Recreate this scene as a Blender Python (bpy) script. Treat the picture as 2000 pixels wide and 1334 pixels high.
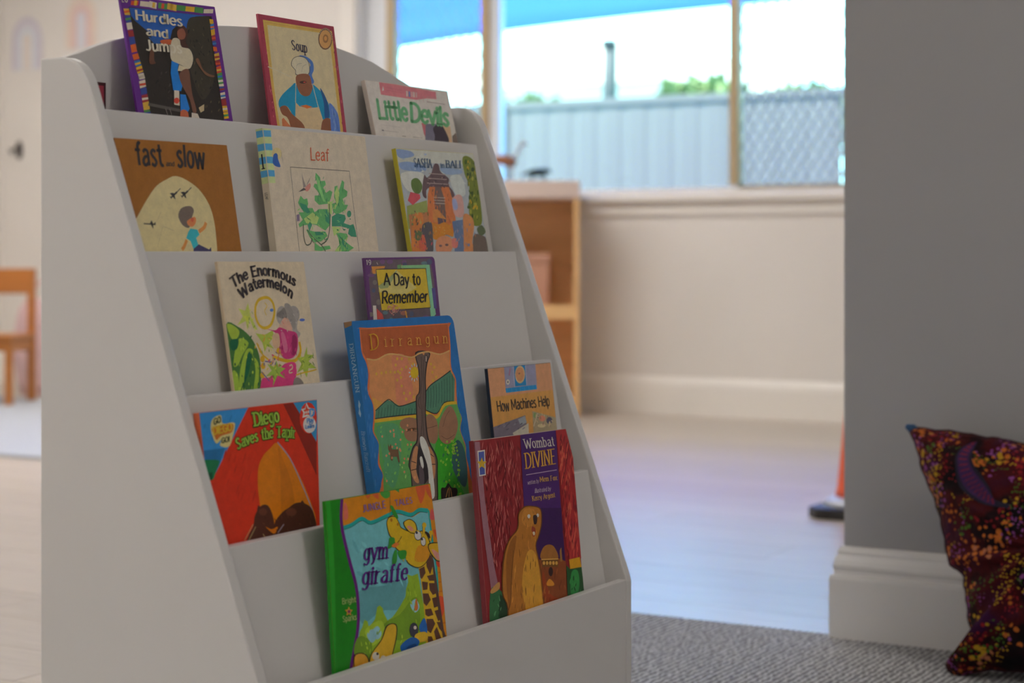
import bpy, bmesh, math, random
from mathutils import Vector, Matrix
for _o in list(bpy.data.objects): bpy.data.objects.remove(_o)
SC = bpy.context.scene
COL = SC.collection

# ------------------------------------------------------------------ camera, sky, sun, exposure
CAM_H = 0.68
cam_d = bpy.data.cameras.new('camera'); cam = bpy.data.objects.new('camera', cam_d); COL.objects.link(cam)
cam.location = (1.4208, -1.4402, CAM_H)
cam.rotation_euler = (math.radians(90), 0, 0.52973)
cam_d.sensor_fit = 'HORIZONTAL'; cam_d.sensor_width = 36.0
cam_d.lens = 3623.2 / 2000 * 36
cam_d.shift_y = -(667 - 492.6) / 2000
cam_d.clip_start = 0.02; cam_d.clip_end = 200
cam_d.dof.use_dof = True; cam_d.dof.focus_distance = 2.24; cam_d.dof.aperture_fstop = 4.5
SC.camera = cam

W = bpy.data.worlds.new('world'); SC.world = W; W.use_nodes = True
_n = W.node_tree.nodes; _n['Background'].inputs[0].default_value = (0.38, 0.92, 1.0, 1); _n['Background'].inputs[1].default_value = 7.5

sun_d = bpy.data.lights.new('sun', 'SUN'); sun_d.energy = 20.0; sun_d.angle = 0.02; sun_d.color = (1, 0.97, 0.93)
sun = bpy.data.objects.new('sun', sun_d); COL.objects.link(sun); sun.rotation_euler = (math.radians(24), math.radians(-18), 0)

SC.view_settings.view_transform = 'Standard'; SC.view_settings.look = 'None'
SC.view_settings.exposure = 0.0; SC.view_settings.gamma = 1.0; SC.view_settings.use_curve_mapping = False
SC.cycles.use_denoising = True
SC.cycles.max_bounces = 7; SC.cycles.diffuse_bounces = 4; SC.cycles.transparent_max_bounces = 16
SC.cycles.sample_clamp_indirect = 6.0
LAMP = 12.0        # brightness of the added ceiling light panels

# ------------------------------------------------------------------ helpers
rnd = random.Random(11)
def srgb(c):
    return tuple(((v / 255) / 12.92 if v <= 10.3 else ((v / 255 + .055) / 1.055) ** 2.4) for v in c)

def material(name, color, rough=.5, vary=0.0, scale=8.0, bump=0.0, bscale=60.0, stretch=(1, 1, 1), spec=.5, metal=0.0, coat=0.0, objrand=0.0, sheen=0.0):
    m = bpy.data.materials.new(name); m.use_nodes = True
    nt = m.node_tree; b = nt.nodes['Principled BSDF']
    b.inputs['Roughness'].default_value = rough; b.inputs['Metallic'].default_value = metal
    b.inputs['Specular IOR Level'].default_value = spec
    if coat: b.inputs['Coat Weight'].default_value = coat; b.inputs['Coat Roughness'].default_value = .15
    if sheen: b.inputs['Sheen Weight'].default_value = sheen
    tc = nt.nodes.new('ShaderNodeTexCoord'); mp = nt.nodes.new('ShaderNodeMapping'); mp.inputs['Scale'].default_value = stretch
    nt.links.new(tc.outputs['Object'], mp.inputs[0])
    nz = nt.nodes.new('ShaderNodeTexNoise'); nz.inputs['Scale'].default_value = scale; nz.inputs['Detail'].default_value = 5
    nt.links.new(mp.outputs[0], nz.inputs['Vector'])
    mx = nt.nodes.new('ShaderNodeMix'); mx.data_type = 'RGBA'
    lo = [max(0, c * (1 - vary)) for c in color]; hi = [min(1, c * (1 + vary)) for c in color]
    mx.inputs[6].default_value = (*lo, 1); mx.inputs[7].default_value = (*hi, 1)
    nt.links.new(nz.outputs[0], mx.inputs[0])
    out = mx.outputs[2]
    if objrand:
        oi = nt.nodes.new('ShaderNodeObjectInfo'); hs = nt.nodes.new('ShaderNodeHueSaturation')
        mr = nt.nodes.new('ShaderNodeMapRange'); mr.inputs[3].default_value = 1 - objrand; mr.inputs[4].default_value = 1 + objrand
        nt.links.new(oi.outputs['Random'], mr.inputs[0]); nt.links.new(mr.outputs[0], hs.inputs['Value']); nt.links.new(out, hs.inputs['Color']); out = hs.outputs[0]
    nt.links.new(out, b.inputs['Base Color'])
    if bump:
        n2 = nt.nodes.new('ShaderNodeTexNoise'); n2.inputs['Scale'].default_value = bscale; n2.inputs['Detail'].default_value = 3
        nt.links.new(mp.outputs[0], n2.inputs['Vector'])
        bp = nt.nodes.new('ShaderNodeBump'); bp.inputs['Strength'].default_value = bump; bp.inputs['Distance'].default_value = .004
        nt.links.new(n2.outputs[0], bp.inputs['Height']); nt.links.new(bp.outputs[0], b.inputs['Normal'])
    return m

def link(name, me, mat=None, parent=None, loc=None, smooth=False):
    o = bpy.data.objects.new(name, me); COL.objects.link(o)
    if mat: me.materials.append(mat)
    if parent: o.parent = parent
    if loc is not None: o.location = loc
    if smooth:
        for p in me.polygons: p.use_smooth = True
    return o
def mesh(name, v, f, mat=None, parent=None, smooth=False):
    me = bpy.data.meshes.new(name); me.from_pydata(v, [], f); me.update()
    return link(name, me, mat, parent, smooth=smooth)
def from_bm(name, bm, mat=None, parent=None, smooth=False):
    me = bpy.data.meshes.new(name); bmesh.ops.recalc_face_normals(bm, faces=bm.faces[:]); bm.to_mesh(me); bm.free()
    return link(name, me, mat, parent, smooth=smooth)
def add_box(bm, a, b, bev=0.0, seg=2):
    r = bmesh.ops.create_cube(bm, size=1.0); vs = r['verts']
    for v in vs:
        v.co = Vector([(a[i] + b[i]) / 2 + v.co[i] * (b[i] - a[i]) for i in range(3)])
    if bev:
        es = {e for v in vs for e in v.link_edges}
        bmesh.ops.bevel(bm, geom=list(es), offset=bev, segments=seg, profile=.6, affect='EDGES')
def box(name, a, b, mat, parent=None, bev=0.0, seg=2):
    bm = bmesh.new(); add_box(bm, a, b, bev, seg); return from_bm(name, bm, mat, parent)
def prism(name, pts, axis, lo, hi, mat, parent=None, bev=0.0, smooth=False):
    """pts: outline in the plane normal to axis ('x','y','z')"""
    def p3(p, d): return {'x': (d, p[0], p[1]), 'y': (p[0], d, p[1]), 'z': (p[0], p[1], d)}[axis]
    bm = bmesh.new()
    A = [bm.verts.new(p3(p, lo)) for p in pts]; B = [bm.verts.new(p3(p, hi)) for p in pts]
    bm.faces.new(A); bm.faces.new(B[::-1]); n = len(pts)
    for i in range(n): bm.faces.new((A[i], B[i], B[(i + 1) % n], A[(i + 1) % n]))
    bmesh.ops.recalc_face_normals(bm, faces=bm.faces[:])
    if bev:
        big = [e for e in bm.edges if len(e.link_faces) == 2 and any(len(f.verts) == n for f in e.link_faces)]
        bmesh.ops.bevel(bm, geom=big, offset=bev, segments=2, profile=.6, affect='EDGES')
    return from_bm(name, bm, mat, parent, smooth)
def lathe(name, prof, mat, parent=None, n=24, smooth=True, loc=(0, 0, 0)):
    v = []; f = []
    for (r, z) in prof:
        for k in range(n): v.append((loc[0] + r * math.cos(2 * math.pi * k / n), loc[1] + r * math.sin(2 * math.pi * k / n), loc[2] + z))
    for i in range(len(prof) - 1):
        for k in range(n): f.append((i * n + k, i * n + (k + 1) % n, (i + 1) * n + (k + 1) % n, (i + 1) * n + k))
    f.append(tuple(range(n))[::-1]); f.append(tuple((len(prof) - 1) * n + k for k in range(n)))
    return mesh(name, v, f, mat, parent, smooth)
def tube(name, path, radii, mat, parent=None, n=10, flat=1.0):
    v = []; f = []; P = [Vector(p) for p in path]
    for i, p in enumerate(P):
        d = (P[min(i + 1, len(P) - 1)] - P[max(i - 1, 0)]).normalized()
        a = d.cross(Vector((0, 1, 0)) if abs(d.y) < .9 else Vector((1, 0, 0))).normalized(); b = d.cross(a)
        for k in range(n):
            t = 2 * math.pi * k / n; v.append(p + a * math.cos(t) * radii[i] + b * math.sin(t) * radii[i] * flat)
    for i in range(len(P) - 1):
        for k in range(n): f.append((i * n + k, i * n + (k + 1) % n, (i + 1) * n + (k + 1) % n, (i + 1) * n + k))
    f.append(tuple(range(n))[::-1]); f.append(tuple((len(P) - 1) * n + k for k in range(n)))
    return mesh(name, v, f, mat, parent, True)
def thing(name, loc, label, cat, group=None, rz=0.0):
    o = bpy.data.objects.new(name, None); COL.objects.link(o); o.location = loc; o.rotation_euler = (0, 0, rz); o.empty_display_size = .05
    o['label'] = label; o['category'] = cat
    if group: o['group'] = group
    return o
def tag(o, label, cat, group=None, kind=None):
    o['label'] = label; o['category'] = cat
    if group: o['group'] = group
    if kind: o['kind'] = kind
    return o
def struct(o): o['kind'] = 'structure'; return o
def catmull(p, closed, k=6):
    n = len(p); out = []
    rng = range(n) if closed else range(n - 1)
    for i in rng:
        g = (lambda j: p[j % n]) if closed else (lambda j: p[min(max(j, 0), n - 1)])
        a, b, c, d = g(i - 1), g(i), g(i + 1), g(i + 2)
        for s in range(k):
            t = s / k
            out.append(tuple(.5 * (2 * b[q] + (c[q] - a[q]) * t + (2 * a[q] - 5 * b[q] + 4 * c[q] - d[q]) * t * t + (3 * b[q] - a[q] - 3 * c[q] + d[q]) * t ** 3) for q in range(len(b))))
    if not closed: out.append(tuple(p[-1]))
    return out

# ------------------------------------------------------------------ materials
M = {}
M['stand'] = material('white_satin_board', (.76, .745, .73), .42, .03, 5, .04, 90)
M['wall'] = material('cream_wall_paint', (.82, .775, .72), .7, .03, 3, .05, 120)
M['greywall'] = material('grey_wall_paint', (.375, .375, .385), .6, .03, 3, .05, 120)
M['trim'] = material('white_gloss_trim', (.74, .725, .71), .32, .03, 4)
M['creamtrim'] = material('cream_gloss_trim', (.90, .855, .79), .35, .03, 4)
M['ceiling'] = material('ceiling_paint', (.85, .84, .82), .8, .02, 4)
M['oak'] = material('oak_floor_board', (.56, .49, .42), .33, .22, 5, .06, 30, (1.2, 14, 1), 1.0, objrand=.07)
M['subfloor'] = material('subfloor', (.25, .18, .12), .8, .1)
M['wood'] = material('orange_beech', (.47, .17, .035), .4, .22, 4, .05, 30, (1, 1, 9), objrand=.03)
M['casewood'] = material('pale_beech', (.86, .53, .23), .4, .15, 4, .04, 30, (1, 1, 9))
M['caseback'] = material('brown_ply', (.80, .47, .21), .5, .2, 4, .04, 30, (1, 1, 9))
M['laminate'] = material('pale_laminate', (.72, .58, .50), .3, .05, 6)
M['gold'] = material('anodised_gold', (.50, .38, .22), .42, .08, 12, metal=.4)
M['whiteframe'] = material('white_aluminium', (.80, .82, .84), .4, .03)
M['wire'] = material('grille_wire', (.36, .38, .42), .5, .1, metal=.3)
M['page'] = material('book_paper', (.74, .70, .60), .8, .06, 40, .1, 300, (1, 30, 30))
M['board'] = material('grey_board', (.42, .31, .20), .8, .1, 60)
M['rug'] = material('pale_rug', (.50, .53, .58), .95, .08, 60, .5, 300)
M['fence'] = material('teal_steel_fence', (.120, .108, .105), .5, .05, 3)
M['paving'] = material('concrete_paving', (.30, .31, .31), .85, .12, 4, .1, 40)
M['pink'] = material('pink_fabric', (.72, .50, .50), .9, .38, 9, .2, 60)
M['rubber'] = material('black_rubber', (.02, .02, .022), .45, .2, 10)
M['coneorange'] = material('orange_plastic', (.80, .095, .015), .4, .05, 6)
M['conegrey'] = material('collar_reflection_grey', (.5, .54, .62), .4, .1, 20)  # reflected light on the cone's collar, put into its colour
M['toybrown'] = material('brown_toy', (.30, .12, .05), .5, .4, 25)
M['toypale'] = material('pale_toy', (.46, .44, .46), .5, .2, 25)
M['toydark'] = material('dark_green_toy', (.012, .035, .03), .35, .3, 25)
M['pinkbox'] = material('rose_box', (.56, .30, .20), .6, .1, 8)
M['leafgreen'] = material('tree_leaves', (.115, .15, .05), .7, .4, 6)
M['bark'] = material('tree_bark', (.10, .10, .11), .9, .3, 10)
M['roof'] = material('pale_roof', (.55, .47, .42), .8, .1, 6)
M['render'] = material('pale_house_wall', (.62, .62, .60), .8, .06, 3)
M['polegrey'] = material('galvanised_pole', (.02, .025, .03), .6, .1)
M['dark'] = material('dark_metal', (.07, .06, .055), .45, .1)

def leafy(name, color):
    m = bpy.data.materials.new(name); m.use_nodes = True; nt = m.node_tree; b = nt.nodes['Principled BSDF']
    nz = nt.nodes.new('ShaderNodeTexNoise'); nz.inputs['Scale'].default_value = 5
    mx = nt.nodes.new('ShaderNodeMix'); mx.data_type = 'RGBA'; mx.inputs[6].default_value = (*[c * .85 for c in color], 1); mx.inputs[7].default_value = (*[c * 1.15 for c in color], 1)
    nt.links.new(nz.outputs[0], mx.inputs[0]); nt.links.new(mx.outputs[2], b.inputs['Base Color']); b.inputs['Roughness'].default_value = .8
    tr = nt.nodes.new('ShaderNodeBsdfTranslucent'); nt.links.new(mx.outputs[2], tr.inputs[0])
    ms = nt.nodes.new('ShaderNodeMixShader'); ms.inputs[0].default_value = .7
    nt.links.new(b.outputs[0], ms.inputs[1]); nt.links.new(tr.outputs[0], ms.inputs[2]); nt.links.new(ms.outputs[0], nt.nodes['Material Output'].inputs[0])
    return m
M['sail'] = leafy('blue_shade_cloth', (.19, .345, .88))

def glass():
    m = bpy.data.materials.new('window_glass'); m.use_nodes = True; nt = m.node_tree
    nt.nodes.remove(nt.nodes['Principled BSDF'])
    t = nt.nodes.new('ShaderNodeBsdfTransparent'); t.inputs[0].default_value = (.97, .985, .98, 1)
    g = nt.nodes.new('ShaderNodeBsdfGlossy'); g.inputs['Roughness'].default_value = .02
    fr = nt.nodes.new('ShaderNodeFresnel'); fr.inputs[0].default_value = 1.25
    nz = nt.nodes.new('ShaderNodeTexNoise'); nz.inputs['Scale'].default_value = 2
    ms = nt.nodes.new('ShaderNodeMixShader'); nt.links.new(fr.outputs[0], ms.inputs[0]); nt.links.new(t.outputs[0], ms.inputs[1]); nt.links.new(g.outputs[0], ms.inputs[2])
    nt.links.new(ms.outputs[0], nt.nodes['Material Output'].inputs[0]); return m
M['glass'] = glass()

def lamp_mat():
    m = bpy.data.materials.new('added_light_diffuser'); m.use_nodes = True; b = m.node_tree.nodes['Principled BSDF']
    b.inputs['Emission Color'].default_value = (1.0, .95, .90, 1); b.inputs['Emission Strength'].default_value = LAMP; return m
M['lamp'] = lamp_mat()

def carpet_mat():
    m = bpy.data.materials.new('grey_loop_carpet'); m.use_nodes = True; nt = m.node_tree; b = nt.nodes['Principled BSDF']
    b.inputs['Roughness'].default_value = .95; b.inputs['Specular IOR Level'].default_value = .15
    tc = nt.nodes.new('ShaderNodeTexCoord')
    wv = nt.nodes.new('ShaderNodeTexWave'); wv.wave_type = 'BANDS'; wv.bands_direction = 'X'; wv.inputs['Scale'].default_value = 27; wv.inputs['Distortion'].default_value = 4.5; wv.inputs['Detail'].default_value = 2; wv.inputs['Detail Scale'].default_value = 2.5
    nt.links.new(tc.outputs['Object'], wv.inputs[0])
    mp = nt.nodes.new('ShaderNodeMapping'); mp.inputs['Scale'].default_value = (1, .45, 1); nt.links.new(tc.outputs['Object'], mp.inputs[0])
    nz = nt.nodes.new('ShaderNodeTexNoise'); nz.inputs['Scale'].default_value = 95; nz.inputs['Detail'].default_value = 3; nt.links.new(mp.outputs[0], nz.inputs[0])
    ml = nt.nodes.new('ShaderNodeMath'); ml.operation = 'MULTIPLY'; nt.links.new(wv.outputs['Fac'], ml.inputs[0]); nt.links.new(nz.outputs[0], ml.inputs[1])
    cr = nt.nodes.new('ShaderNodeValToRGB'); cr.color_ramp.elements[0].position = .05; cr.color_ramp.elements[1].position = .5
    cr.color_ramp.elements[0].color = (.185, .187, .192, 1); cr.color_ramp.elements[1].color = (.58, .588, .60, 1)
    nt.links.new(ml.outputs[0], cr.inputs[0]); nt.links.new(cr.outputs[0], b.inputs['Base Color'])
    bp = nt.nodes.new('ShaderNodeBump'); bp.inputs['Strength'].default_value = .8; bp.inputs['Distance'].default_value = .004
    nt.links.new(ml.outputs[0], bp.inputs['Height']); nt.links.new(bp.outputs[0], b.inputs['Normal']); return m
M['carpet'] = carpet_mat()

def print_mat(name='cover_ink'):
    m = bpy.data.materials.new(name); m.use_nodes = True; nt = m.node_tree; b = nt.nodes['Principled BSDF']
    b.inputs['Roughness'].default_value = .38; b.inputs['Specular IOR Level'].default_value = .35
    at = nt.nodes.new('ShaderNodeVertexColor'); at.layer_name = 'Ink'
    nz = nt.nodes.new('ShaderNodeTexNoise'); nz.inputs['Scale'].default_value = 90; nz.inputs['Detail'].default_value = 4
    tc = nt.nodes.new('ShaderNodeTexCoord'); nt.links.new(tc.outputs['Object'], nz.inputs[0])
    n2 = nt.nodes.new('ShaderNodeTexNoise'); n2.inputs['Scale'].default_value = 420; n2.inputs['Detail'].default_value = 3; nt.links.new(tc.outputs['Object'], n2.inputs[0])
    ad = nt.nodes.new('ShaderNodeMath'); ad.operation = 'MULTIPLY_ADD'; ad.inputs[1].default_value = .6; nt.links.new(n2.outputs[0], ad.inputs[0]); nt.links.new(nz.outputs[0], ad.inputs[2])
    mr = nt.nodes.new('ShaderNodeMapRange'); mr.inputs[1].default_value = .4; mr.inputs[2].default_value = 1.2; mr.inputs[3].default_value = .86; mr.inputs[4].default_value = 1.14; nt.links.new(ad.outputs[0], mr.inputs[0])
    hs = nt.nodes.new('ShaderNodeHueSaturation'); nt.links.new(mr.outputs[0], hs.inputs['Value']); nt.links.new(at.outputs[0], hs.inputs['Color'])
    nt.links.new(hs.outputs[0], b.inputs['Base Color']); return m
M['ink'] = print_mat()

# ------------------------------------------------------------------ room shell
X0, X1, Y0, Y1, HC = -5.85, 3.3, -3.4, 5.65, 2.62
floor = struct(box('floor', (X0, Y0, -.10), (X1, Y1, -.014), M['subfloor']))
PL, PWD = 1.82, .190
pm = None; ys = Y1; row = 0
while ys > -0.6:
    xs = X0 - (row * .67) % PL
    while xs < X1:
        a, b = max(xs, X0), min(xs + PL, X1); mid = (a + b) / 2; yc = ys - PWD / 2
        seen = (yc > 1.66 and b < 3.3 and a > -6 and (b > -3.9 or yc > .4) and not (a > .35)) or (yc <= 1.66 and a < -.2 and b > -4.6)
        if seen and b - a > .05:
            if pm is None:
                bm = bmesh.new(); add_box(bm, (-PL / 2 + .0009, -PWD / 2 + .0009, -.010), (PL / 2 - .0009, PWD / 2 - .0009, 0)); pm = bpy.data.meshes.new('plank'); bm.to_mesh(pm); bm.free(); pm.materials.append(M['oak'])
            if b - a > PL - .01: me = pm
            else:
                bm = bmesh.new(); add_box(bm, (-(b - a) / 2 + .0009, -PWD / 2 + .0009, -.010), ((b - a) / 2 - .0009, PWD / 2 - .0009, 0)); me = bpy.data.meshes.new('plank'); bm.to_mesh(me); bm.free(); me.materials.append(M['oak'])
            o = link('plank', me, None, floor, (mid, yc, -.004))
        xs += PL
    ys -= PWD; row += 1

carpet = struct(box('floor_carpet', (-.165, Y0, -.013), (X1, 1.70, 0), M['carpet'], None, .003))
struct(box('ceiling', (X0 - .1, Y0 - .1, HC), (X1 + .1, Y1 + .1, HC + .1), M['ceiling']))
struct(box('wall_left', (X0 - .12, Y0 - .1, -.1), (X0, Y1 + .1, HC), M['wall']))
struct(box('wall_right', (X1, Y0 - .1, -.1), (X1 + .12, Y1 + .1, HC), M['wall']))
struct(box('wall_rear', (X0, Y0 - .12, -.1), (X1, Y0, HC), M['wall']))
WX0, WX1, WZ0, WZ1 = -3.57, .62, .915, 2.16
bm = bmesh.new(); T_ = .16
add_box(bm, (X0, Y1, -.1), (WX0, Y1 + T_, HC)); add_box(bm, (WX1, Y1, -.1), (X1, Y1 + T_, HC))
add_box(bm, (WX0, Y1, -.1), (WX1, Y1 + T_, WZ0)); add_box(bm, (WX0, Y1, WZ1), (WX1, Y1 + T_, HC))
struct(from_bm('wall_window', bm, M['wall']))
# partition wall in the foreground with its moulded skirting
struct(box('wall_partition', (.268, 1.69, -.02), (X1, 1.82, HC), M['greywall'], None, .004))
def skirting(name, path, prof, mat):
    """path: plan polyline (outer faces to its right); prof: (outward, z)"""
    v = []; f = []; n = len(prof)
    for i, p in enumerate(path):
        def nrm(a, b):
            d = Vector((b[0] - a[0], b[1] - a[1])).normalized(); return Vector((d.y, -d.x))
        ns = []
        if i > 0: ns.append(nrm(path[i - 1], p))
        if i < len(path) - 1: ns.append(nrm(p, path[i + 1]))
        m = ns[0] if len(ns) == 1 else (ns[0] + ns[1]) / (1 + ns[0].dot(ns[1]))
        for (o, z) in prof: v.append((p[0] + m.x * o, p[1] + m.y * o, z))
    for i in range(len(path) - 1):
        for k in range(n): f.append((i * n + k, (i + 1) * n + k, (i + 1) * n + (k + 1) % n, i * n + (k + 1) % n))
    f.append(tuple(range(n))); f.append(tuple((len(path) - 1) * n + k for k in range(n))[::-1])
    return struct(mesh(name, v, f, mat))
big = [(0, 0), (.020, 0), (.020, .104), (.0185, .110), (.0135, .112), (.0125, .118), (.0150, .124), (.0150, .128), (.0125, .136), (.0085, .146), (.0080, .152), (.0055, .158), (.0030, .161), (0, .161)]
skirting('baseboard_partition', [(.268, 1.82), (.268, 1.69), (X1, 1.69)], big, M['trim'])
sml = [(0, -.004), (.018, -.004), (.018, .115), (.014, .135), (.006, .150), (0, .155)]
skirting('baseboard_window', [(X0, Y1), (X1, Y1)], sml, M['creamtrim'])
skirting('baseboard_left', [(X0, Y0), (X0, Y1)], sml, M['creamtrim'])

# ------------------------------------------------------------------ the window
win = bpy.data.objects.new('window_1', None); COL.objects.link(win); win.location = (0, 0, 0); win['kind'] = 'structure'
box('sill', (WX0 - .06, Y1 - .055, .895), (WX1 + .06, Y1 + T_, .925), M['creamtrim'], win, .006)
box('apron', (WX0 - .03, Y1 - .018, .838), (WX1 + .03, Y1, .895), M['creamtrim'], win, .003)
fy0, fy1 = Y1 + .05, Y1 + .10
box('architrave', (WX0 - .085, Y1 - .015, .925), (WX0, Y1, WZ1 + .08), M['creamtrim'], win, .003)
box('reveal_lining', (WX0, Y1, .925), (WX0 + .012, Y1 + T_, WZ1), M['whiteframe'], win)
box('head_frame', (WX0, fy0, WZ1 - .05), (WX1, fy1, WZ1), M['gold'], win, .003)
box('bottom_track', (WX0, fy0, .925), (WX1, fy1, .952), M['creamtrim'], win, .003)
for xa, xb in ((-3.393, -2.925), (-1.668, -.640)): box('screen_rail', (xa, fy0, .945), (xb, fy1, .958), M['gold'], win)
gx = [-3.415, -2.905, -1.690, -.62, .58]
for gxx in gx: box('mullion', (gxx - .02, fy0 - .004, .958), (gxx + .022, fy1, WZ1 - .05), M['gold'], win, .003)
box('sash_stile', (-2.882, fy0 + .01, .958), (-2.835, fy1 + .012, WZ1 - .05), M['whiteframe'], win, .003)
box('jamb', (WX0 + .012, fy0 + .01, .958), (-3.437, fy1, WZ1 - .05), M['whiteframe'], win, .003)
for a, b in zip(gx[:-1], gx[1:]):
    box('pane', (a + .022, fy1 - .030, .958), (b - .02, fy1 - .026, WZ1 - .05), M['glass'], win)
def screen(a, b):
    """diamond security grille: flat bars in two diagonal directions"""
    bm = bmesh.new(); z0, z1 = .958, WZ1 - .05; y = fy1 - .006; px, pz = .052, .082; w = .0052
    def bar(p, q):
        d = Vector((q[0] - p[0], 0, q[1] - p[1])); L = d.length
        if L < .02: return
        d /= L; nrm = Vector((-d.z, 0, d.x)) * (w / 2); P = Vector((p[0], y, p[1])); Q = Vector((q[0], y, q[1])); t = Vector((0, .003, 0))
        vs = [bm.verts.new(c) for c in (P + nrm, Q + nrm, Q - nrm, P - nrm, P + nrm + t, Q + nrm + t, Q - nrm + t, P - nrm + t)]
        for q4 in ((0, 1, 2, 3), (7, 6, 5, 4), (0, 4, 5, 1), (3, 2, 6, 7)): bm.faces.new([vs[i] for i in q4])
    sl = pz / px
    for sgn in (1, -1):
        c = -40
        for k in range(-60, 90):
            xx = a + k * px   # line through (xx, z0) with slope sgn*sl
            pts = []
            for zz in (z0, z1):
                x = xx + sgn * (zz - z0) / sl
                if a <= x <= b: pts.append((x, zz))
            for x in (a, b):
                zz = z0 + sgn * (x - xx) * sl
                if z0 < zz < z1: pts.append((x, zz))
            if len(pts) >= 2: bar(pts[0], pts[1])
    from_bm('security_grille', bm, M['wire'], win)
screen(-3.393, -2.925); screen(-1.668, -.640)

# ------------------------------------------------------------------ outside
struct(box('ground', (-14, Y1 + T_, -.4), (9, 30, -.25), M['paving']))
fen = thing('fence', (0, 9.0, -.25), 'pale teal ribbed steel fence outside the window', 'fence')
fx = -9.5
while fx < 4.5:
    n = 13; pts = []
    for k in range(n):
        x = fx + .03 + k * (2.31 / n)
        pts += [(x, 0), (x + .105, 0), (x + .125, .004), (x + .157, .004)]
    pts = pts + [(p[0], p[1] + .012) for p in pts[::-1]]
    prism('panel', pts, 'z', .04, 1.87, M['fence'], fen); box('post', (fx - .03, -.02, 0), (fx + .03, .05, 1.93), M['fence'], fen)
    box('rail', (fx, -.012, 1.86), (fx + 2.37, .045, 1.905), M['fence'], fen); fx += 2.37
# blue shade cloth sloping from the eaves to its outer edge
vs = []; fs = []; nu, nv = 24, 10
for j in range(nv + 1):
    for i in range(nu + 1):
        x = -8.2 + 9.6 * i / nu; t = j / nv; yo = 8.2; ze = 1.80 + .30 * (1 - math.exp(-(x + 6.2) / 1.5)) if x > -6.2 else 1.80
        y = Y1 + T_ + .25 + (yo - Y1 - T_ - .25) * t; z = 2.66 + (ze - 2.66) * t - .05 * math.sin(math.pi * t)
        vs.append((x, y, z))
for j in range(nv):
    for i in range(nu): a = j * (nu + 1) + i; fs.append((a, a + 1, a + nu + 2, a + nu + 1))
sail = mesh('shade_sail', vs, fs, M['sail'], None, True); tag(sail, 'bright blue shade cloth stretched above the window outside', 'shade sail')
sm = sail.modifiers.new('thick', 'SOLIDIFY'); sm.thickness = .004
po = thing('street_pole', (-4.60, 10.2, -.25), 'slim dark pole rising behind the fence', 'pole')
tube('post', [(0, 0, 0), (0, 0, 1.9), (.01, 0, 2.40)], [.06, .055, .05], M['polegrey'], po, 8); tube('cap', [(0, 0, 2.38), (0, 0, 2.43)], [.065, .05], M['polegrey'], po, 8)
def tree(x, y, h, r, label, seed):
    t = thing('tree', (x, y, -.25), label, 'tree', 'trees beyond the fence'); q = random.Random(seed)
    tube('trunk', [(0, 0, 0), (.05, 0, h * .4), (0, .05, h * .75)], [.09, .07, .03], M['bark'], t, 8)
    v = []; f = []
    for k in range(2200):
        a = q.uniform(0, 6.283); b = math.acos(q.uniform(-1, 1)); rr = r * q.uniform(.35, 1) * (1 + .25 * math.sin(3 * a + seed))
        c = Vector((rr * math.sin(b) * math.cos(a), rr * math.sin(b) * math.sin(a), h * .78 + rr * .7 * math.cos(b)))
        u = Vector((q.uniform(-1, 1), q.uniform(-1, 1), q.uniform(-1, 1))).normalized(); w = u.orthogonal().normalized(); s = q.uniform(.05, .11)
        i = len(v); v += [c - u * s, c + w * s * .5, c + u * s, c - w * s * .5]; f.append((i, i + 1, i + 2, i + 3))
    o = mesh('foliage', v, f, M['leafgreen'], t); o['kind'] = 'stuff'
tree(-4.02, 10.6, 2.42, .34, 'small olive green tree behind the fence, near the window mullion', 3)
tree(-3.2, 10.4, 2.34, .30, 'low olive green bush-like tree seen through the right-hand grille', 9)
tree(-5.50, 10.8, 2.40, .26, 'dark small tree behind the fence, left of the pole', 5)
hs = thing('house', (-7.2, 15.5, .10), 'pale house with a low tan roof far behind the fence', 'house')
box('wall', (-1.6, 0, -.35), (.55, 3, 2.32), M['render'], hs); prism('roof', [(-1.85, 2.3), (.75, 2.3), (.3, 2.72), (-1.2, 2.72)], 'y', -.25, 3.2, M['roof'], hs)
box('window', (-.3, -.02, .9), (.5, .01, 1.7), M['glass'], hs)

# ------------------------------------------------------------------ added ceiling lights (out of view, put in to light the room)
for lx, ly, hx, hy, where in ((-1.5, -2.1, .75, .36, 'left of the camera'), (1.9, .5, .37, .25, 'right of the display stand'), (.9, -2.6, .3, .22, 'right of the camera'), (-4.3, 1.2, .6, .3, 'along the left wall'), (-4.4, 3.9, .6, .3, 'in the far left corner'), (-2.4, 3.5, .7, .38, 'in front of the grille window'), (-.7, 3.3, .4, .15, 'above the orange cone')):
    cl = thing('added_ceiling_light', (lx, ly, HC), 'unseen white rectangular panel light added on the ceiling ' + where, 'light', 'added ceiling panel lights')
    for a, b in (((-hx - .02, -hy - .02, -.035), (hx + .02, -hy, 0)), ((-hx - .02, hy, -.035), (hx + .02, hy + .02, 0)), ((-hx - .02, -hy, -.035), (-hx, hy, 0)), ((hx, -hy, -.035), (hx + .02, hy, 0))): box('frame', a, b, M['whiteframe'], cl)
    box('diffuser', (-hx, -hy, -.025), (hx, hy, -.012), M['lamp'], cl)

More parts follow.
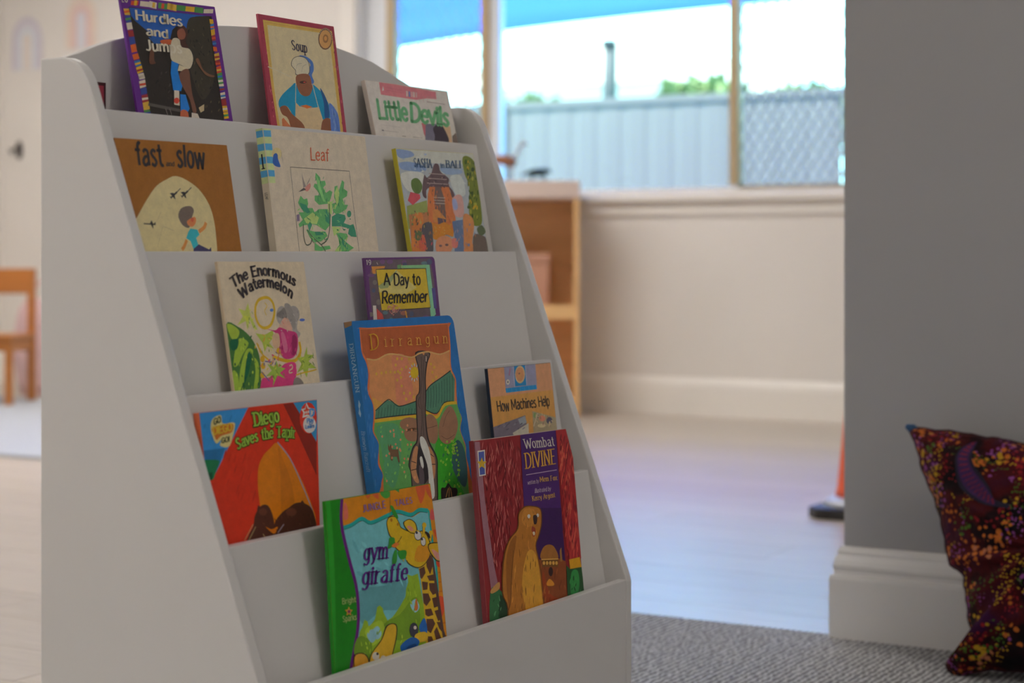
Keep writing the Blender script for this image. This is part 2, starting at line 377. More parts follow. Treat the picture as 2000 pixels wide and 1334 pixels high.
# ------------------------------------------------------------------ book display stand
SW, ST, SH = .80, .0148, .8849          # width, board thickness, side height
TIER = [(.0607, .8311), (.1240, .6809), (.1807, .5325), (.2378, .3846), (.2952, .2407)]   # front top edge of every tier board (depth, height)
LEAN = .177; TB = .012
stand = thing('book_display_stand', (0, 0, 0), 'white five-tier book display stand with sloping sides and arched back', 'book stand')
def side_profile():
    v1, s = .0573, .3706
    fv = lambda z: v1 + s * (SH - z)
    corner = []   # rounded top front corner
    c0 = (.030, SH); c1 = (fv(SH - .035), SH - .035); cc = (fv(SH - .004), SH - .002)
    for i in range(9):
        t = i / 8; corner.append(((1 - t) ** 2 * c0[0] + 2 * t * (1 - t) * cc[0] + t * t * c1[0], (1 - t) ** 2 * c0[1] + 2 * t * (1 - t) * cc[1] + t * t * c1[1]))
    return [(0, 0), (0, SH)] + corner + [(fv(.2405) - .002, .246), (fv(.2405), .238), (fv(.2405), 0)]
sp = side_profile()
prism('side_panel', sp, 'y', 0, ST, M['stand'], stand, .0022); prism('side_panel', sp, 'y', SW - ST, SW, M['stand'], stand, .0022)
arch = [(.0149, .03), (.0149, .8855)]
for u, z in ((.044, .8941), (.079, .907), (.115, .9172), (.195, .934), (.274, .9478), (.35, .9535), (.40, .9545), (.45, .9525), (.512, .9455), (.586, .9353), (.615, .9286), (.694, .9069), (.76, .888)): arch.append((u, z))
ar2 = catmull([p for p in arch[1:]], False, 4)
prism('back_panel', [arch[0]] + ar2 + [(SW - .0149, .879), (SW - .0149, .03)], 'x', .001, .0125, M['stand'], stand, .0015)
floors = [t[1] - .0775 for t in TIER[:4]] + [TIER[4][1] - .0475]
for i, (v, z) in enumerate(TIER):
    zb = floors[i + 1] - .008 if i < 4 else .012
    ln = LEAN if i < 4 else 0.0
    pts = [(v, z), (v + ln * (z - zb), zb), (v + ln * (z - zb) - TB, zb), (v - TB, z)]
    prism('tier_board', pts, 'y', ST + .0002, SW - ST - .0002, M['stand'], stand, .0012)
    back = .0126 if i == 0 else TIER[i - 1][0] + LEAN * (TIER[i - 1][1] - floors[i]) + .0004
    frt = v - TB + ln * (z - floors[i]) - .0004
    box('shelf_ledge', (back, ST + .0002, floors[i] - .008), (frt, SW - ST - .0002, floors[i]), M['stand'], stand)

# ------------------------------------------------------------------ lettering: a small stroke alphabet (cap height 1, x-height .7)
def _el(cx, cy, rx, ry): return [(cx + rx * math.cos(t * math.pi / 4), cy + ry * math.sin(t * math.pi / 4)) for t in range(8)]
GL = {
 'A': (.70, ['l', (0, 0), (.35, 1), (.70, 0)], ['l', (.13, .35), (.57, .35)]),
 'B': (.60, ['l', (.08, 0), (.08, 1)], ['c', (.08, 1), (.38, .99), (.52, .77), (.36, .55), (.08, .54)], ['c', (.08, .54), (.40, .53), (.58, .27), (.40, .01), (.08, 0)]),
 'D': (.66, ['l', (.08, 0), (.08, 1)], ['c', (.08, 1), (.36, .98), (.60, .74), (.60, .26), (.36, .02), (.08, 0)]),
 'E': (.56, ['l', (.08, 0), (.08, 1)], ['l', (.08, 1), (.52, 1)], ['l', (.08, .53), (.44, .53)], ['l', (.08, 0), (.54, 0)]),
 'F': (.54, ['l', (.08, 0), (.08, 1)], ['l', (.08, 1), (.52, 1)], ['l', (.08, .52), (.43, .52)]),
 'G': (.70, ['c', (.62, .82), (.40, 1), (.12, .82), (.06, .45), (.16, .1), (.40, 0), (.62, .12)], ['l', (.62, .08), (.62, .44)], ['l', (.62, .44), (.40, .44)]),
 'H': (.70, ['l', (.08, 0), (.08, 1)], ['l', (.62, 0), (.62, 1)], ['l', (.08, .52), (.62, .52)]),
 'I': (.18, ['l', (.09, 0), (.09, 1)]),
 'J': (.44, ['c', (.34, 1), (.34, .5), (.34, .22), (.22, .02), (.02, .08)]),
 'K': (.64, ['l', (.08, 0), (.08, 1)], ['l', (.58, 1), (.08, .42)], ['l', (.22, .58), (.62, 0)]),
 'L': (.52, ['l', (.08, 0), (.08, 1)], ['l', (.08, 0), (.50, 0)]),
 'M': (.86, ['l', (.08, 0), (.08, 1)], ['l', (.08, 1), (.43, .25), (.78, 1)], ['l', (.78, 0), (.78, 1)]),
 'N': (.70, ['l', (.08, 0), (.08, 1)], ['l', (.08, 1), (.62, 0)], ['l', (.62, 0), (.62, 1)]),
 'O': (.74, ['o'] + _el(.37, .5, .31, .5)),
 'P': (.58, ['l', (.08, 0), (.08, 1)], ['c', (.08, 1), (.42, .99), (.54, .76), (.40, .50), (.08, .48)]),
 'R': (.62, ['l', (.08, 0), (.08, 1)], ['c', (.08, 1), (.42, .99), (.54, .76), (.40, .52), (.08, .50)], ['l', (.28, .5), (.60, 0)]),
 'S': (.58, ['c', (.50, .84), (.30, 1), (.09, .80), (.20, .58), (.40, .44), (.52, .22), (.30, 0), (.06, .15)]),
 'T': (.60, ['l', (.30, 0), (.30, 1)], ['l', (0, 1), (.60, 1)]),
 'U': (.66, ['c', (.08, 1), (.08, .55), (.10, .2), (.33, 0), (.56, .2), (.58, .55), (.58, 1)]),
 'V': (.66, ['l', (0, 1), (.33, 0), (.66, 1)]),
 'W': (.92, ['l', (0, 1), (.23, 0), (.46, .85), (.69, 0), (.92, 1)]),
 'a': (.50, ['c', (.08, .58), (.22, .70), (.38, .64), (.42, .46), (.42, .2), (.43, 0)], ['c', (.42, .40), (.20, .38), (.05, .20), (.16, .01), (.42, .14)]),
 'b': (.50, ['l', (.07, 0), (.07, 1)], ['o'] + _el(.25, .35, .19, .35)),
 'c': (.46, ['c', (.42, .58), (.25, .70), (.06, .52), (.06, .18), (.25, 0), (.43, .12)]),
 'd': (.50, ['l', (.43, 0), (.43, 1)], ['o'] + _el(.25, .35, .19, .35)),
 'e': (.48, ['c', (.08, .37), (.26, .37), (.44, .38), (.40, .61), (.25, .70), (.06, .52), (.06, .18), (.25, 0), (.43, .12)]),
 'f': (.34, ['c', (.36, .94), (.26, 1), (.17, .85), (.16, .5), (.16, 0)], ['l', (.02, .68), (.32, .68)]),
 'g': (.50, ['o'] + _el(.25, .36, .19, .34), ['c', (.43, .70), (.43, .2), (.42, -.12), (.25, -.30), (.05, -.2)]),
 'h': (.50, ['l', (.07, 0), (.07, 1)], ['c', (.07, .42), (.16, .62), (.30, .70), (.42, .55), (.43, .3), (.43, 0)]),
 'i': (.16, ['l', (.08, 0), (.08, .7)], ['d', (.08, .90)]),
 'j': (.20, ['c', (.12, .7), (.12, .2), (.10, -.18), (-.04, -.27)], ['d', (.12, .90)]),
 'k': (.48, ['l', (.07, 0), (.07, 1)], ['l', (.42, .7), (.07, .30)], ['l', (.18, .42), (.46, 0)]),
 'l': (.16, ['l', (.08, 0), (.08, 1)]),
 'm': (.78, ['l', (.07, 0), (.07, .7)], ['c', (.07, .42), (.15, .62), (.26, .70), (.37, .55), (.38, .3), (.38, 0)], ['c', (.38, .42), (.46, .62), (.57, .70), (.69, .55), (.70, .3), (.70, 0)]),
 'n': (.50, ['l', (.07, 0), (.07, .7)], ['c', (.07, .42), (.16, .62), (.30, .70), (.42, .55), (.43, .3), (.43, 0)]),
 'o': (.50, ['o'] + _el(.25, .35, .20, .35)),
 'p': (.50, ['l', (.07, -.3), (.07, .7)], ['o'] + _el(.25, .35, .19, .35)),
 'r': (.36, ['l', (.07, 0), (.07, .7)], ['c', (.07, .40), (.16, .62), (.33, .67)]),
 's': (.42, ['c', (.37, .60), (.22, .70), (.07, .56), (.16, .41), (.28, .31), (.37, .15), (.22, 0), (.04, .10)]),
 't': (.36, ['c', (.16, .95), (.16, .6), (.16, .18), (.24, .01), (.35, .05)], ['l', (.02, .68), (.33, .68)]),
 'u': (.50, ['c', (.07, .7), (.07, .35), (.10, .08), (.24, 0), (.43, .25)], ['l', (.43, 0), (.43, .7)]),
 'v': (.46, ['l', (0, .7), (.23, 0), (.46, .7)]),
 'w': (.68, ['l', (0, .7), (.17, 0), (.34, .62), (.51, 0), (.68, .7)]),
 'x': (.46, ['l', (0, .7), (.46, 0)], ['l', (.46, .7), (0, 0)]),
 'y': (.48, ['l', (0, .7), (.25, .02)], ['c', (.48, .7), (.30, .15), (.18, -.2), (.03, -.28)]),
 '0': (.56, ['o'] + _el(.28, .5, .22, .5)),
 '1': (.30, ['l', (.17, 0), (.17, 1)], ['l', (.17, 1), (.03, .82)]),
 '2': (.54, ['c', (.06, .78), (.20, 1), (.42, .92), (.46, .70), (.28, .38), (.06, 0)], ['l', (.06, 0), (.50, 0)]),
 '9': (.52, ['o'] + _el(.26, .68, .19, .31), ['c', (.45, .68), (.43, .3), (.34, .08), (.14, 0)]),
 '!': (.18, ['l', (.09, .3), (.09, 1)], ['d', (.09, .05)]),
 ' ': (.30,),
}
# style: (stem, thin, serif, slant, tracking, round)
STY = {'plain': (.15, .13, 0, 0, .10, 0), 'human': (.17, .12, 0, .03, .07, 0), 'human2': (.15, .12, 0, 0, .06, 0), 'fat': (.21, .17, 0, 0, .06, 1), 'cond': (.17, .13, 0, 0, .08, 0),
       'condi': (.15, .11, 0, .12, .08, 0), 'serif': (.13, .055, 1, 0, .12, 0), 'serifc': (.15, .06, 1, 0, .12, 0), 'italic': (.10, .05, 1, .22, .10, 0), 'wide': (.07, .05, 1, 0, .55, 0),
       'hand': (.10, .09, 0, .03, .10, 1), 'swash': (.16, .055, 1, .22, .12, 1), 'slab': (.20, .13, 1, 0, .10, 0), 'slabo': (.34, .28, 1, 0, .10, 0)}
def glyph_quads(ch, st):
    stem, thin, serif, slant, trk, rnd_ = STY[st]; g = GL[ch]; polys = []
    if st == 'slabo': base = STY['slab']
    def ribbon(p, closed=False):
        n = len(p); L = []; R = []
        for i in range(n):
            a = p[i - 1] if (i > 0 or closed) else p[i]; b = p[(i + 1) % n] if (i < n - 1 or closed) else p[i]
            dx, dy = b[0] - a[0], b[1] - a[1]; l = math.hypot(dx, dy) or 1; dx /= l; dy /= l
            h = .5 * (thin + (stem - thin) * abs(dy))
            L.append((p[i][0] - dy * h, p[i][1] + dx * h)); R.append((p[i][0] + dy * h, p[i][1] - dx * h))
        for i in range(n if closed else n - 1):
            j = (i + 1) % n; polys.append([L[i], L[j], R[j], R[i]])
    def disc(c, r): polys.append([(c[0] + r * math.cos(t * math.pi / 5), c[1] + r * math.sin(t * math.pi / 5)) for t in range(10)])
    def foot(p, q):
        dx, dy = p[0] - q[0], p[1] - q[1]; l = math.hypot(dx, dy) or 1
        if abs(dy) / l < .8: return
        y = p[1]; hh = max(thin * .5, .03)
        for lv in (0, .7, 1, -.3):
            if abs(y - lv) < .02:
                w = .11 + stem * .5; lo = ch.islower() and lv > .5
                polys.append([(p[0] - w, y - hh), (p[0] + (stem * .5 if lo else w), y - hh), (p[0] + (stem * .5 if lo else w), y + hh), (p[0] - w, y + hh)])
    for s in g[1:]:
        k, p = s[0], list(s[1:])
        if k == 'd': disc(p[0], stem * .62); continue
        if k == 'l':
            for a, b in zip(p[:-1], p[1:]):
                dx, dy = b[0] - a[0], b[1] - a[1]; l = math.hypot(dx, dy); e = (thin * .5 if len(p) > 2 or abs(dy) < .1 else 0) / l
                ribbon([(a[0] - dx * e * (a in p[1:-1] or abs(dy) < .1), a[1] - dy * e * (a in p[1:-1])), (b[0] + dx * e * (b in p[1:-1]), b[1] + dy * e * (b in p[1:-1]))])
            if serif: foot(p[0], p[1]); foot(p[-1], p[-2])
        elif k == 'c':
            q = catmull(p, False, 5); ribbon(q)
            if serif: foot(p[0], p[1]); foot(p[-1], p[-2])
        else: ribbon(catmull(p, True, 3), True)
        if rnd_ and k in 'lc': disc(p[0], .5 * (stem if abs(p[0][1] - p[1][1]) > abs(p[0][0] - p[1][0]) else thin)); disc(p[-1], .5 * (stem if abs(p[-1][1] - p[-2][1]) > abs(p[-1][0] - p[-2][0]) else thin))
    return [[(x + slant * y, y) for x, y in q] for q in polys], g[0]
def text_polys(txt, st, bl, br, tl, sag):
    """bl, br: baseline ends; tl: top of the first capital; sag: rise of the baseline's middle (cover mm)"""
    trk = STY[st][4]; x = 0; items = []
    for ch in txt:
        q, w = glyph_quads(ch, st); items.append((x, w, q)); x += w + trk
    tot = max(x - trk, 1e-6); out = []
    bx, by = br[0] - bl[0], br[1] - bl[1]; L = math.hypot(bx, by); ux, uy = (tl[0] - bl[0], tl[1] - bl[1]); H = math.hypot(ux, uy)
    for gx_, w, q in items:
        for poly in q:
            o = []
            for (px, py) in poly:
                if sag:
                    t = (gx_ + w / 2) / tot; dt = (px - w / 2) / tot
                    cx = bl[0] + bx * t; cy = bl[1] + by * t + sag * 4 * t * (1 - t)
                    tx, ty = bx, by + sag * 4 * (1 - 2 * t); l = math.hypot(tx, ty); tx /= l; ty /= l
                    o.append((cx + tx * dt * L - ty * py * H, cy + ty * dt * L + tx * py * H))
                else:
                    t = (gx_ + px) / tot; o.append((bl[0] + bx * t + ux * py, bl[1] + by * t + uy * py))
            out.append(o)
    return out

# ------------------------------------------------------------------ picture books
BOOKS = {}
BOOKS['hurdles'] = dict(tl=(0.0229, 0.09727, 0.96187), w=0.1621, h=0.20951, t=0.003, m=0.1743, phi=0.0347, label='purple bordered paperback with flags and a running athlete, top tier left', base=(175, 37, 345), edge=(0.175, 0.037, 0.345), spine=(0.175, 0.037, 0.345),
 art=[('p',(45,37,32),[(10.7,197.2),(153.7,197.4),(148.4,157.2),(145.6,75.3),(143.3,32.9),(18.0,31.4),(17.7,76.2),(17.4,121.0),(13.2,148.8)]),
('p',(33,157,603),[(11.8,196.5),(145.5,197.3),(123.5,195.0),(115.6,184.4),(108.8,178.1),(86.9,181.2),(78.8,176.0),(72.8,165.2),(44.5,159.9),(38.5,169.7),(18.2,181.8),(12.9,187.0)]),
('p',(37,141,472),[(35.7,165.0),(65.6,163.5),(73.4,160.6),(44.0,157.6)]),
('s',(68,58,41),[(109.9,189.9),(128.8,194.9),(150.2,194.1),(145.3,159.3),(139.6,121.2),(112.1,96.5),(99.2,130.9),(100.0,163.5)]),
('p',(809,104,49),[(14.5,199.4),(16.6,204.5),(29.2,205.5),(27.1,200.4)]),
('b',[(104,85,53),(30,27,24),(157,125,68),(21,21,24)],34,6.7,1.75,1.57,0.9,1,(108.1,182.7),(36.3,2.7),(-6.7,-75.0),(1.0,0.08),(-0.23,-0.97)),
('b',[(79,63,49),(24,21,21),(104,85,73)],18,5.5,1.24,1.57,1.2,2,(23.0,138.2),(40.6,2.3),(-3.7,-42.9),(1.0,0.05),(-0.22,-0.97)),
('b',[(141,111,58),(37,30,24)],16,5.8,1.46,1.57,1,3,(107.8,108.0),(39.9,1.7),(-3.0,-32.7),(1.0,0.04),(-0.23,-0.97)),
('p',(880,521,36),[(19.6,199.5),(22.0,205.5),(26.5,205.5),(24.1,199.5)]),
('p',(880,772,626),[(29.4,199.5),(31.7,205.6),(46.7,205.7),(44.3,199.5)]),
('p',(880,772,626),[(44.4,199.6),(47.1,207.0),(59.4,205.7),(56.7,198.3)]),
('p',(880,553,82),[(49.8,199.6),(52.2,205.7),(56.8,205.7),(54.3,199.6)]),
('p',(104,359,104),[(59.7,199.6),(62.3,206.4),(77.2,205.9),(74.6,199.0)]),
('p',(809,104,49),[(65.1,199.7),(67.5,205.8),(72.2,205.8),(69.8,199.7)]),
('p',(880,553,82),[(75.2,199.7),(78.0,207.2),(93.8,206.0),(91.0,198.4)]),
('p',(880,553,82),[(80.7,199.7),(83.1,205.9),(87.8,205.9),(85.4,199.7)]),
('p',(104,359,104),[(90.9,199.8),(93.4,206.3),(109.8,206.1),(107.2,199.5)]),
('p',(880,521,36),[(106.7,199.8),(109.3,206.0),(125.1,206.2),(122.6,200.0)]),
('p',(104,359,104),[(122.8,199.9),(125.5,206.6),(140.7,206.3),(138.0,199.5)]),
('p',(880,772,626),[(139.1,200.0),(141.4,205.1),(158.9,206.4),(156.6,201.3)]),
('p',(880,553,82),[(1.5,194.5),(10.4,195.2),(11.0,187.9),(2.2,187.3)]),
('p',(880,175,36),[(1.7,191.7),(10.8,193.5),(10.9,191.1),(1.8,189.2)]),
('p',(60,104,432),[(1.9,186.3),(10.9,187.5),(11.4,179.9),(2.4,178.7)]),
('p',(104,359,104),[(2.0,183.5),(11.2,185.3),(11.3,182.9),(2.1,181.0)]),
('p',(880,787,658),[(2.2,178.2),(11.3,179.8),(11.7,172.2),(2.6,170.6)]),
('p',(432,49,49),[(2.6,170.0),(11.5,170.9),(12.1,163.9),(3.1,163.0)]),
('p',(60,104,432),[(2.9,161.8),(12.1,163.7),(12.4,155.9),(3.2,154.0)]),
('p',(880,175,36),[(3.3,153.6),(12.5,155.7),(12.8,147.0),(3.5,144.9)]),
('p',(880,175,36),[(3.9,142.9),(13.8,145.2),(15.0,139.1),(5.1,136.8)]),
('p',(49,235,603),[(5.3,135.7),(15.1,137.9),(16.5,131.5),(6.6,129.3)]),
('p',(880,521,36),[(5.8,133.2),(15.7,135.6),(16.1,133.4),(6.2,131.0)]),
('p',(880,521,36),[(6.7,128.5),(16.8,131.6),(17.8,124.6),(7.7,121.5)]),
('p',(432,49,49),[(7.2,126.0),(17.1,128.4),(17.5,126.2),(7.6,123.8)]),
('p',(880,787,658),[(8.1,121.3),(17.9,123.3),(19.3,117.0),(9.4,115.1)]),
('p',(880,787,658),[(8.6,118.8),(18.5,121.1),(18.9,119.0),(9.0,116.6)]),
('p',(880,772,626),[(8.2,113.3),(18.8,116.0),(18.6,108.0),(8.0,105.3)]),
('p',(809,104,49),[(8.2,110.5),(18.6,112.1),(18.6,109.6),(8.3,108.0)]),
('p',(60,104,432),[(8.3,105.2),(18.7,107.1),(18.7,100.2),(8.3,98.4)]),
('p',(432,49,49),[(8.4,97.2),(18.9,99.5),(18.8,90.7),(8.3,88.5)]),
('p',(880,787,658),[(8.4,94.4),(18.8,95.9),(18.8,93.5),(8.5,92.0)]),
('p',(880,553,82),[(8.5,89.2),(19.0,91.3),(19.0,82.6),(8.5,80.4)]),
('p',(104,359,104),[(8.6,81.1),(18.8,81.8),(19.1,74.5),(8.9,73.9)]),
('p',(60,104,432),[(8.7,78.3),(19.0,79.8),(19.0,77.4),(8.7,75.9)]),
('p',(880,521,36),[(148.1,193.7),(155.0,193.9),(154.9,188.2),(148.0,188.1)]),
('p',(49,235,603),[(147.8,187.1),(155.2,189.2),(154.6,182.9),(147.3,180.8)]),
('p',(880,175,36),[(147.7,184.8),(154.8,185.9),(154.7,183.9),(147.6,182.9)]),
('p',(880,521,36),[(147.5,180.6),(154.9,183.0),(154.3,175.9),(146.8,173.4)]),
('p',(432,49,49),[(147.1,174.0),(154.3,175.3),(153.9,168.6),(146.7,167.3)]),
('p',(809,104,49),[(147.0,171.7),(154.1,172.8),(154.0,170.8),(146.9,169.7)]),
('p',(60,104,432),[(146.8,167.5),(153.9,168.3),(153.6,162.9),(146.5,162.1)]),
('p',(49,235,603),[(146.7,165.2),(153.8,166.2),(153.7,164.2),(146.6,163.2)]),
('p',(880,175,36),[(146.5,160.9),(153.3,160.9),(153.2,155.5),(146.4,155.5)]),
('p',(880,553,82),[(146.4,151.9),(155.7,154.3),(155.4,146.4),(146.1,144.1)]),
('p',(432,49,49),[(146.4,149.2),(155.4,150.6),(155.4,148.2),(146.4,146.8)]),
('p',(432,49,49),[(146.4,144.2),(155.3,145.3),(155.3,139.2),(146.4,138.0)]),
('p',(809,104,49),[(146.3,141.5),(155.3,142.8),(155.3,140.5),(146.3,139.1)]),
('p',(809,104,49),[(146.3,136.4),(155.6,139.0),(155.2,130.8),(145.9,128.2)]),
('p',(880,553,82),[(146.3,133.7),(155.3,135.1),(155.2,132.8),(146.2,131.4)]),
('p',(104,359,104),[(146.2,128.7),(155.5,131.1),(155.1,122.3),(145.9,119.9)]),
('p',(49,235,603),[(146.2,126.0),(155.2,127.4),(155.2,125.0),(146.2,123.7)]),
('p',(880,772,626),[(146.1,121.0),(155.1,122.1),(155.1,114.3),(146.1,113.3)]),
('p',(104,359,104),[(146.1,118.3),(155.1,119.6),(155.1,117.3),(146.1,116.0)]),
('p',(60,104,432),[(146.1,113.3),(154.8,113.6),(155.0,108.3),(146.3,108.1)]),
('p',(432,49,49),[(146.1,110.7),(155.0,111.9),(155.0,109.6),(146.0,108.3)]),
('p',(880,787,658),[(146.0,105.7),(155.1,107.4),(154.9,100.5),(145.8,98.7)]),
('p',(49,235,603),[(146.0,103.0),(155.0,104.2),(154.9,101.9),(146.0,100.7)]),
('p',(432,49,49),[(145.9,98.0),(155.0,99.5),(154.8,91.8),(145.8,90.2)]),
('p',(880,521,36),[(145.9,90.3),(154.7,91.1),(154.8,84.2),(145.9,83.4)]),
('p',(880,772,626),[(145.8,87.6),(154.8,88.8),(154.8,86.4),(145.8,85.3)]),
('p',(880,521,36),[(145.8,82.6),(154.8,83.8),(154.7,76.1),(145.7,74.9)]),
('p',(104,359,104),[(145.8,79.9),(154.7,81.1),(154.7,78.7),(145.7,77.6)]),
('p',(141,125,111),[(18.4,89.6),(70.7,84.1),(69.9,80.6),(16.7,86.2)]),
('l',(432,373,325),0.68,[(45.2,83.8),(47.0,77.1)]),
('l',(432,373,325),0.68,[(52.0,84.0),(53.8,77.3)]),
('s',(104,45,33),[(86.9,177.7),(96.0,183.0),(103.7,178.9),(103.8,171.9),(98.3,163.4),(101.9,156.6),(90.7,153.6),(87.4,161.5),(85.8,169.5)]),
('s',(402,141,85),[(87.2,175.4),(96.8,179.0),(100.5,172.8),(96.5,166.8),(88.4,165.6),(85.5,169.5)]),
('s',(701,162,60),[(54.2,161.6),(65.7,164.1),(75.9,163.6),(74.9,159.5),(59.1,157.4)]),
('s',(185,79,49),[(35.6,150.2),(41.0,151.7),(38.9,139.1),(40.5,135.2),(31.8,133.6),(30.5,138.6)]),
('s',(786,701,513),[(76.3,165.4),(87.5,165.6),(89.8,157.0),(103.3,155.0),(106.8,144.1),(97.7,132.0),(83.0,135.8),(68.6,140.2),(68.9,152.3)]),
('p',(22,277,880),[(68.1,139.6),(79.8,136.8),(76.4,129.7),(77.4,119.4),(81.0,112.6),(76.6,105.0),(63.0,105.5),(63.5,125.6)]),
('p',(880,770,530),[(80.4,135.7),(96.0,131.9),(86.5,128.5),(76.1,128.5)]),
('s',(246,111,73),[(85.0,129.6),(95.7,130.7),(95.6,115.6),(95.5,100.5),(98.3,83.3),(91.6,80.7),(89.1,95.7),(80.4,110.3),(77.4,122.8)]),
('p',(880,772,626),[(64.7,105.6),(73.2,105.4),(70.0,88.1),(60.8,88.9)]),
('e',(880,99,57),[(66.2,93.7),(4.8,0.1),(-0.9,-3.5)]),
('p',(30,277,880),[(74.0,101.4),(83.4,101.2),(86.5,85.2),(81.9,80.4),(70.1,81.2)]),
('s',(701,185,88),[(70.2,81.8),(82.8,80.5),(77.2,60.8),(66.9,60.5)]),
('p',(880,790,685),[(88.9,80.7),(99.2,79.8),(102.0,72.9),(87.4,74.3)]),
('s',(269,125,68),[(111.0,143.2),(116.6,144.7),(121.0,133.2),(130.4,127.8),(140.8,125.9),(136.7,124.0),(124.7,126.3),(114.6,136.4)]),
('p',(701,557,325),[(102.7,86.9),(113.5,91.3),(111.6,83.7),(104.8,81.2)]),
('t', (880, 814, 658), 'human', 'Hurdles', ((18.5, 182.9), (97.0, 181.3), (18.8, 194.5), 0)),
('t', (880, 814, 658), 'human', 'and', ((32.4, 166.8), (68.6, 165.3), (32.9, 177.0), 0)),
('t', (880, 814, 658), 'human', 'Jumps', ((27.5, 149.2), (88.9, 149.4), (27.5, 161.6), 0)),
('t', (880, 780, 687), 'plain', '20', ((-1.1, 201.8), (10.1, 201.9), (-1.0, 209.4), 0))])
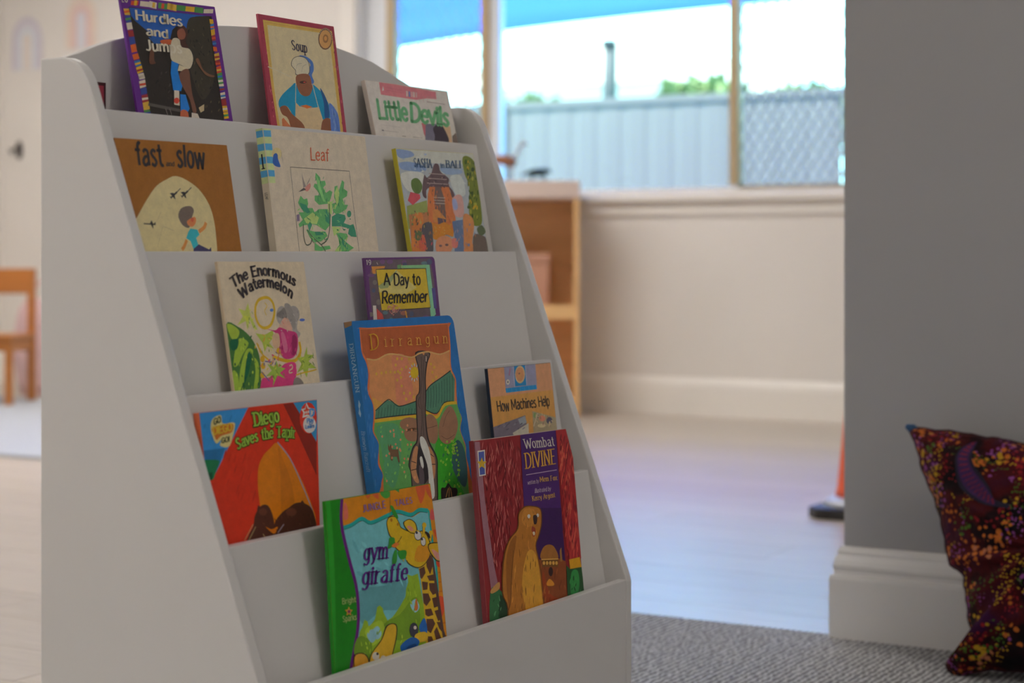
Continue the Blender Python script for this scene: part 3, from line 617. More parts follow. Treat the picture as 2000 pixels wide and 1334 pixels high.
BOOKS['soup'] = dict(tl=(0.02589, 0.33651, 0.96773), w=0.15451, h=0.21435, t=0.003, m=0.145, phi=0.0054, label='maroon bordered cream paperback with a chef in white hat, top tier middle', base=(525, 74, 122), edge=(0.525, 0.074, 0.122), spine=(0.525, 0.074, 0.122),
 art=[('p',(880,608,146),[(7.2,207.8),(149.1,208.0),(146.5,53.2),(12.8,47.5),(8.7,119.7)]),
('p',(880,752,468),[(14.9,202.1),(142.3,203.1),(140.6,52.9),(17.5,47.7),(13.6,120.1)]),
('l',(823,489,130),0.98,[(11.7,204.9),(145.5,205.5)]),
('l',(823,489,130),0.98,[(11.7,204.9),(10.8,119.9),(14.9,47.6)]),
('l',(823,489,130),1.09,[(145.5,205.5),(143.4,53.1)]),
('l',(880,783,560),1.22,[(6.0,149.9),(25.4,146.1),(52.3,140.2)]),
('e',(276,147,86),[(132.7,196.1),(15.6,1.5),(-2.9,-14.4)]),
('e',(880,485,171),[(132.7,195.7),(13.2,1.2),(-2.5,-12.2)]),
('e',(507,239,93),[(133.3,196.4),(6.1,0.6),(-1.2,-5.7)]),
('e',(880,448,137),[(133.3,196.7),(3.3,0.3),(-0.6,-3.1)]),
('l',(880,742,507),0.89,[(122.4,201.4),(121.0,202.2)]),
('l',(880,742,507),0.91,[(124.4,203.5),(123.3,204.7)]),
('l',(880,742,507),0.89,[(126.8,205.4),(126.0,206.9)]),
('l',(880,742,507),0.92,[(129.4,206.9),(129.0,208.6)]),
('l',(880,742,507),0.91,[(132.1,207.9),(132.1,209.8)]),
('l',(880,742,507),0.89,[(134.9,208.5),(135.2,210.5)]),
('l',(880,742,507),0.89,[(137.6,208.6),(138.3,210.6)]),
('l',(880,742,507),0.89,[(140.1,208.2),(141.1,210.1)]),
('l',(880,742,507),0.89,[(142.3,207.3),(143.6,209.1)]),
('l',(880,742,507),0.94,[(144.1,206.0),(145.7,207.5)]),
('l',(880,742,507),0.9,[(145.5,204.2),(147.3,205.5)]),
('l',(880,742,507),0.94,[(146.3,202.2),(148.3,203.1)]),
('l',(880,742,507),0.92,[(146.7,199.9),(148.6,200.4)]),
('l',(880,742,507),0.91,[(146.4,197.4),(148.3,197.6)]),
('t', (48, 48, 114), 'serifc', 'Soup', ((58.7, 175.5), (90.3, 174.3), (58.9, 187.7), 0)),
('s',(114,263,708),[(72.2,169.3),(86.6,169.4),(98.9,163.7),(99.6,153.5),(94.3,146.2),(97.2,138.3),(92.1,135.1),(88.1,143.0),(88.9,152.6),(93.7,159.8),(85.8,165.3)]),
('s',(122,114,103),[(53.5,155.8),(58.7,164.3),(71.4,168.5),(85.3,167.3),(91.8,159.7),(87.5,146.8),(61.7,143.9),(60.6,149.6)]),
('s',(880,799,584),[(54.7,155.9),(59.5,164.0),(71.2,167.8),(84.7,166.7),(90.6,159.3),(86.5,147.2),(62.7,144.7),(61.6,150.1)]),
('c',(507,463,381),0.52,[(63.3,151.9),(66.6,157.6),(75.8,159.7)]),
('c',(507,463,381),0.54,[(73.6,148.7),(77.2,155.7),(84.6,159.1)]),
('s',(405,165,86),[(62.0,143.4),(86.6,146.7),(91.4,135.1),(87.1,122.5),(76.5,118.3),(65.9,120.8),(59.9,130.1)]),
('s',(26,405,708),[(57.9,133.3),(47.8,128.5),(29.6,117.9),(19.1,107.9),(20.7,99.6),(33.2,103.5),(41.6,96.7),(47.4,87.7),(102.4,90.8),(107.3,90.4),(121.5,93.0),(123.2,109.2),(114.4,122.4),(99.4,132.3),(91.1,133.7),(86.2,122.5),(76.5,118.4),(64.9,121.0)]),
('s',(405,165,86),[(61.6,132.2),(91.3,134.4),(87.1,122.5),(76.5,118.3),(65.9,120.8)]),
('e',(93,52,43),[(73.8,135.8),(7.2,0.6),(-0.4,-1.8)]),
('e',(823,122,86),[(76.7,136.0),(2.7,0.2),(-0.2,-0.8)]),
('s',(35,147,421),[(108.2,130.9),(117.5,120.5),(121.6,107.1),(120.2,94.6),(110.7,92.7),(112.3,112.0)]),
('p',(880,682,396),[(53.2,109.5),(60.5,104.6),(75.8,103.5),(94.0,105.3),(101.0,106.4),(106.8,88.4),(97.6,78.3),(92.1,50.9),(58.4,49.4),(65.2,77.9),(48.6,88.4)]),
('l',(880,785,573),1.34,[(58.4,132.6),(53.1,108.8)]),
('l',(880,785,573),1.34,[(93.0,133.8),(99.7,105.7)]),
('p',(880,231,54),[(61.8,105.3),(74.3,107.5),(87.3,105.6),(75.6,102.8)]),
('s',(374,147,74),[(20.5,100.7),(33.2,103.5),(43.2,94.1),(64.7,81.3),(65.6,63.2),(62.9,49.6),(43.0,48.8),(35.1,85.6),(23.6,92.3)]),
('s',(374,147,74),[(107.4,90.8),(121.4,92.6),(123.4,79.7),(120.7,52.1),(92.1,50.9),(100.1,79.8)]),
('s',(165,316,823),[(123.9,112.7),(136.2,105.2),(141.1,91.7),(137.1,52.8),(120.7,52.1),(122.3,93.3)]),
('l',(430,588,880),0.89,[(128.3,106.1),(131.1,80.1)]),
('l',(57,165,603),0.91,[(132.4,103.6),(136.4,77.6)]),
('p',(823,276,122),[(21.3,86.2),(24.9,88.4),(37.9,77.8),(20.7,77.6)]),
('b',[(321,521,880),(57,147,507)],8,12.5,1.07,1.57,0.2,5,(128.6,107.5),(7.0,0.4),(-1.0,-27.6),(1.0,0.06),(-0.2,-0.98)),
('b',[(823,217,276),(330,35,68)],16,5.2,1.39,1.57,0.3,6,(5.0,205.3),(4.3,0.4),(-1.8,-118.8),(0.99,0.1),(-0.18,-0.98)),
('b',[(823,217,276),(330,35,68)],14,5.5,1.46,1.57,0.3,7,(147.8,202.0),(7.2,0.7),(-4.3,-114.3),(1.0,0.1),(-0.19,-0.98))])
BOOKS['devils'] = dict(tl=(0.02412, 0.5633, 0.90592), w=0.20199, h=0.15465, t=0.006, m=0.2417, phi=0.0035, label='white paperback with green title and pink banner, top tier right', base=(880, 827, 755), edge=(0.88, 0.77, 0.668), spine=(0.88, 0.77, 0.668),
 art=[('p',(880,295,333),[(32.0,155.5),(170.4,151.0),(168.3,140.4),(142.9,139.8),(116.2,135.8),(30.8,137.1)]),
('p',(880,814,760),[(40.0,149.8),(40.3,143.6),(35.1,142.5)]),
('l',(793,209,266),0.5,[(46.1,148.3),(86.9,146.6)]),
('l',(793,209,266),0.52,[(44.7,144.4),(85.7,143.1)]),
('p',(880,833,742),[(94.7,146.9),(98.0,146.9),(95.9,138.9),(92.5,139.0)]),
('p',(159,331,682),[(100.5,146.8),(103.9,146.7),(101.8,139.0),(98.4,139.0)]),
('p',(880,579,579),[(106.5,146.7),(109.9,146.7),(107.8,139.1),(104.4,139.2)]),
('p',(880,833,742),[(111.6,146.7),(115.0,146.7),(113.0,139.2),(109.6,139.2)]),
('p',(880,579,579),[(117.6,146.6),(121.0,146.5),(119.0,139.2),(115.6,139.3)]),
('l',(793,488,471),0.66,[(124.7,142.5),(122.3,133.5)]),
('l',(793,488,471),0.66,[(135.1,142.4),(132.7,133.4)]),
('l',(793,488,471),0.66,[(145.6,142.4),(143.1,133.3)]),
('l',(682,405,390),0.8,[(143.6,141.9),(166.6,142.0)]),
('l',(488,405,367),0.97,[(141.0,134.8),(188.8,134.2)]),
('l',(793,736,682),0.98,[(16.1,94.9),(60.6,93.7)]),
('l',(298,278,266),1.71,[(15.4,87.3),(19.9,87.1)]),
('l',(682,630,580),0.95,[(19.9,87.1),(54.7,86.5)]),
('l',(488,446,405),1.22,[(61.4,81.7),(70.5,81.6)]),
('l',(580,542,488),0.8,[(87.3,81.7),(111.1,81.4)]),
('p',(793,254,304),[(116.5,103.2),(129.3,102.7),(120.8,79.5),(117.0,88.1)]),
('p',(278,266,360),[(126.6,102.5),(163.3,104.5),(141.3,68.7),(112.9,67.4)]),
('s',(89,71,96),[(143.6,96.4),(155.7,103.0),(169.4,101.6),(178.7,90.4),(179.1,79.5),(178.5,63.5),(133.3,61.5),(143.6,84.6)]),
('p',(880,618,381),[(169.7,102.4),(189.5,102.5),(184.0,63.7),(174.8,63.3),(179.1,84.4),(175.2,93.2)]),
('p',(278,219,188),[(189.5,88.0),(200.7,93.6),(204.4,64.6),(184.0,63.7)]),
('t', (231, 620, 304), 'fat', 'Little', ((14.0, 103.8), (84.5, 104.2), (16.6, 128.8), 0)),
('t', (231, 620, 304), 'fat', 'Devils', ((90.3, 104.1), (186.9, 102.6), (97.1, 130.0), 0))])
BOOKS['fast'] = dict(tl=(0.0888, 0.0175, 0.79909), w=0.1821, h=0.1965, t=0.004, m=0.1709, phi=0.0077, label='brown book with cream oval, boy and aeroplanes, half behind left side panel', base=(454, 185, 35), edge=(0.454, 0.185, 0.035), spine=(0.454, 0.185, 0.035),
 art=[('s',(880,756,403),[(86.0,158.4),(102.4,155.2),(122.7,144.8),(136.7,127.7),(141.4,108.0),(140.6,86.0),(138.0,68.6),(131.7,45.7),(-1.3,48.3),(-11.7,75.6),(1.9,97.3),(17.9,113.8),(35.9,131.8),(53.6,146.6),(71.7,154.4)]),
('l',(708,603,330),0.66,[(55.4,118.6),(45.7,107.4),(45.0,104.0)]),
('l',(708,603,330),0.66,[(54.7,103.0),(49.4,92.9),(42.0,80.7)]),
('l',(708,603,330),0.68,[(56.3,103.0),(72.1,98.5)]),
('l',(68,65,74),2.0,[(76.2,135.3),(85.8,140.9)]),
('l',(68,65,74),0.96,[(84.8,140.2),(92.2,144.9)]),
('p',(68,65,74),[(73.7,139.2),(78.0,139.8),(84.5,138.8),(78.0,135.9)]),
('p',(68,65,74),[(80.9,137.6),(81.6,132.5),(78.3,134.8)]),
('p',(68,65,74),[(73.0,135.8),(76.7,135.3),(74.9,133.0)]),
('l',(68,65,74),2.0,[(94.3,136.8),(104.0,142.4)]),
('l',(68,65,74),0.95,[(103.0,141.7),(110.6,146.5)]),
('p',(68,65,74),[(91.7,140.7),(96.1,141.4),(102.7,140.3),(96.1,137.4)]),
('p',(68,65,74),[(99.1,139.1),(99.7,134.0),(96.4,136.2)]),
('p',(68,65,74),[(91.0,137.3),(94.8,136.8),(93.0,134.4)]),
('l',(68,65,74),1.23,[(25.9,105.9),(43.6,105.2)]),
('p',(68,65,74),[(34.8,105.7),(38.8,109.6),(40.5,105.7),(39.4,100.1),(37.0,104.6)]),
('p',(68,65,74),[(41.3,105.7),(44.5,107.9),(43.7,104.0)]),
('s',(251,195,165),[(82.9,116.1),(89.8,123.4),(104.0,125.7),(109.4,121.0),(104.3,112.9),(97.9,102.0),(88.4,104.0),(83.7,109.9)]),
('s',(880,316,117),[(99.8,111.2),(109.6,113.8),(110.4,108.4),(103.9,103.0),(97.0,104.3),(95.2,108.3)]),
('e',(823,165,86),[(104.8,110.6),(2.5,0.0),(-0.5,-2.5)]),
('p',(63,623,730),[(99.7,100.9),(110.7,99.8),(113.3,94.1),(107.1,90.6),(109.5,81.5),(100.1,78.1),(96.9,87.2),(90.4,90.4),(95.6,97.5)]),
('c',(880,375,105),4.22,[(112.8,97.5),(122.5,102.1),(127.2,107.7)]),
('c',(880,375,105),4.0,[(91.1,88.4),(85.5,81.6),(80.9,77.7)]),
('p',(80,74,195),[(100.3,78.7),(109.9,83.5),(126.1,77.7),(129.9,80.5),(129.2,68.7),(116.6,57.4),(94.2,57.7)]),
('t', (57, 52, 57), 'cond', 'fast', ((27.8, 168.4), (70.0, 169.0), (28.3, 192.9), 0)),
('t', (130, 107, 86), 'cond', 'and', ((73.9, 169.1), (87.3, 169.1), (74.6, 174.5), 0)),
('t', (57, 52, 57), 'cond', 'slow', ((91.8, 168.8), (138.0, 168.9), (94.1, 193.8), 0))])
BOOKS['leaf'] = dict(tl=(0.08871, 0.26478, 0.8236), w=0.20564, h=0.22039, t=0.01, m=0.1422, phi=0.0057, label='cream book with green oak leaf drawing and striped blue spine', base=(880, 770, 601), edge=(0.88, 0.767, 0.594), spine=(0.88, 0.767, 0.587),
 art=[('p',(763,880,437),[(-1.9,220.3),(14.4,220.8),(14.3,218.3),(-1.9,217.8)]),
('p',(135,518,880),[(-1.9,217.8),(14.3,218.3),(14.0,210.6),(-1.9,210.2)]),
('p',(763,880,437),[(-1.9,210.2),(14.0,210.6),(13.6,202.6),(-1.9,202.3)]),
('p',(135,518,880),[(-1.9,202.3),(13.6,202.6),(13.3,194.8),(-2.0,194.5)]),
('p',(763,880,437),[(-2.0,194.5),(13.3,194.8),(12.9,187.2),(-2.0,187.0)]),
('p',(135,518,880),[(-2.0,187.0),(12.9,187.2),(12.6,179.3),(-2.0,179.2)]),
('p',(763,880,437),[(-2.0,179.2),(12.6,179.3),(12.2,171.3),(-2.0,171.3)]),
('p',(135,518,880),[(-2.0,171.3),(12.2,171.3),(11.9,163.8),(-2.1,163.7)]),
('p',(763,880,437),[(-2.1,163.7),(11.9,163.8),(11.6,156.2),(-2.1,156.2)]),
('e',(880,750,373),[(20.5,191.0),(9.5,0.4),(-1.4,-7.4)]),
('s',(65,192,668),[(11.2,182.4),(14.1,189.5),(19.0,191.6),(21.9,189.8),(21.8,184.7),(24.6,175.9),(16.4,176.0),(11.5,178.6)]),
('l',(526,454,357),0.49,[(29.5,193.3),(30.2,180.6)]),
('t', (880, 195, 91), 'hand', 'Leaf', ((84.8, 186.2), (122.2, 186.1), (86.0, 200.8), 0)),
('l',(135,118,96),0.66,[(43.2,176.1),(163.1,175.1)]),
('l',(135,118,96),0.66,[(43.4,176.1),(41.6,53.6)]),
('l',(135,118,96),0.69,[(162.6,175.2),(163.2,41.3)]),
('p',(454,388,342),[(64.4,168.9),(67.7,158.7),(69.9,153.6),(64.3,152.2)]),
('p',(454,388,342),[(82.0,166.2),(76.3,159.0),(69.9,153.6),(74.1,158.9)]),
('s',(880,394,328),[(69.9,153.6),(78.2,157.7),(78.8,153.2),(72.0,147.9),(66.0,149.6)]),
('p',(171,144,135),[(53.8,146.8),(65.4,152.2),(69.1,149.7),(58.2,147.5)]),
('p',(202,625,225),[(92.6,171.1),(100.2,165.5),(100.3,160.9),(109.2,161.8),(110.5,157.3),(104.2,153.2),(108.4,146.7),(116.8,150.2),(121.9,148.3),(117.0,140.3),(111.3,133.7),(100.2,132.8),(91.4,132.0),(83.8,137.1),(84.9,143.0),(95.8,143.6),(91.5,149.0),(84.9,154.0),(87.8,157.7),(94.5,156.6),(90.2,164.5)]),
('p',(357,829,300),[(93.2,168.5),(97.3,162.1),(99.6,151.8),(105.2,136.2),(100.9,136.1),(94.7,149.0),(92.5,159.4)]),
('p',(202,625,225),[(145.1,163.5),(149.1,160.9),(146.3,152.9),(153.6,149.7),(151.2,143.7),(141.5,140.2),(144.5,132.9),(151.3,133.0),(146.8,127.6),(133.5,122.8),(124.2,120.7),(118.3,124.6),(117.9,133.8),(127.1,135.3),(124.0,141.8),(127.7,155.1),(133.6,156.5),(135.6,150.0)]),
('p',(646,879,300),[(133.3,155.2),(136.2,147.3),(131.5,135.3),(123.3,127.3),(118.8,127.2),(127.1,135.3),(126.1,147.1)]),
('p',(202,625,225),[(57.2,142.4),(62.6,138.0),(69.3,139.4),(70.1,133.0),(67.0,127.8),(77.7,127.9),(80.9,122.8),(90.3,126.8),(99.0,127.0),(107.8,127.1),(113.1,120.6),(108.3,107.5),(98.2,100.9),(82.2,107.3),(73.9,108.5),(56.6,107.1),(47.7,104.5),(46.4,108.3),(55.8,113.5),(49.1,122.4),(59.6,122.5),(52.7,130.1),(50.3,133.9)]),
('p',(83,420,248),[(53.4,134.0),(65.6,131.6),(72.4,122.7),(65.7,121.3),(56.1,126.3)]),
('p',(646,879,300),[(76.7,122.7),(88.3,116.4),(82.4,108.6),(61.4,109.7),(58.1,114.8)]),
('p',(83,420,248),[(103.4,127.0),(113.1,120.6),(109.4,107.5),(100.6,112.6)]),
('p',(646,879,300),[(109.6,136.3),(118.5,136.4),(115.3,120.6),(109.2,123.2)]),
('p',(83,420,248),[(114.8,118.0),(126.6,122.1),(141.9,120.3),(143.2,115.7),(137.7,110.3),(150.7,107.8),(157.8,109.2),(160.7,101.2),(161.3,93.2),(150.1,93.8),(144.0,97.1),(147.6,103.8),(130.1,106.3),(112.4,106.2)]),
('p',(646,879,300),[(112.4,106.2),(129.9,105.0),(126.6,99.7),(114.4,94.4)]),
('e',(83,420,248),[(151.3,121.7),(4.5,0.1),(-0.9,-4.2)]),
('p',(202,625,225),[(119.5,97.7),(128.5,98.4),(141.7,97.1),(143.2,93.2),(134.5,89.2),(143.5,83.9),(152.9,79.9),(141.9,76.0),(123.7,52.5),(115.4,55.2),(113.0,76.1),(123.4,83.9),(122.8,91.8)]),
('p',(83,420,248),[(123.7,96.4),(139.3,85.2),(139.9,77.3),(130.1,83.9)]),
('p',(646,879,300),[(113.2,77.4),(125.3,82.6),(126.9,68.2),(115.8,68.3)]),
('p',(202,625,225),[(59.8,102.0),(76.4,99.5),(98.0,99.6),(101.3,94.4),(87.0,87.9),(73.8,86.6),(83.5,81.4),(103.3,82.7),(104.7,78.8),(84.7,76.3),(71.9,77.0),(73.8,86.6),(66.3,91.8)]),
('p',(83,420,248),[(76.4,99.5),(98.0,99.6),(92.8,95.7),(77.6,95.0)]),
('p',(83,420,248),[(64.0,107.2),(70.4,112.4),(72.5,107.2),(65.7,99.5)]),
('c',(171,202,144),1.49,[(55.8,108.4),(53.7,94.3),(56.4,84.1),(65.0,85.1),(69.5,91.5)]),
('c',(171,202,144),1.49,[(62.0,102.0),(70.8,92.8),(86.1,83.8),(94.0,74.3),(102.2,55.4)]),
('c',(171,202,144),1.52,[(112.4,133.7),(108.3,107.5),(100.1,90.5),(86.1,83.8)]),
('p',(328,248,388),[(44.3,119.1),(50.4,120.5),(49.2,112.2),(43.9,111.5)]),
('b',[(96,388,181),(470,880,319)],14,7.6,1.15,1.57,0.6,8,(89.7,167.1),(21.8,0.7),(-1.0,-31.2),(1.0,0.04),(-0.2,-0.98)),
('b',[(96,388,181),(540,880,293)],14,7.7,1.18,1.57,0.7,9,(122.2,154.9),(29.2,0.8),(-6.4,-31.6),(1.0,0.03),(-0.21,-0.98)),
('b',[(71,328,181),(489,854,261),(675,880,301)],22,7.6,1.32,1.57,1.2,10,(52.7,130.1),(55.9,0.9),(-4.7,-24.3),(1.0,0.02),(-0.2,-0.98)),
('b',[(45,300,181),(286,734,286)],14,7.4,1.35,0.4,0.6,11,(114.8,118.0),(47.2,0.5),(-4.8,-23.6),(1.0,0.01),(-0.19,-0.98)),
('b',[(59,328,153),(437,805,248)],10,7.8,1.35,0.3,0.8,12,(67.8,99.5),(30.2,0.1),(-2.0,-10.3),(1.0,0.0),(-0.18,-0.98)),
('b',[(71,357,153),(526,854,225)],10,7.9,1.38,1.57,0.7,13,(121.3,95.7),(24.7,0.1),(-3.9,-19.6),(1.0,0.01),(-0.2,-0.98))],
 spine_art=[('p', (763, 880, 437), [(0.3, 220.3), (10.0, 220.3), (10.0, 217.8), (0.3, 217.8)]), ('p', (135, 518, 880), [(0.3, 217.8), (10.0, 217.8), (10.0, 210.1), (0.3, 210.1)]), ('p', (763, 880, 437), [(0.3, 210.1), (10.0, 210.1), (10.0, 202.2), (0.3, 202.2)]), ('p', (135, 518, 880), [(0.3, 202.2), (10.0, 202.2), (10.0, 194.3), (0.3, 194.3)]), ('p', (763, 880, 437), [(0.3, 194.3), (10.0, 194.3), (10.0, 186.7), (0.3, 186.7)]), ('p', (135, 518, 880), [(0.3, 186.7), (10.0, 186.7), (10.0, 178.9), (0.3, 178.9)]), ('p', (763, 880, 437), [(0.3, 178.9), (10.0, 178.9), (10.0, 171.0), (0.3, 171.0)]), ('p', (135, 518, 880), [(0.3, 171.0), (10.0, 171.0), (10.0, 163.4), (0.3, 163.4)]), ('p', (763, 880, 437), [(0.3, 163.4), (10.0, 163.4), (10.0, 155.9), (0.3, 155.9)]), ('p', (36, 36, 45), [(4, 172.9), (6, 172.9), (6, 190.5), (4, 190.5)]), ('p', (36, 36, 45), [(2.4, 172.9), (7.6, 172.9), (7.6, 174.1), (2.4, 174.1)]), ('t', (171, 144, 127), 'plain', 'LEAF', ((3.2, 145.2), (3.2, 137.1), (6.6, 145.2), 0))])
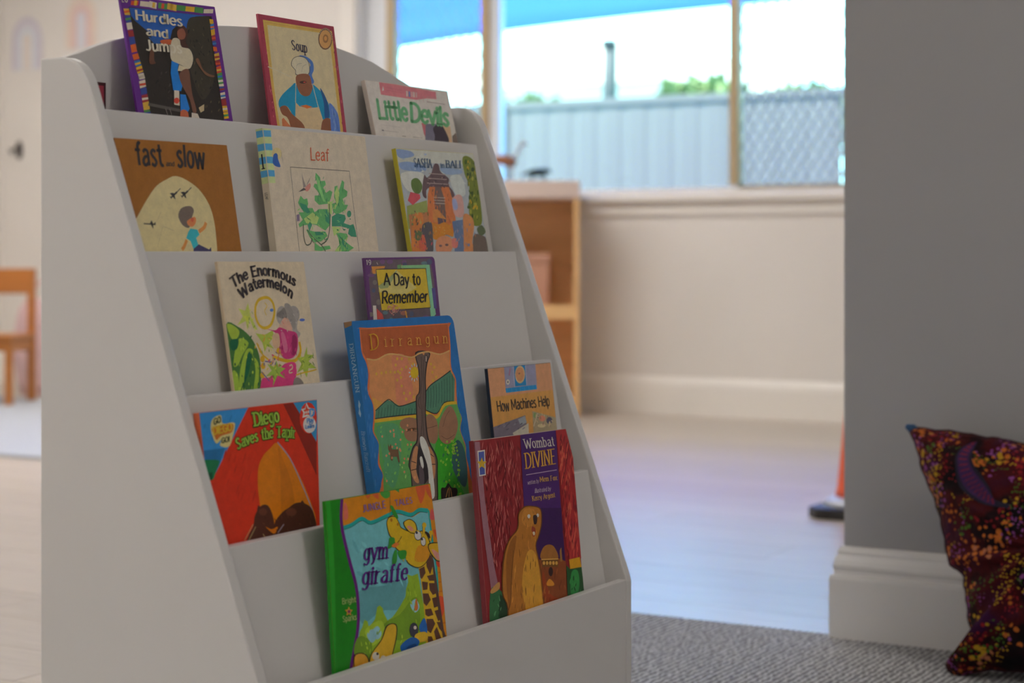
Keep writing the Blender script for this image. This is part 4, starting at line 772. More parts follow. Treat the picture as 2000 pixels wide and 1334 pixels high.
BOOKS['sasha'] = dict(tl=(0.0848, 0.54508, 0.8137), w=0.19046, h=0.21174, t=0.006, m=0.1823, phi=0.0098, label='pale blue book with temple and green trees, second tier right', base=(603, 661, 701), edge=(0.701, 0.603, 0.104), spine=(0.701, 0.603, 0.049),
 art=[('p',(786,809,722),[(-1.3,211.5),(193.0,211.8),(190.8,196.2),(-1.7,193.9)]),
('s',(345,496,786),[(3.5,192.8),(29.9,194.9),(62.8,189.6),(58.6,183.0),(19.8,183.2),(4.8,185.3)]),
('b',[(795,880,880),(432,603,809),(701,809,809)],26,10.5,2.46,0.5,0.6,15,(103.4,200.0),(59.0,2.0),(-9.5,-47.2),(1.0,0.03),(-0.28,-0.96)),
('b',[(837,880,816),(417,548,786),(603,701,809)],30,10.1,2.35,0.2,0.5,14,(4.1,206.7),(64.3,2.4),(-10.2,-53.1),(1.0,0.04),(-0.27,-0.96)),
('s',(432,585,809),[(100.3,189.4),(148.4,188.2),(151.8,183.0),(112.1,180.6)]),
('s',(359,496,786),[(0.6,210.4),(33.9,209.1),(39.0,202.9),(6.4,199.2)]),
('s',(858,880,814),[(3.0,178.9),(55.5,180.4),(48.9,157.1),(12.3,156.4)]),
('s',(814,880,836),[(120.7,176.9),(150.6,179.0),(153.0,153.9),(128.3,153.4)]),
('p',(417,496,149),[(4.4,136.1),(54.5,144.4),(48.1,106.1),(-1.8,106.0)]),
('p',(701,293,125),[(5.7,124.8),(54.7,129.1),(39.0,42.7),(-3.8,43.6)]),
('s',(204,133,141),[(88.8,194.5),(96.7,193.2),(98.8,184.2),(109.3,179.2),(117.5,174.2),(113.9,166.3),(122.0,158.6),(125.0,152.0),(116.1,149.3),(111.3,161.6),(61.4,160.6),(54.1,147.0),(45.8,154.5),(57.1,177.8),(63.2,174.8),(75.4,180.9),(82.8,190.2)]),
('l',(603,472,417),1.05,[(69.5,180.7),(109.5,180.0)]),
('l',(603,472,417),1.05,[(65.3,174.2),(111.2,173.5)]),
('l',(603,472,417),1.06,[(61.1,167.7),(112.9,167.0)]),
('p',(880,286,100),[(65.5,162.6),(113.8,163.4),(118.6,145.4),(118.1,119.2),(107.9,100.9),(52.0,103.5),(51.9,131.6),(58.6,152.2)]),
('p',(269,185,166),[(79.6,162.9),(92.7,163.2),(97.7,147.7),(94.1,119.1),(70.0,117.7),(72.0,144.7)]),
('l',(701,585,496),1.06,[(71.9,148.6),(100.2,148.2)]),
('l',(701,585,496),1.06,[(70.8,144.7),(99.1,144.3)]),
('l',(701,585,496),1.06,[(69.7,140.8),(97.9,140.4)]),
('p',(880,374,109),[(64.8,131.7),(76.9,133.2),(98.1,116.5),(59.9,115.0)]),
('p',(185,141,185),[(73.5,121.5),(94.1,119.1),(87.9,106.1),(71.7,107.4)]),
('s',(185,293,79),[(25.3,170.6),(39.8,173.5),(48.8,164.8),(41.2,154.4),(29.4,152.9),(22.5,160.4)]),
('l',(204,141,111),1.21,[(32.0,154.3),(31.4,144.1)]),
('p',(877,133,166),[(18.2,154.9),(39.3,151.9),(39.5,146.8),(18.7,137.3),(8.7,143.5)]),
('s',(269,331,58),[(160.7,204.6),(177.7,207.2),(192.1,196.3),(189.5,165.2),(188.9,138.4),(182.6,112.9),(155.7,113.5),(157.6,138.0),(166.7,164.8),(159.3,183.2)]),
('e',(865,557,49),[(174.1,139.2),(4.1,0.1),(-1.0,-3.2)]),
('e',(104,185,41),[(174.0,199.2),(2.3,0.1),(-0.8,-2.6)]),
('e',(104,185,41),[(166.6,156.3),(2.0,0.0),(-0.6,-2.1)]),
('e',(73,125,41),[(162.0,124.0),(2.4,0.0),(-1.0,-3.3)]),
('e',(104,185,41),[(162.5,149.8),(2.4,0.1),(-1.1,-3.6)]),
('e',(104,185,41),[(156.6,136.3),(4.1,0.0),(-0.7,-2.2)]),
('e',(104,185,41),[(186.6,157.1),(2.5,0.0),(-1.2,-3.8)]),
('e',(73,125,41),[(159.0,119.8),(2.7,0.0),(-0.7,-2.4)]),
('e',(865,557,49),[(170.3,190.9),(2.8,0.1),(-1.0,-3.4)]),
('e',(603,603,104),[(175.2,151.9),(2.2,0.1),(-0.7,-2.4)]),
('e',(104,185,41),[(166.0,143.1),(3.2,0.0),(-1.0,-3.1)]),
('e',(865,557,49),[(155.0,118.9),(4.4,0.0),(-0.7,-2.3)]),
('e',(73,125,41),[(170.9,155.9),(2.9,0.1),(-0.9,-2.8)]),
('e',(104,185,41),[(167.4,199.4),(3.6,0.2),(-1.1,-3.6)]),
('e',(73,125,41),[(167.5,182.1),(2.9,0.1),(-0.7,-2.4)]),
('e',(865,557,49),[(170.8,136.3),(3.5,0.0),(-1.0,-3.3)]),
('e',(73,125,41),[(173.6,178.0),(4.4,0.1),(-0.5,-1.9)]),
('e',(104,185,41),[(168.2,150.5),(2.9,0.1),(-1.1,-3.6)]),
('e',(603,603,104),[(178.3,176.6),(2.8,0.1),(-1.0,-3.3)]),
('e',(603,603,104),[(174.5,141.0),(4.5,0.1),(-0.6,-1.9)]),
('e',(73,125,41),[(154.6,117.9),(2.1,0.0),(-0.9,-3.1)]),
('e',(73,125,41),[(173.7,181.9),(2.3,0.1),(-1.2,-3.7)]),
('e',(603,603,104),[(173.6,134.0),(4.1,0.1),(-0.6,-1.8)]),
('e',(73,125,41),[(174.0,121.2),(2.3,0.0),(-0.8,-2.5)]),
('e',(603,603,104),[(159.5,130.2),(2.3,0.0),(-1.1,-3.6)]),
('e',(73,125,41),[(182.6,189.2),(4.5,0.2),(-1.0,-3.1)]),
('s',(880,521,462),[(116.2,145.4),(133.2,153.5),(143.9,148.4),(139.3,124.6),(117.3,124.4)]),
('s',(513,557,865),[(116.2,145.4),(126.3,146.8),(127.7,135.0),(117.2,132.3)]),
('p',(194,281,480),[(107.7,116.5),(137.7,119.3),(132.5,77.3),(119.1,41.0),(90.3,41.6),(108.0,93.1)]),
('s',(880,378,147),[(139.7,125.9),(158.7,123.4),(162.6,111.5),(150.0,86.4),(159.9,86.3),(143.5,40.4),(119.1,41.0),(131.8,99.6)]),
('s',(880,352,52),[(56.1,113.7),(73.2,112.5),(90.5,115.2),(105.8,106.1),(103.9,95.7),(88.0,98.4),(67.3,92.0),(54.0,94.6)]),
('s',(880,391,208),[(68.0,94.5),(87.6,97.1),(102.4,90.5),(96.6,78.9),(76.6,67.5),(57.8,75.4),(58.8,86.9)]),
('e',(235,141,141),[(69.5,83.6),(3.8,0.0),(-0.4,-1.5)]),
('e',(235,141,141),[(85.2,84.8),(4.3,0.0),(-0.5,-1.7)]),
('s',(880,299,249),[(100.8,93.1),(114.8,91.8),(110.5,81.4),(98.5,81.5)]),
('s',(880,321,88),[(12.2,116.1),(35.9,127.6),(36.6,106.0),(32.3,83.3),(10.9,55.8),(-7.0,56.1)]),
('s',(157,141,157),[(30.4,108.6),(55.3,115.0),(54.4,95.9),(48.5,75.5),(30.9,78.2)]),
('s',(880,207,124),[(22.3,95.9),(34.0,97.2),(33.5,79.4),(17.6,79.6)]),
('s',(185,235,104),[(15.4,103.5),(28.6,102.2),(23.5,92.1),(12.2,92.2)]),
('s',(224,175,149),[(155.3,95.6),(180.8,96.9),(188.5,88.8),(182.5,52.9),(150.0,53.4)]),
('s',(157,204,104),[(168.5,106.2),(182.7,111.6),(190.0,102.2),(175.7,96.9)]),
('t', (97, 224, 417), 'serif', 'SASHA', ((34.9, 188.5), (78.3, 188.5), (36.8, 200.0), 0)),
('t', (97, 224, 417), 'serif', 'in', ((100.3, 189.4), (109.4, 189.4), (101.2, 195.7), 0)),
('t', (97, 224, 417), 'serif', 'BALI', ((113.5, 189.6), (151.0, 190.2), (115.3, 199.6), 0)),
('b',[(432,293,269),(104,68,85),(701,513,417)],22,6.0,1.41,0.1,0.8,16,(59.4,177.9),(62.0,1.7),(-3.0,-15.5),(1.0,0.03),(-0.27,-0.96)),
('b',[(880,374,126),(603,166,73),(293,141,118),(809,246,104)],34,7.6,1.73,1.57,0.6,17,(63.6,160.0),(52.4,1.1),(-5.9,-41.1),(1.0,0.02),(-0.28,-0.96)),
('b',[(91,166,37),(513,513,91),(175,246,49),(880,583,65)],44,7.6,2.29,1.57,0.5,18,(167.4,202.2),(25.4,0.8),(-14.0,-82.8),(1.0,0.03),(-0.28,-0.96)),
('b',[(269,318,104),(880,341,119),(141,111,79),(701,603,185)],30,6.2,2.07,1.57,0.9,19,(9.7,131.2),(45.7,0.4),(-3.5,-25.2),(1.0,0.01),(-0.27,-0.96)),
('b',[(880,321,105),(141,118,125),(809,141,185),(432,359,185)],30,5.8,1.95,1.57,0.9,20,(9.4,106.0),(47.9,0.1),(-3.5,-25.1),(1.0,0.0),(-0.27,-0.96)),
('b',[(880,435,197),(235,318,548),(880,301,118),(432,432,603)],26,7.1,2.12,1.57,0.7,21,(112.5,116.6),(54.2,0.2),(-6.9,-33.9),(1.0,0.0),(-0.28,-0.96)),
('b',[(880,465,71),(809,269,49),(880,520,157)],18,5.9,1.73,0.3,0.8,22,(59.2,112.5),(42.5,0.1),(-4.1,-14.1),(1.0,0.0),(-0.28,-0.96)),
('t', (97, 224, 417), 'serif', 'SASHA', ((34.9, 188.5), (78.3, 188.5), (36.8, 200.0), 0)),
('t', (97, 224, 417), 'serif', 'BALI', ((113.5, 189.6), (151.0, 190.2), (115.3, 199.6), 0))])
BOOKS['melon'] = dict(tl=(0.14207, 0.11851, 0.6699), w=0.15293, h=0.21509, t=0.0035, m=0.172, phi=-0.0061, label='cream paperback with green watermelon and person in magenta, third tier', base=(880, 751, 545), edge=(0.88, 0.713, 0.48), spine=(0.88, 0.713, 0.48),
 art=[('c',(880,592,40),3.55,[(54.4,165.7),(61.9,172.6),(76.7,174.9),(85.7,169.0),(86.3,157.3),(77.4,144.6),(65.4,141.1),(56.1,145.2),(52.2,155.5),(54.4,165.7)]),
('c',(880,643,105),1.29,[(71.4,169.2),(74.6,165.3),(69.5,160.3),(71.4,155.1)]),
('s',(83,248,59),[(0.2,146.8),(20.0,143.7),(35.8,134.4),(45.4,122.7),(49.9,106.0),(45.8,74.6),(38.5,37.4),(-1.2,40.3),(-0.2,102.1)]),
('s',(507,712,83),[(1.2,146.8),(12.5,145.2),(20.9,138.7),(15.5,131.3),(5.8,131.7)]),
('s',(454,689,76),[(19.4,131.2),(34.0,125.6),(21.6,113.6),(11.6,102.8),(3.6,101.9),(8.6,116.6)]),
('s',(454,689,76),[(28.5,118.3),(40.1,116.6),(28.9,100.7),(19.9,86.1),(8.2,76.8),(14.7,98.9)]),
('s',(454,689,76),[(40.5,109.0),(46.6,99.9),(39.4,75.0),(30.5,70.5),(39.1,92.6)]),
('s',(454,689,76),[(0.5,95.8),(9.1,90.4),(5.7,64.6),(-1.9,65.0)]),
('s',(17,171,76),[(3.4,129.3),(17.2,130.0),(13.2,120.2),(3.3,119.3)]),
('s',(17,171,76),[(29.5,113.2),(37.4,112.9),(27.3,93.2),(17.2,82.5)]),
('p',(712,805,171),[(42.2,169.7),(43.3,155.7),(52.8,139.0),(45.3,141.7),(41.2,150.7),(34.9,139.5),(34.0,149.6),(18.3,145.0),(30.1,154.8),(24.1,163.8),(35.4,161.0)]),
('p',(807,880,120),[(30.4,156.0),(42.0,154.5),(36.7,148.3)]),
('p',(584,734,111),[(48.2,135.9),(63.8,133.5),(79.2,138.2),(79.8,131.7),(70.1,124.3),(76.9,117.7),(65.2,120.7),(59.8,114.5),(57.9,124.8)]),
('e',(545,507,471),[(98.9,154.4),(10.0,-0.2),(-2.3,-10.6)]),
('s',(545,507,471),[(88.9,154.7),(107.5,163.4),(109.7,154.2),(125.6,148.5),(123.3,138.1),(128.5,132.7),(121.0,127.7),(114.5,137.1),(108.3,147.7)]),
('e',(489,454,420),[(120.0,154.6),(11.8,-0.3),(-2.2,-10.2)]),
('s',(437,404,372),[(105.7,164.7),(116.5,165.8),(123.1,147.3),(116.9,138.3)]),
('s',(880,530,392),[(92.9,144.2),(102.9,151.7),(110.7,148.9),(114.5,137.1),(101.6,136.2),(89.2,136.6)]),
('l',(854,286,225),0.66,[(97.9,148.0),(101.2,144.0)]),
('e',(127,286,734),[(81.9,160.6),(3.3,0.0),(-0.4,-1.8)]),
('e',(127,225,734),[(135.2,148.3),(5.1,-0.1),(-0.4,-1.6)]),
('s',(757,65,261),[(69.2,139.7),(83.3,138.0),(92.2,141.0),(106.1,137.3),(122.1,132.9),(119.5,116.0),(110.0,106.6),(93.0,106.0),(85.1,117.3),(84.5,134.1)]),
('s',(880,218,401),[(92.8,133.9),(99.0,133.7),(101.6,116.7),(94.6,113.1)]),
('s',(437,36,153),[(113.1,130.6),(121.0,127.7),(115.5,112.2),(108.6,109.9)]),
('s',(880,601,381),[(76.8,131.8),(88.6,134.0),(87.7,119.8),(77.1,118.9)]),
('c',(880,548,33),3.89,[(73.1,109.5),(90.6,104.2),(111.3,102.7),(123.9,111.9),(124.4,123.7)]),
('s',(880,74,293),[(47.2,83.4),(62.0,86.4),(93.9,100.2),(112.7,99.3),(106.6,81.5),(92.0,33.4),(37.6,37.4)]),
('s',(854,71,286),[(89.5,99.1),(110.6,99.4),(109.3,83.9),(88.2,83.7)]),
('c',(880,700,435),1.5,[(100.6,97.3),(105.0,98.4),(105.2,94.5),(99.5,92.2),(98.9,89.6),(104.3,90.0)]),
('e',(880,536,32),[(54.2,107.1),(4.0,-0.2),(-0.7,-3.5)]),
('e',(880,536,32),[(53.6,99.5),(4.0,-0.2),(-0.7,-3.5)]),
('e',(880,536,32),[(50.5,89.5),(4.0,-0.2),(-0.7,-3.5)]),
('e',(880,536,32),[(84.5,114.8),(4.1,-0.2),(-0.8,-3.6)]),
('c',(880,548,33),2.17,[(47.9,125.1),(55.3,112.2),(65.8,104.1),(70.6,88.5)]),
('c',(171,153,437),1.25,[(57.7,104.4),(71.6,102.5),(64.7,99.0)]),
('c',(171,153,437),1.3,[(49.3,93.4),(61.2,82.6)]),
('p',(437,646,96),[(78.2,104.8),(80.7,97.0),(92.8,95.1),(81.4,90.5),(90.3,83.6),(76.7,88.2),(65.9,76.0),(70.6,88.5),(56.2,88.0),(67.7,93.8),(61.2,101.7),(72.5,97.4)]),
('p',(526,689,103),[(137.1,117.9),(136.2,108.8),(147.9,107.6),(136.6,100.9),(150.0,92.3),(134.9,93.1),(129.4,82.9),(123.9,92.3),(112.5,88.9),(123.2,98.8),(116.2,105.7),(129.2,106.4)]),
('c',(880,579,50),1.5,[(109.9,86.5),(123.1,88.4),(134.0,89.2),(149.7,91.0)]),
('s',(328,286,261),[(104.3,80.3),(113.5,83.7),(122.4,75.4),(113.2,62.9),(100.7,63.7)]),
('t', (71, 59, 65), 'fat', 'The Enormous', ((20.1, 186.3), (130.1, 186.9), (14.6, 195.9), 13.3)),
('t', (71, 59, 65), 'fat', 'Watermelon', ((31.2, 173.5), (121.5, 172.9), (27.0, 183.7), 13.7)),
('b',[(29,153,45),(625,854,111),(248,454,59),(15,127,71)],40,6.1,1.98,1.57,0.7,23,(4.0,141.7),(41.1,-1.2),(-1.1,-64.6),(1.0,-0.03),(-0.21,-0.98)),
('b',[(437,33,153),(880,176,382),(854,89,313)],16,7.1,1.46,1.57,0.5,24,(89.2,136.6),(31.4,-1.0),(-5.5,-25.6),(1.0,-0.04),(-0.21,-0.98)),
('b',[(357,328,313),(734,689,646)],16,5.0,1.33,0.6,0.9,25,(92.6,162.4),(35.8,-0.8),(-1.4,-25.9),(1.0,-0.02),(-0.21,-0.98)),
('b',[(856,880,153),(357,526,89)],10,6.2,1.24,1.57,0.9,26,(26.0,163.7),(23.8,-0.5),(-0.9,-20.1),(1.0,-0.02),(-0.19,-0.98)),
('b',[(807,880,120),(248,420,59),(880,687,105)],16,6.9,1.25,1.57,1.2,27,(63.2,101.6),(26.5,-1.2),(-3.2,-15.1),(1.0,-0.04),(-0.2,-0.98)),
('b',[(807,880,120),(225,404,59)],14,7.3,1.33,1.57,1.2,28,(121.8,112.0),(25.7,-1.1),(-5.1,-23.3),(1.0,-0.05),(-0.21,-0.98)),
('b',[(880,880,153),(286,489,76),(880,521,77)],16,6.5,1.29,1.57,1.2,29,(48.0,135.3),(28.3,-0.9),(-3.7,-17.6),(1.0,-0.03),(-0.2,-0.98)),
('b',[(880,548,39),(854,127,286),(248,225,437),(880,318,146)],20,5.8,1.62,1.57,1.2,30,(52.3,117.4),(36.6,-1.5),(-3.7,-17.6),(1.0,-0.04),(-0.2,-0.98))])
BOOKS['day'] = dict(tl=(0.14963, 0.38186, 0.67314), w=0.15445, h=0.21756, t=0.003, m=0.1143, phi=0.0084, label='purple paperback with yellow title panel standing behind the tall blue book', base=(184, 69, 241), edge=(0.184, 0.069, 0.241), spine=(0.184, 0.069, 0.241), r=(0.006, 0.004, 0.002),
 art=[('p',(205,154,184),[(16.0,214.5),(143.6,215.6),(148.0,188.4),(142.6,130.2),(4.9,129.2),(4.8,191.4)]),
('e',(266,136,307),[(53.4,212.3),(6.7,0.0),(-0.5,-2.7)]),
('e',(307,266,241),[(21.7,137.8),(5.2,-0.3),(-0.5,-2.7)]),
('e',(307,266,241),[(16.8,187.7),(4.6,-0.1),(-0.5,-2.9)]),
('e',(307,266,241),[(35.5,139.0),(5.8,-0.3),(-0.5,-2.8)]),
('e',(307,266,241),[(1.5,149.7),(6.4,-0.3),(-0.5,-2.8)]),
('e',(307,266,241),[(106.9,138.4),(7.5,-0.3),(-0.3,-2.1)]),
('e',(184,307,351),[(129.9,209.6),(7.8,-0.1),(-0.4,-2.2)]),
('e',(563,241,184),[(17.5,201.2),(5.7,-0.1),(-0.6,-3.4)]),
('e',(136,163,266),[(12.6,178.2),(3.8,-0.1),(-0.5,-2.7)]),
('e',(266,136,307),[(10.0,196.4),(7.2,-0.2),(-0.3,-2.0)]),
('e',(136,163,266),[(127.8,178.8),(5.2,-0.1),(-0.4,-2.5)]),
('e',(136,163,266),[(89.4,147.2),(4.8,-0.1),(-0.6,-3.4)]),
('e',(184,307,351),[(127.5,205.4),(6.1,-0.1),(-0.4,-2.0)]),
('e',(266,136,307),[(84.5,211.3),(5.1,-0.1),(-0.5,-2.8)]),
('e',(563,241,184),[(72.4,148.7),(7.5,-0.2),(-0.5,-2.8)]),
('e',(184,307,351),[(19.6,199.7),(3.6,0.0),(-0.5,-2.8)]),
('e',(266,136,307),[(121.0,141.8),(7.7,-0.3),(-0.5,-2.5)]),
('e',(266,136,307),[(130.4,138.3),(4.5,-0.1),(-0.3,-1.8)]),
('e',(136,163,266),[(141.5,210.9),(6.4,-0.1),(-0.7,-3.6)]),
('e',(184,307,351),[(32.7,150.6),(5.5,-0.2),(-0.3,-2.2)]),
('e',(307,266,241),[(20.4,163.9),(5.1,-0.2),(-0.6,-3.5)]),
('e',(563,241,184),[(79.9,206.1),(4.5,0.0),(-0.5,-2.7)]),
('e',(184,307,351),[(43.6,143.0),(3.7,-0.1),(-0.3,-1.7)]),
('e',(136,163,266),[(85.0,207.8),(5.2,-0.1),(-0.5,-3.2)]),
('e',(266,136,307),[(77.6,133.9),(4.9,-0.3),(-0.6,-3.3)]),
('e',(266,136,307),[(37.0,212.3),(5.6,0.0),(-0.5,-2.8)]),
('l',(880,829,780),0.92,[(24.7,211.9),(26.7,209.1)]),
('p',(880,381,82),[(12.6,207.1),(42.0,207.3),(40.0,204.5),(20.8,203.7),(20.7,198.0),(14.7,198.5)]),
('p',(351,739,351),[(76.9,207.5),(140.8,207.5),(141.3,203.1),(76.3,204.0)]),
('p',(351,787,486),[(133.1,207.6),(141.0,206.9),(144.2,144.7),(132.0,137.9),(132.6,202.5)]),
('p',(205,468,194),[(68.1,207.8),(77.2,209.1),(73.2,200.6),(68.4,202.1)]),
('p',(136,119,382),[(140.6,177.6),(148.8,178.1),(147.9,151.9),(141.3,152.1)]),
('p',(880,648,62),[(21.7,203.6),(130.9,203.1),(133.2,153.5),(25.0,153.9)]),
('p',(880,763,256),[(39.3,186.5),(64.6,202.2),(106.6,179.2),(79.4,171.3),(22.7,175.7),(22.9,184.0)]),
('p',(468,543,241),[(22.8,183.3),(37.1,187.9),(67.1,202.1),(60.8,195.2),(43.3,180.7),(27.1,179.8)]),
('l',(64,53,58),0.73,[(21.7,203.4),(130.9,202.9)]),
('l',(64,53,58),0.67,[(131.2,202.9),(133.5,153.4)]),
('l',(64,53,58),0.64,[(21.7,203.4),(25.0,154.0)]),
('l',(64,53,58),0.77,[(76.1,153.1),(133.5,153.4)]),
('t', (48, 43, 43), 'condi', 'A Day to', ((34.9, 183.6), (115.4, 182.8), (33.9, 197.9), 0)),
('t', (48, 43, 43), 'condi', 'Remember', ((26.1, 161.7), (128.0, 160.8), (27.0, 176.6), 0)),
('c',(880,381,328),0.73,[(46.0,153.6),(45.8,153.5),(46.1,154.2)]),
('c',(880,381,328),0.74,[(55.9,150.6),(53.3,151.6),(57.7,149.5)]),
('c',(880,521,381),0.77,[(50.8,154.0),(50.6,155.5),(50.2,154.0)]),
('c',(880,521,381),0.76,[(52.3,153.2),(52.9,151.6),(53.9,154.4)]),
('c',(880,381,328),0.76,[(46.1,148.3),(44.3,149.5),(48.3,149.8)]),
('c',(880,521,381),0.73,[(52.5,150.3),(52.0,151.8),(49.7,150.1)]),
('c',(880,381,328),0.73,[(51.3,159.4),(48.5,160.9),(52.4,159.4)]),
('c',(880,381,328),0.76,[(44.0,150.7),(41.9,151.5),(44.3,150.1)]),
('c',(880,521,381),0.74,[(46.2,148.2),(47.1,148.9),(46.7,149.0)]),
('c',(880,381,328),0.73,[(51.6,157.1),(53.3,155.8),(51.4,157.5)]),
('c',(880,231,256),0.73,[(51.2,153.7),(48.5,153.2),(48.9,155.1)]),
('c',(880,231,256),0.77,[(47.9,154.8),(47.9,155.4),(50.1,156.3)]),
('c',(880,381,328),0.77,[(50.9,154.2),(53.7,154.3),(52.6,153.2)]),
('c',(880,231,256),0.73,[(63.3,150.4),(65.5,151.6),(64.2,150.9)]),
('c',(880,521,381),0.77,[(51.1,151.7),(52.2,150.6),(50.2,150.9)]),
('c',(880,521,381),0.77,[(47.7,152.5),(47.1,151.2),(47.8,152.1)]),
('c',(880,231,256),0.74,[(40.7,156.3),(38.3,158.0),(38.9,157.4)]),
('c',(880,521,381),0.74,[(35.9,154.0),(37.8,155.6),(35.5,152.6)]),
('c',(880,231,256),0.73,[(46.3,155.8),(46.2,156.9),(47.5,157.3)]),
('c',(880,231,256),0.73,[(61.3,157.5),(59.3,158.5),(60.1,158.8)]),
('c',(880,231,256),0.74,[(49.9,152.4),(52.4,152.8),(51.5,153.0)]),
('c',(880,231,256),0.76,[(51.3,153.7),(50.9,152.2),(48.8,153.2)]),
('c',(880,521,381),0.74,[(47.5,149.8),(50.8,151.3),(48.8,149.5)]),
('c',(880,521,381),0.77,[(46.0,157.3),(45.3,157.9),(46.0,158.0)]),
('c',(880,381,328),0.73,[(50.5,158.4),(52.4,159.5),(49.0,160.0)]),
('c',(880,231,256),0.76,[(42.4,157.0),(39.6,158.7),(44.2,157.3)]),
('c',(880,521,381),0.73,[(59.4,152.5),(59.5,151.0),(60.9,153.4)]),
('c',(880,231,256),0.73,[(51.6,154.3),(49.0,155.3),(48.9,154.8)]),
('c',(880,231,256),0.77,[(54.7,153.1),(54.3,152.6),(56.8,151.4)]),
('c',(880,521,381),0.76,[(54.1,149.5),(53.5,149.4),(51.6,150.3)]),
('c',(880,381,328),0.73,[(57.5,151.4),(57.8,150.1),(56.0,153.2)]),
('c',(880,521,381),0.76,[(43.5,154.8),(45.2,154.7),(41.6,156.6)]),
('c',(880,381,328),0.74,[(52.2,158.2),(52.7,159.4),(51.9,157.2)]),
('c',(880,381,328),0.74,[(50.0,151.3),(48.0,152.8),(48.7,152.8)]),
('c',(880,381,328),0.73,[(42.4,152.5),(41.0,152.6),(40.7,151.9)]),
('c',(880,381,328),0.77,[(56.0,159.1),(53.2,158.2),(55.1,158.1)]),
('c',(880,381,328),0.76,[(55.6,153.6),(56.1,153.8),(57.5,153.0)]),
('c',(880,521,381),0.73,[(62.6,154.7),(62.4,156.1),(64.4,154.4)]),
('c',(880,381,328),0.73,[(48.6,152.1),(47.0,151.6),(47.5,153.7)]),
('c',(880,381,328),0.73,[(52.4,157.3),(49.7,155.8),(54.5,157.5)]),
('c',(880,381,328),0.73,[(49.2,147.8),(47.5,148.1),(48.4,148.4)]),
('c',(880,381,328),0.74,[(60.4,153.2),(62.1,154.6),(60.8,154.3)]),
('c',(880,231,256),0.73,[(49.7,156.6),(51.7,157.9),(48.3,155.2)]),
('c',(880,231,256),0.74,[(44.1,153.4),(41.2,152.9),(42.0,153.5)]),
('c',(880,381,328),0.73,[(51.0,153.8),(53.0,154.0),(47.9,152.2)]),
('c',(880,231,256),0.76,[(60.0,152.7),(61.4,153.2),(60.0,153.8)]),
('c',(880,521,381),0.77,[(53.4,155.5),(52.4,154.6),(51.9,156.0)]),
('c',(880,381,328),0.74,[(50.1,147.6),(50.9,147.9),(47.7,146.5)]),
('c',(880,381,328),0.73,[(50.4,153.8),(49.6,153.0),(48.8,152.4)]),
('c',(880,231,256),0.76,[(55.3,158.3),(56.2,157.0),(55.9,157.2)]),
('c',(880,521,381),0.74,[(50.9,153.8),(51.5,153.3),(53.1,155.4)]),
('c',(880,521,381),0.73,[(47.3,157.4),(46.6,157.6),(48.6,157.8)]),
('c',(880,521,381),0.73,[(64.3,153.9),(64.9,155.5),(62.1,154.3)]),
('c',(880,521,381),0.76,[(51.3,153.8),(49.6,154.6),(48.2,153.0)]),
('c',(880,521,381),0.77,[(40.9,157.7),(40.1,156.1),(37.7,156.3)]),
('c',(880,381,328),0.77,[(51.0,153.6),(51.8,151.9),(53.4,152.8)]),
('c',(880,521,381),0.73,[(58.0,157.6),(58.4,157.6),(55.7,159.0)]),
('c',(880,231,256),0.74,[(43.4,149.9),(43.0,151.6),(42.9,151.0)]),
('c',(880,521,381),0.74,[(43.5,158.8),(44.3,159.1),(41.0,158.2)]),
('c',(880,231,256),0.74,[(40.4,155.7),(39.1,157.1),(38.9,154.7)]),
('p',(880,136,113),[(14.5,156.5),(25.4,149.1),(27.9,142.1),(13.3,142.7)]),
('p',(880,795,725),[(7.2,160.2),(13.9,160.0),(13.3,142.7),(5.5,143.0)]),
('l',(880,448,77),2.86,[(75.8,151.5),(77.9,141.5)]),
('t', (880, 803, 785), 'plain', '19', ((1.6, 209.0), (11.7, 208.9), (2.1, 215.0), 0))])
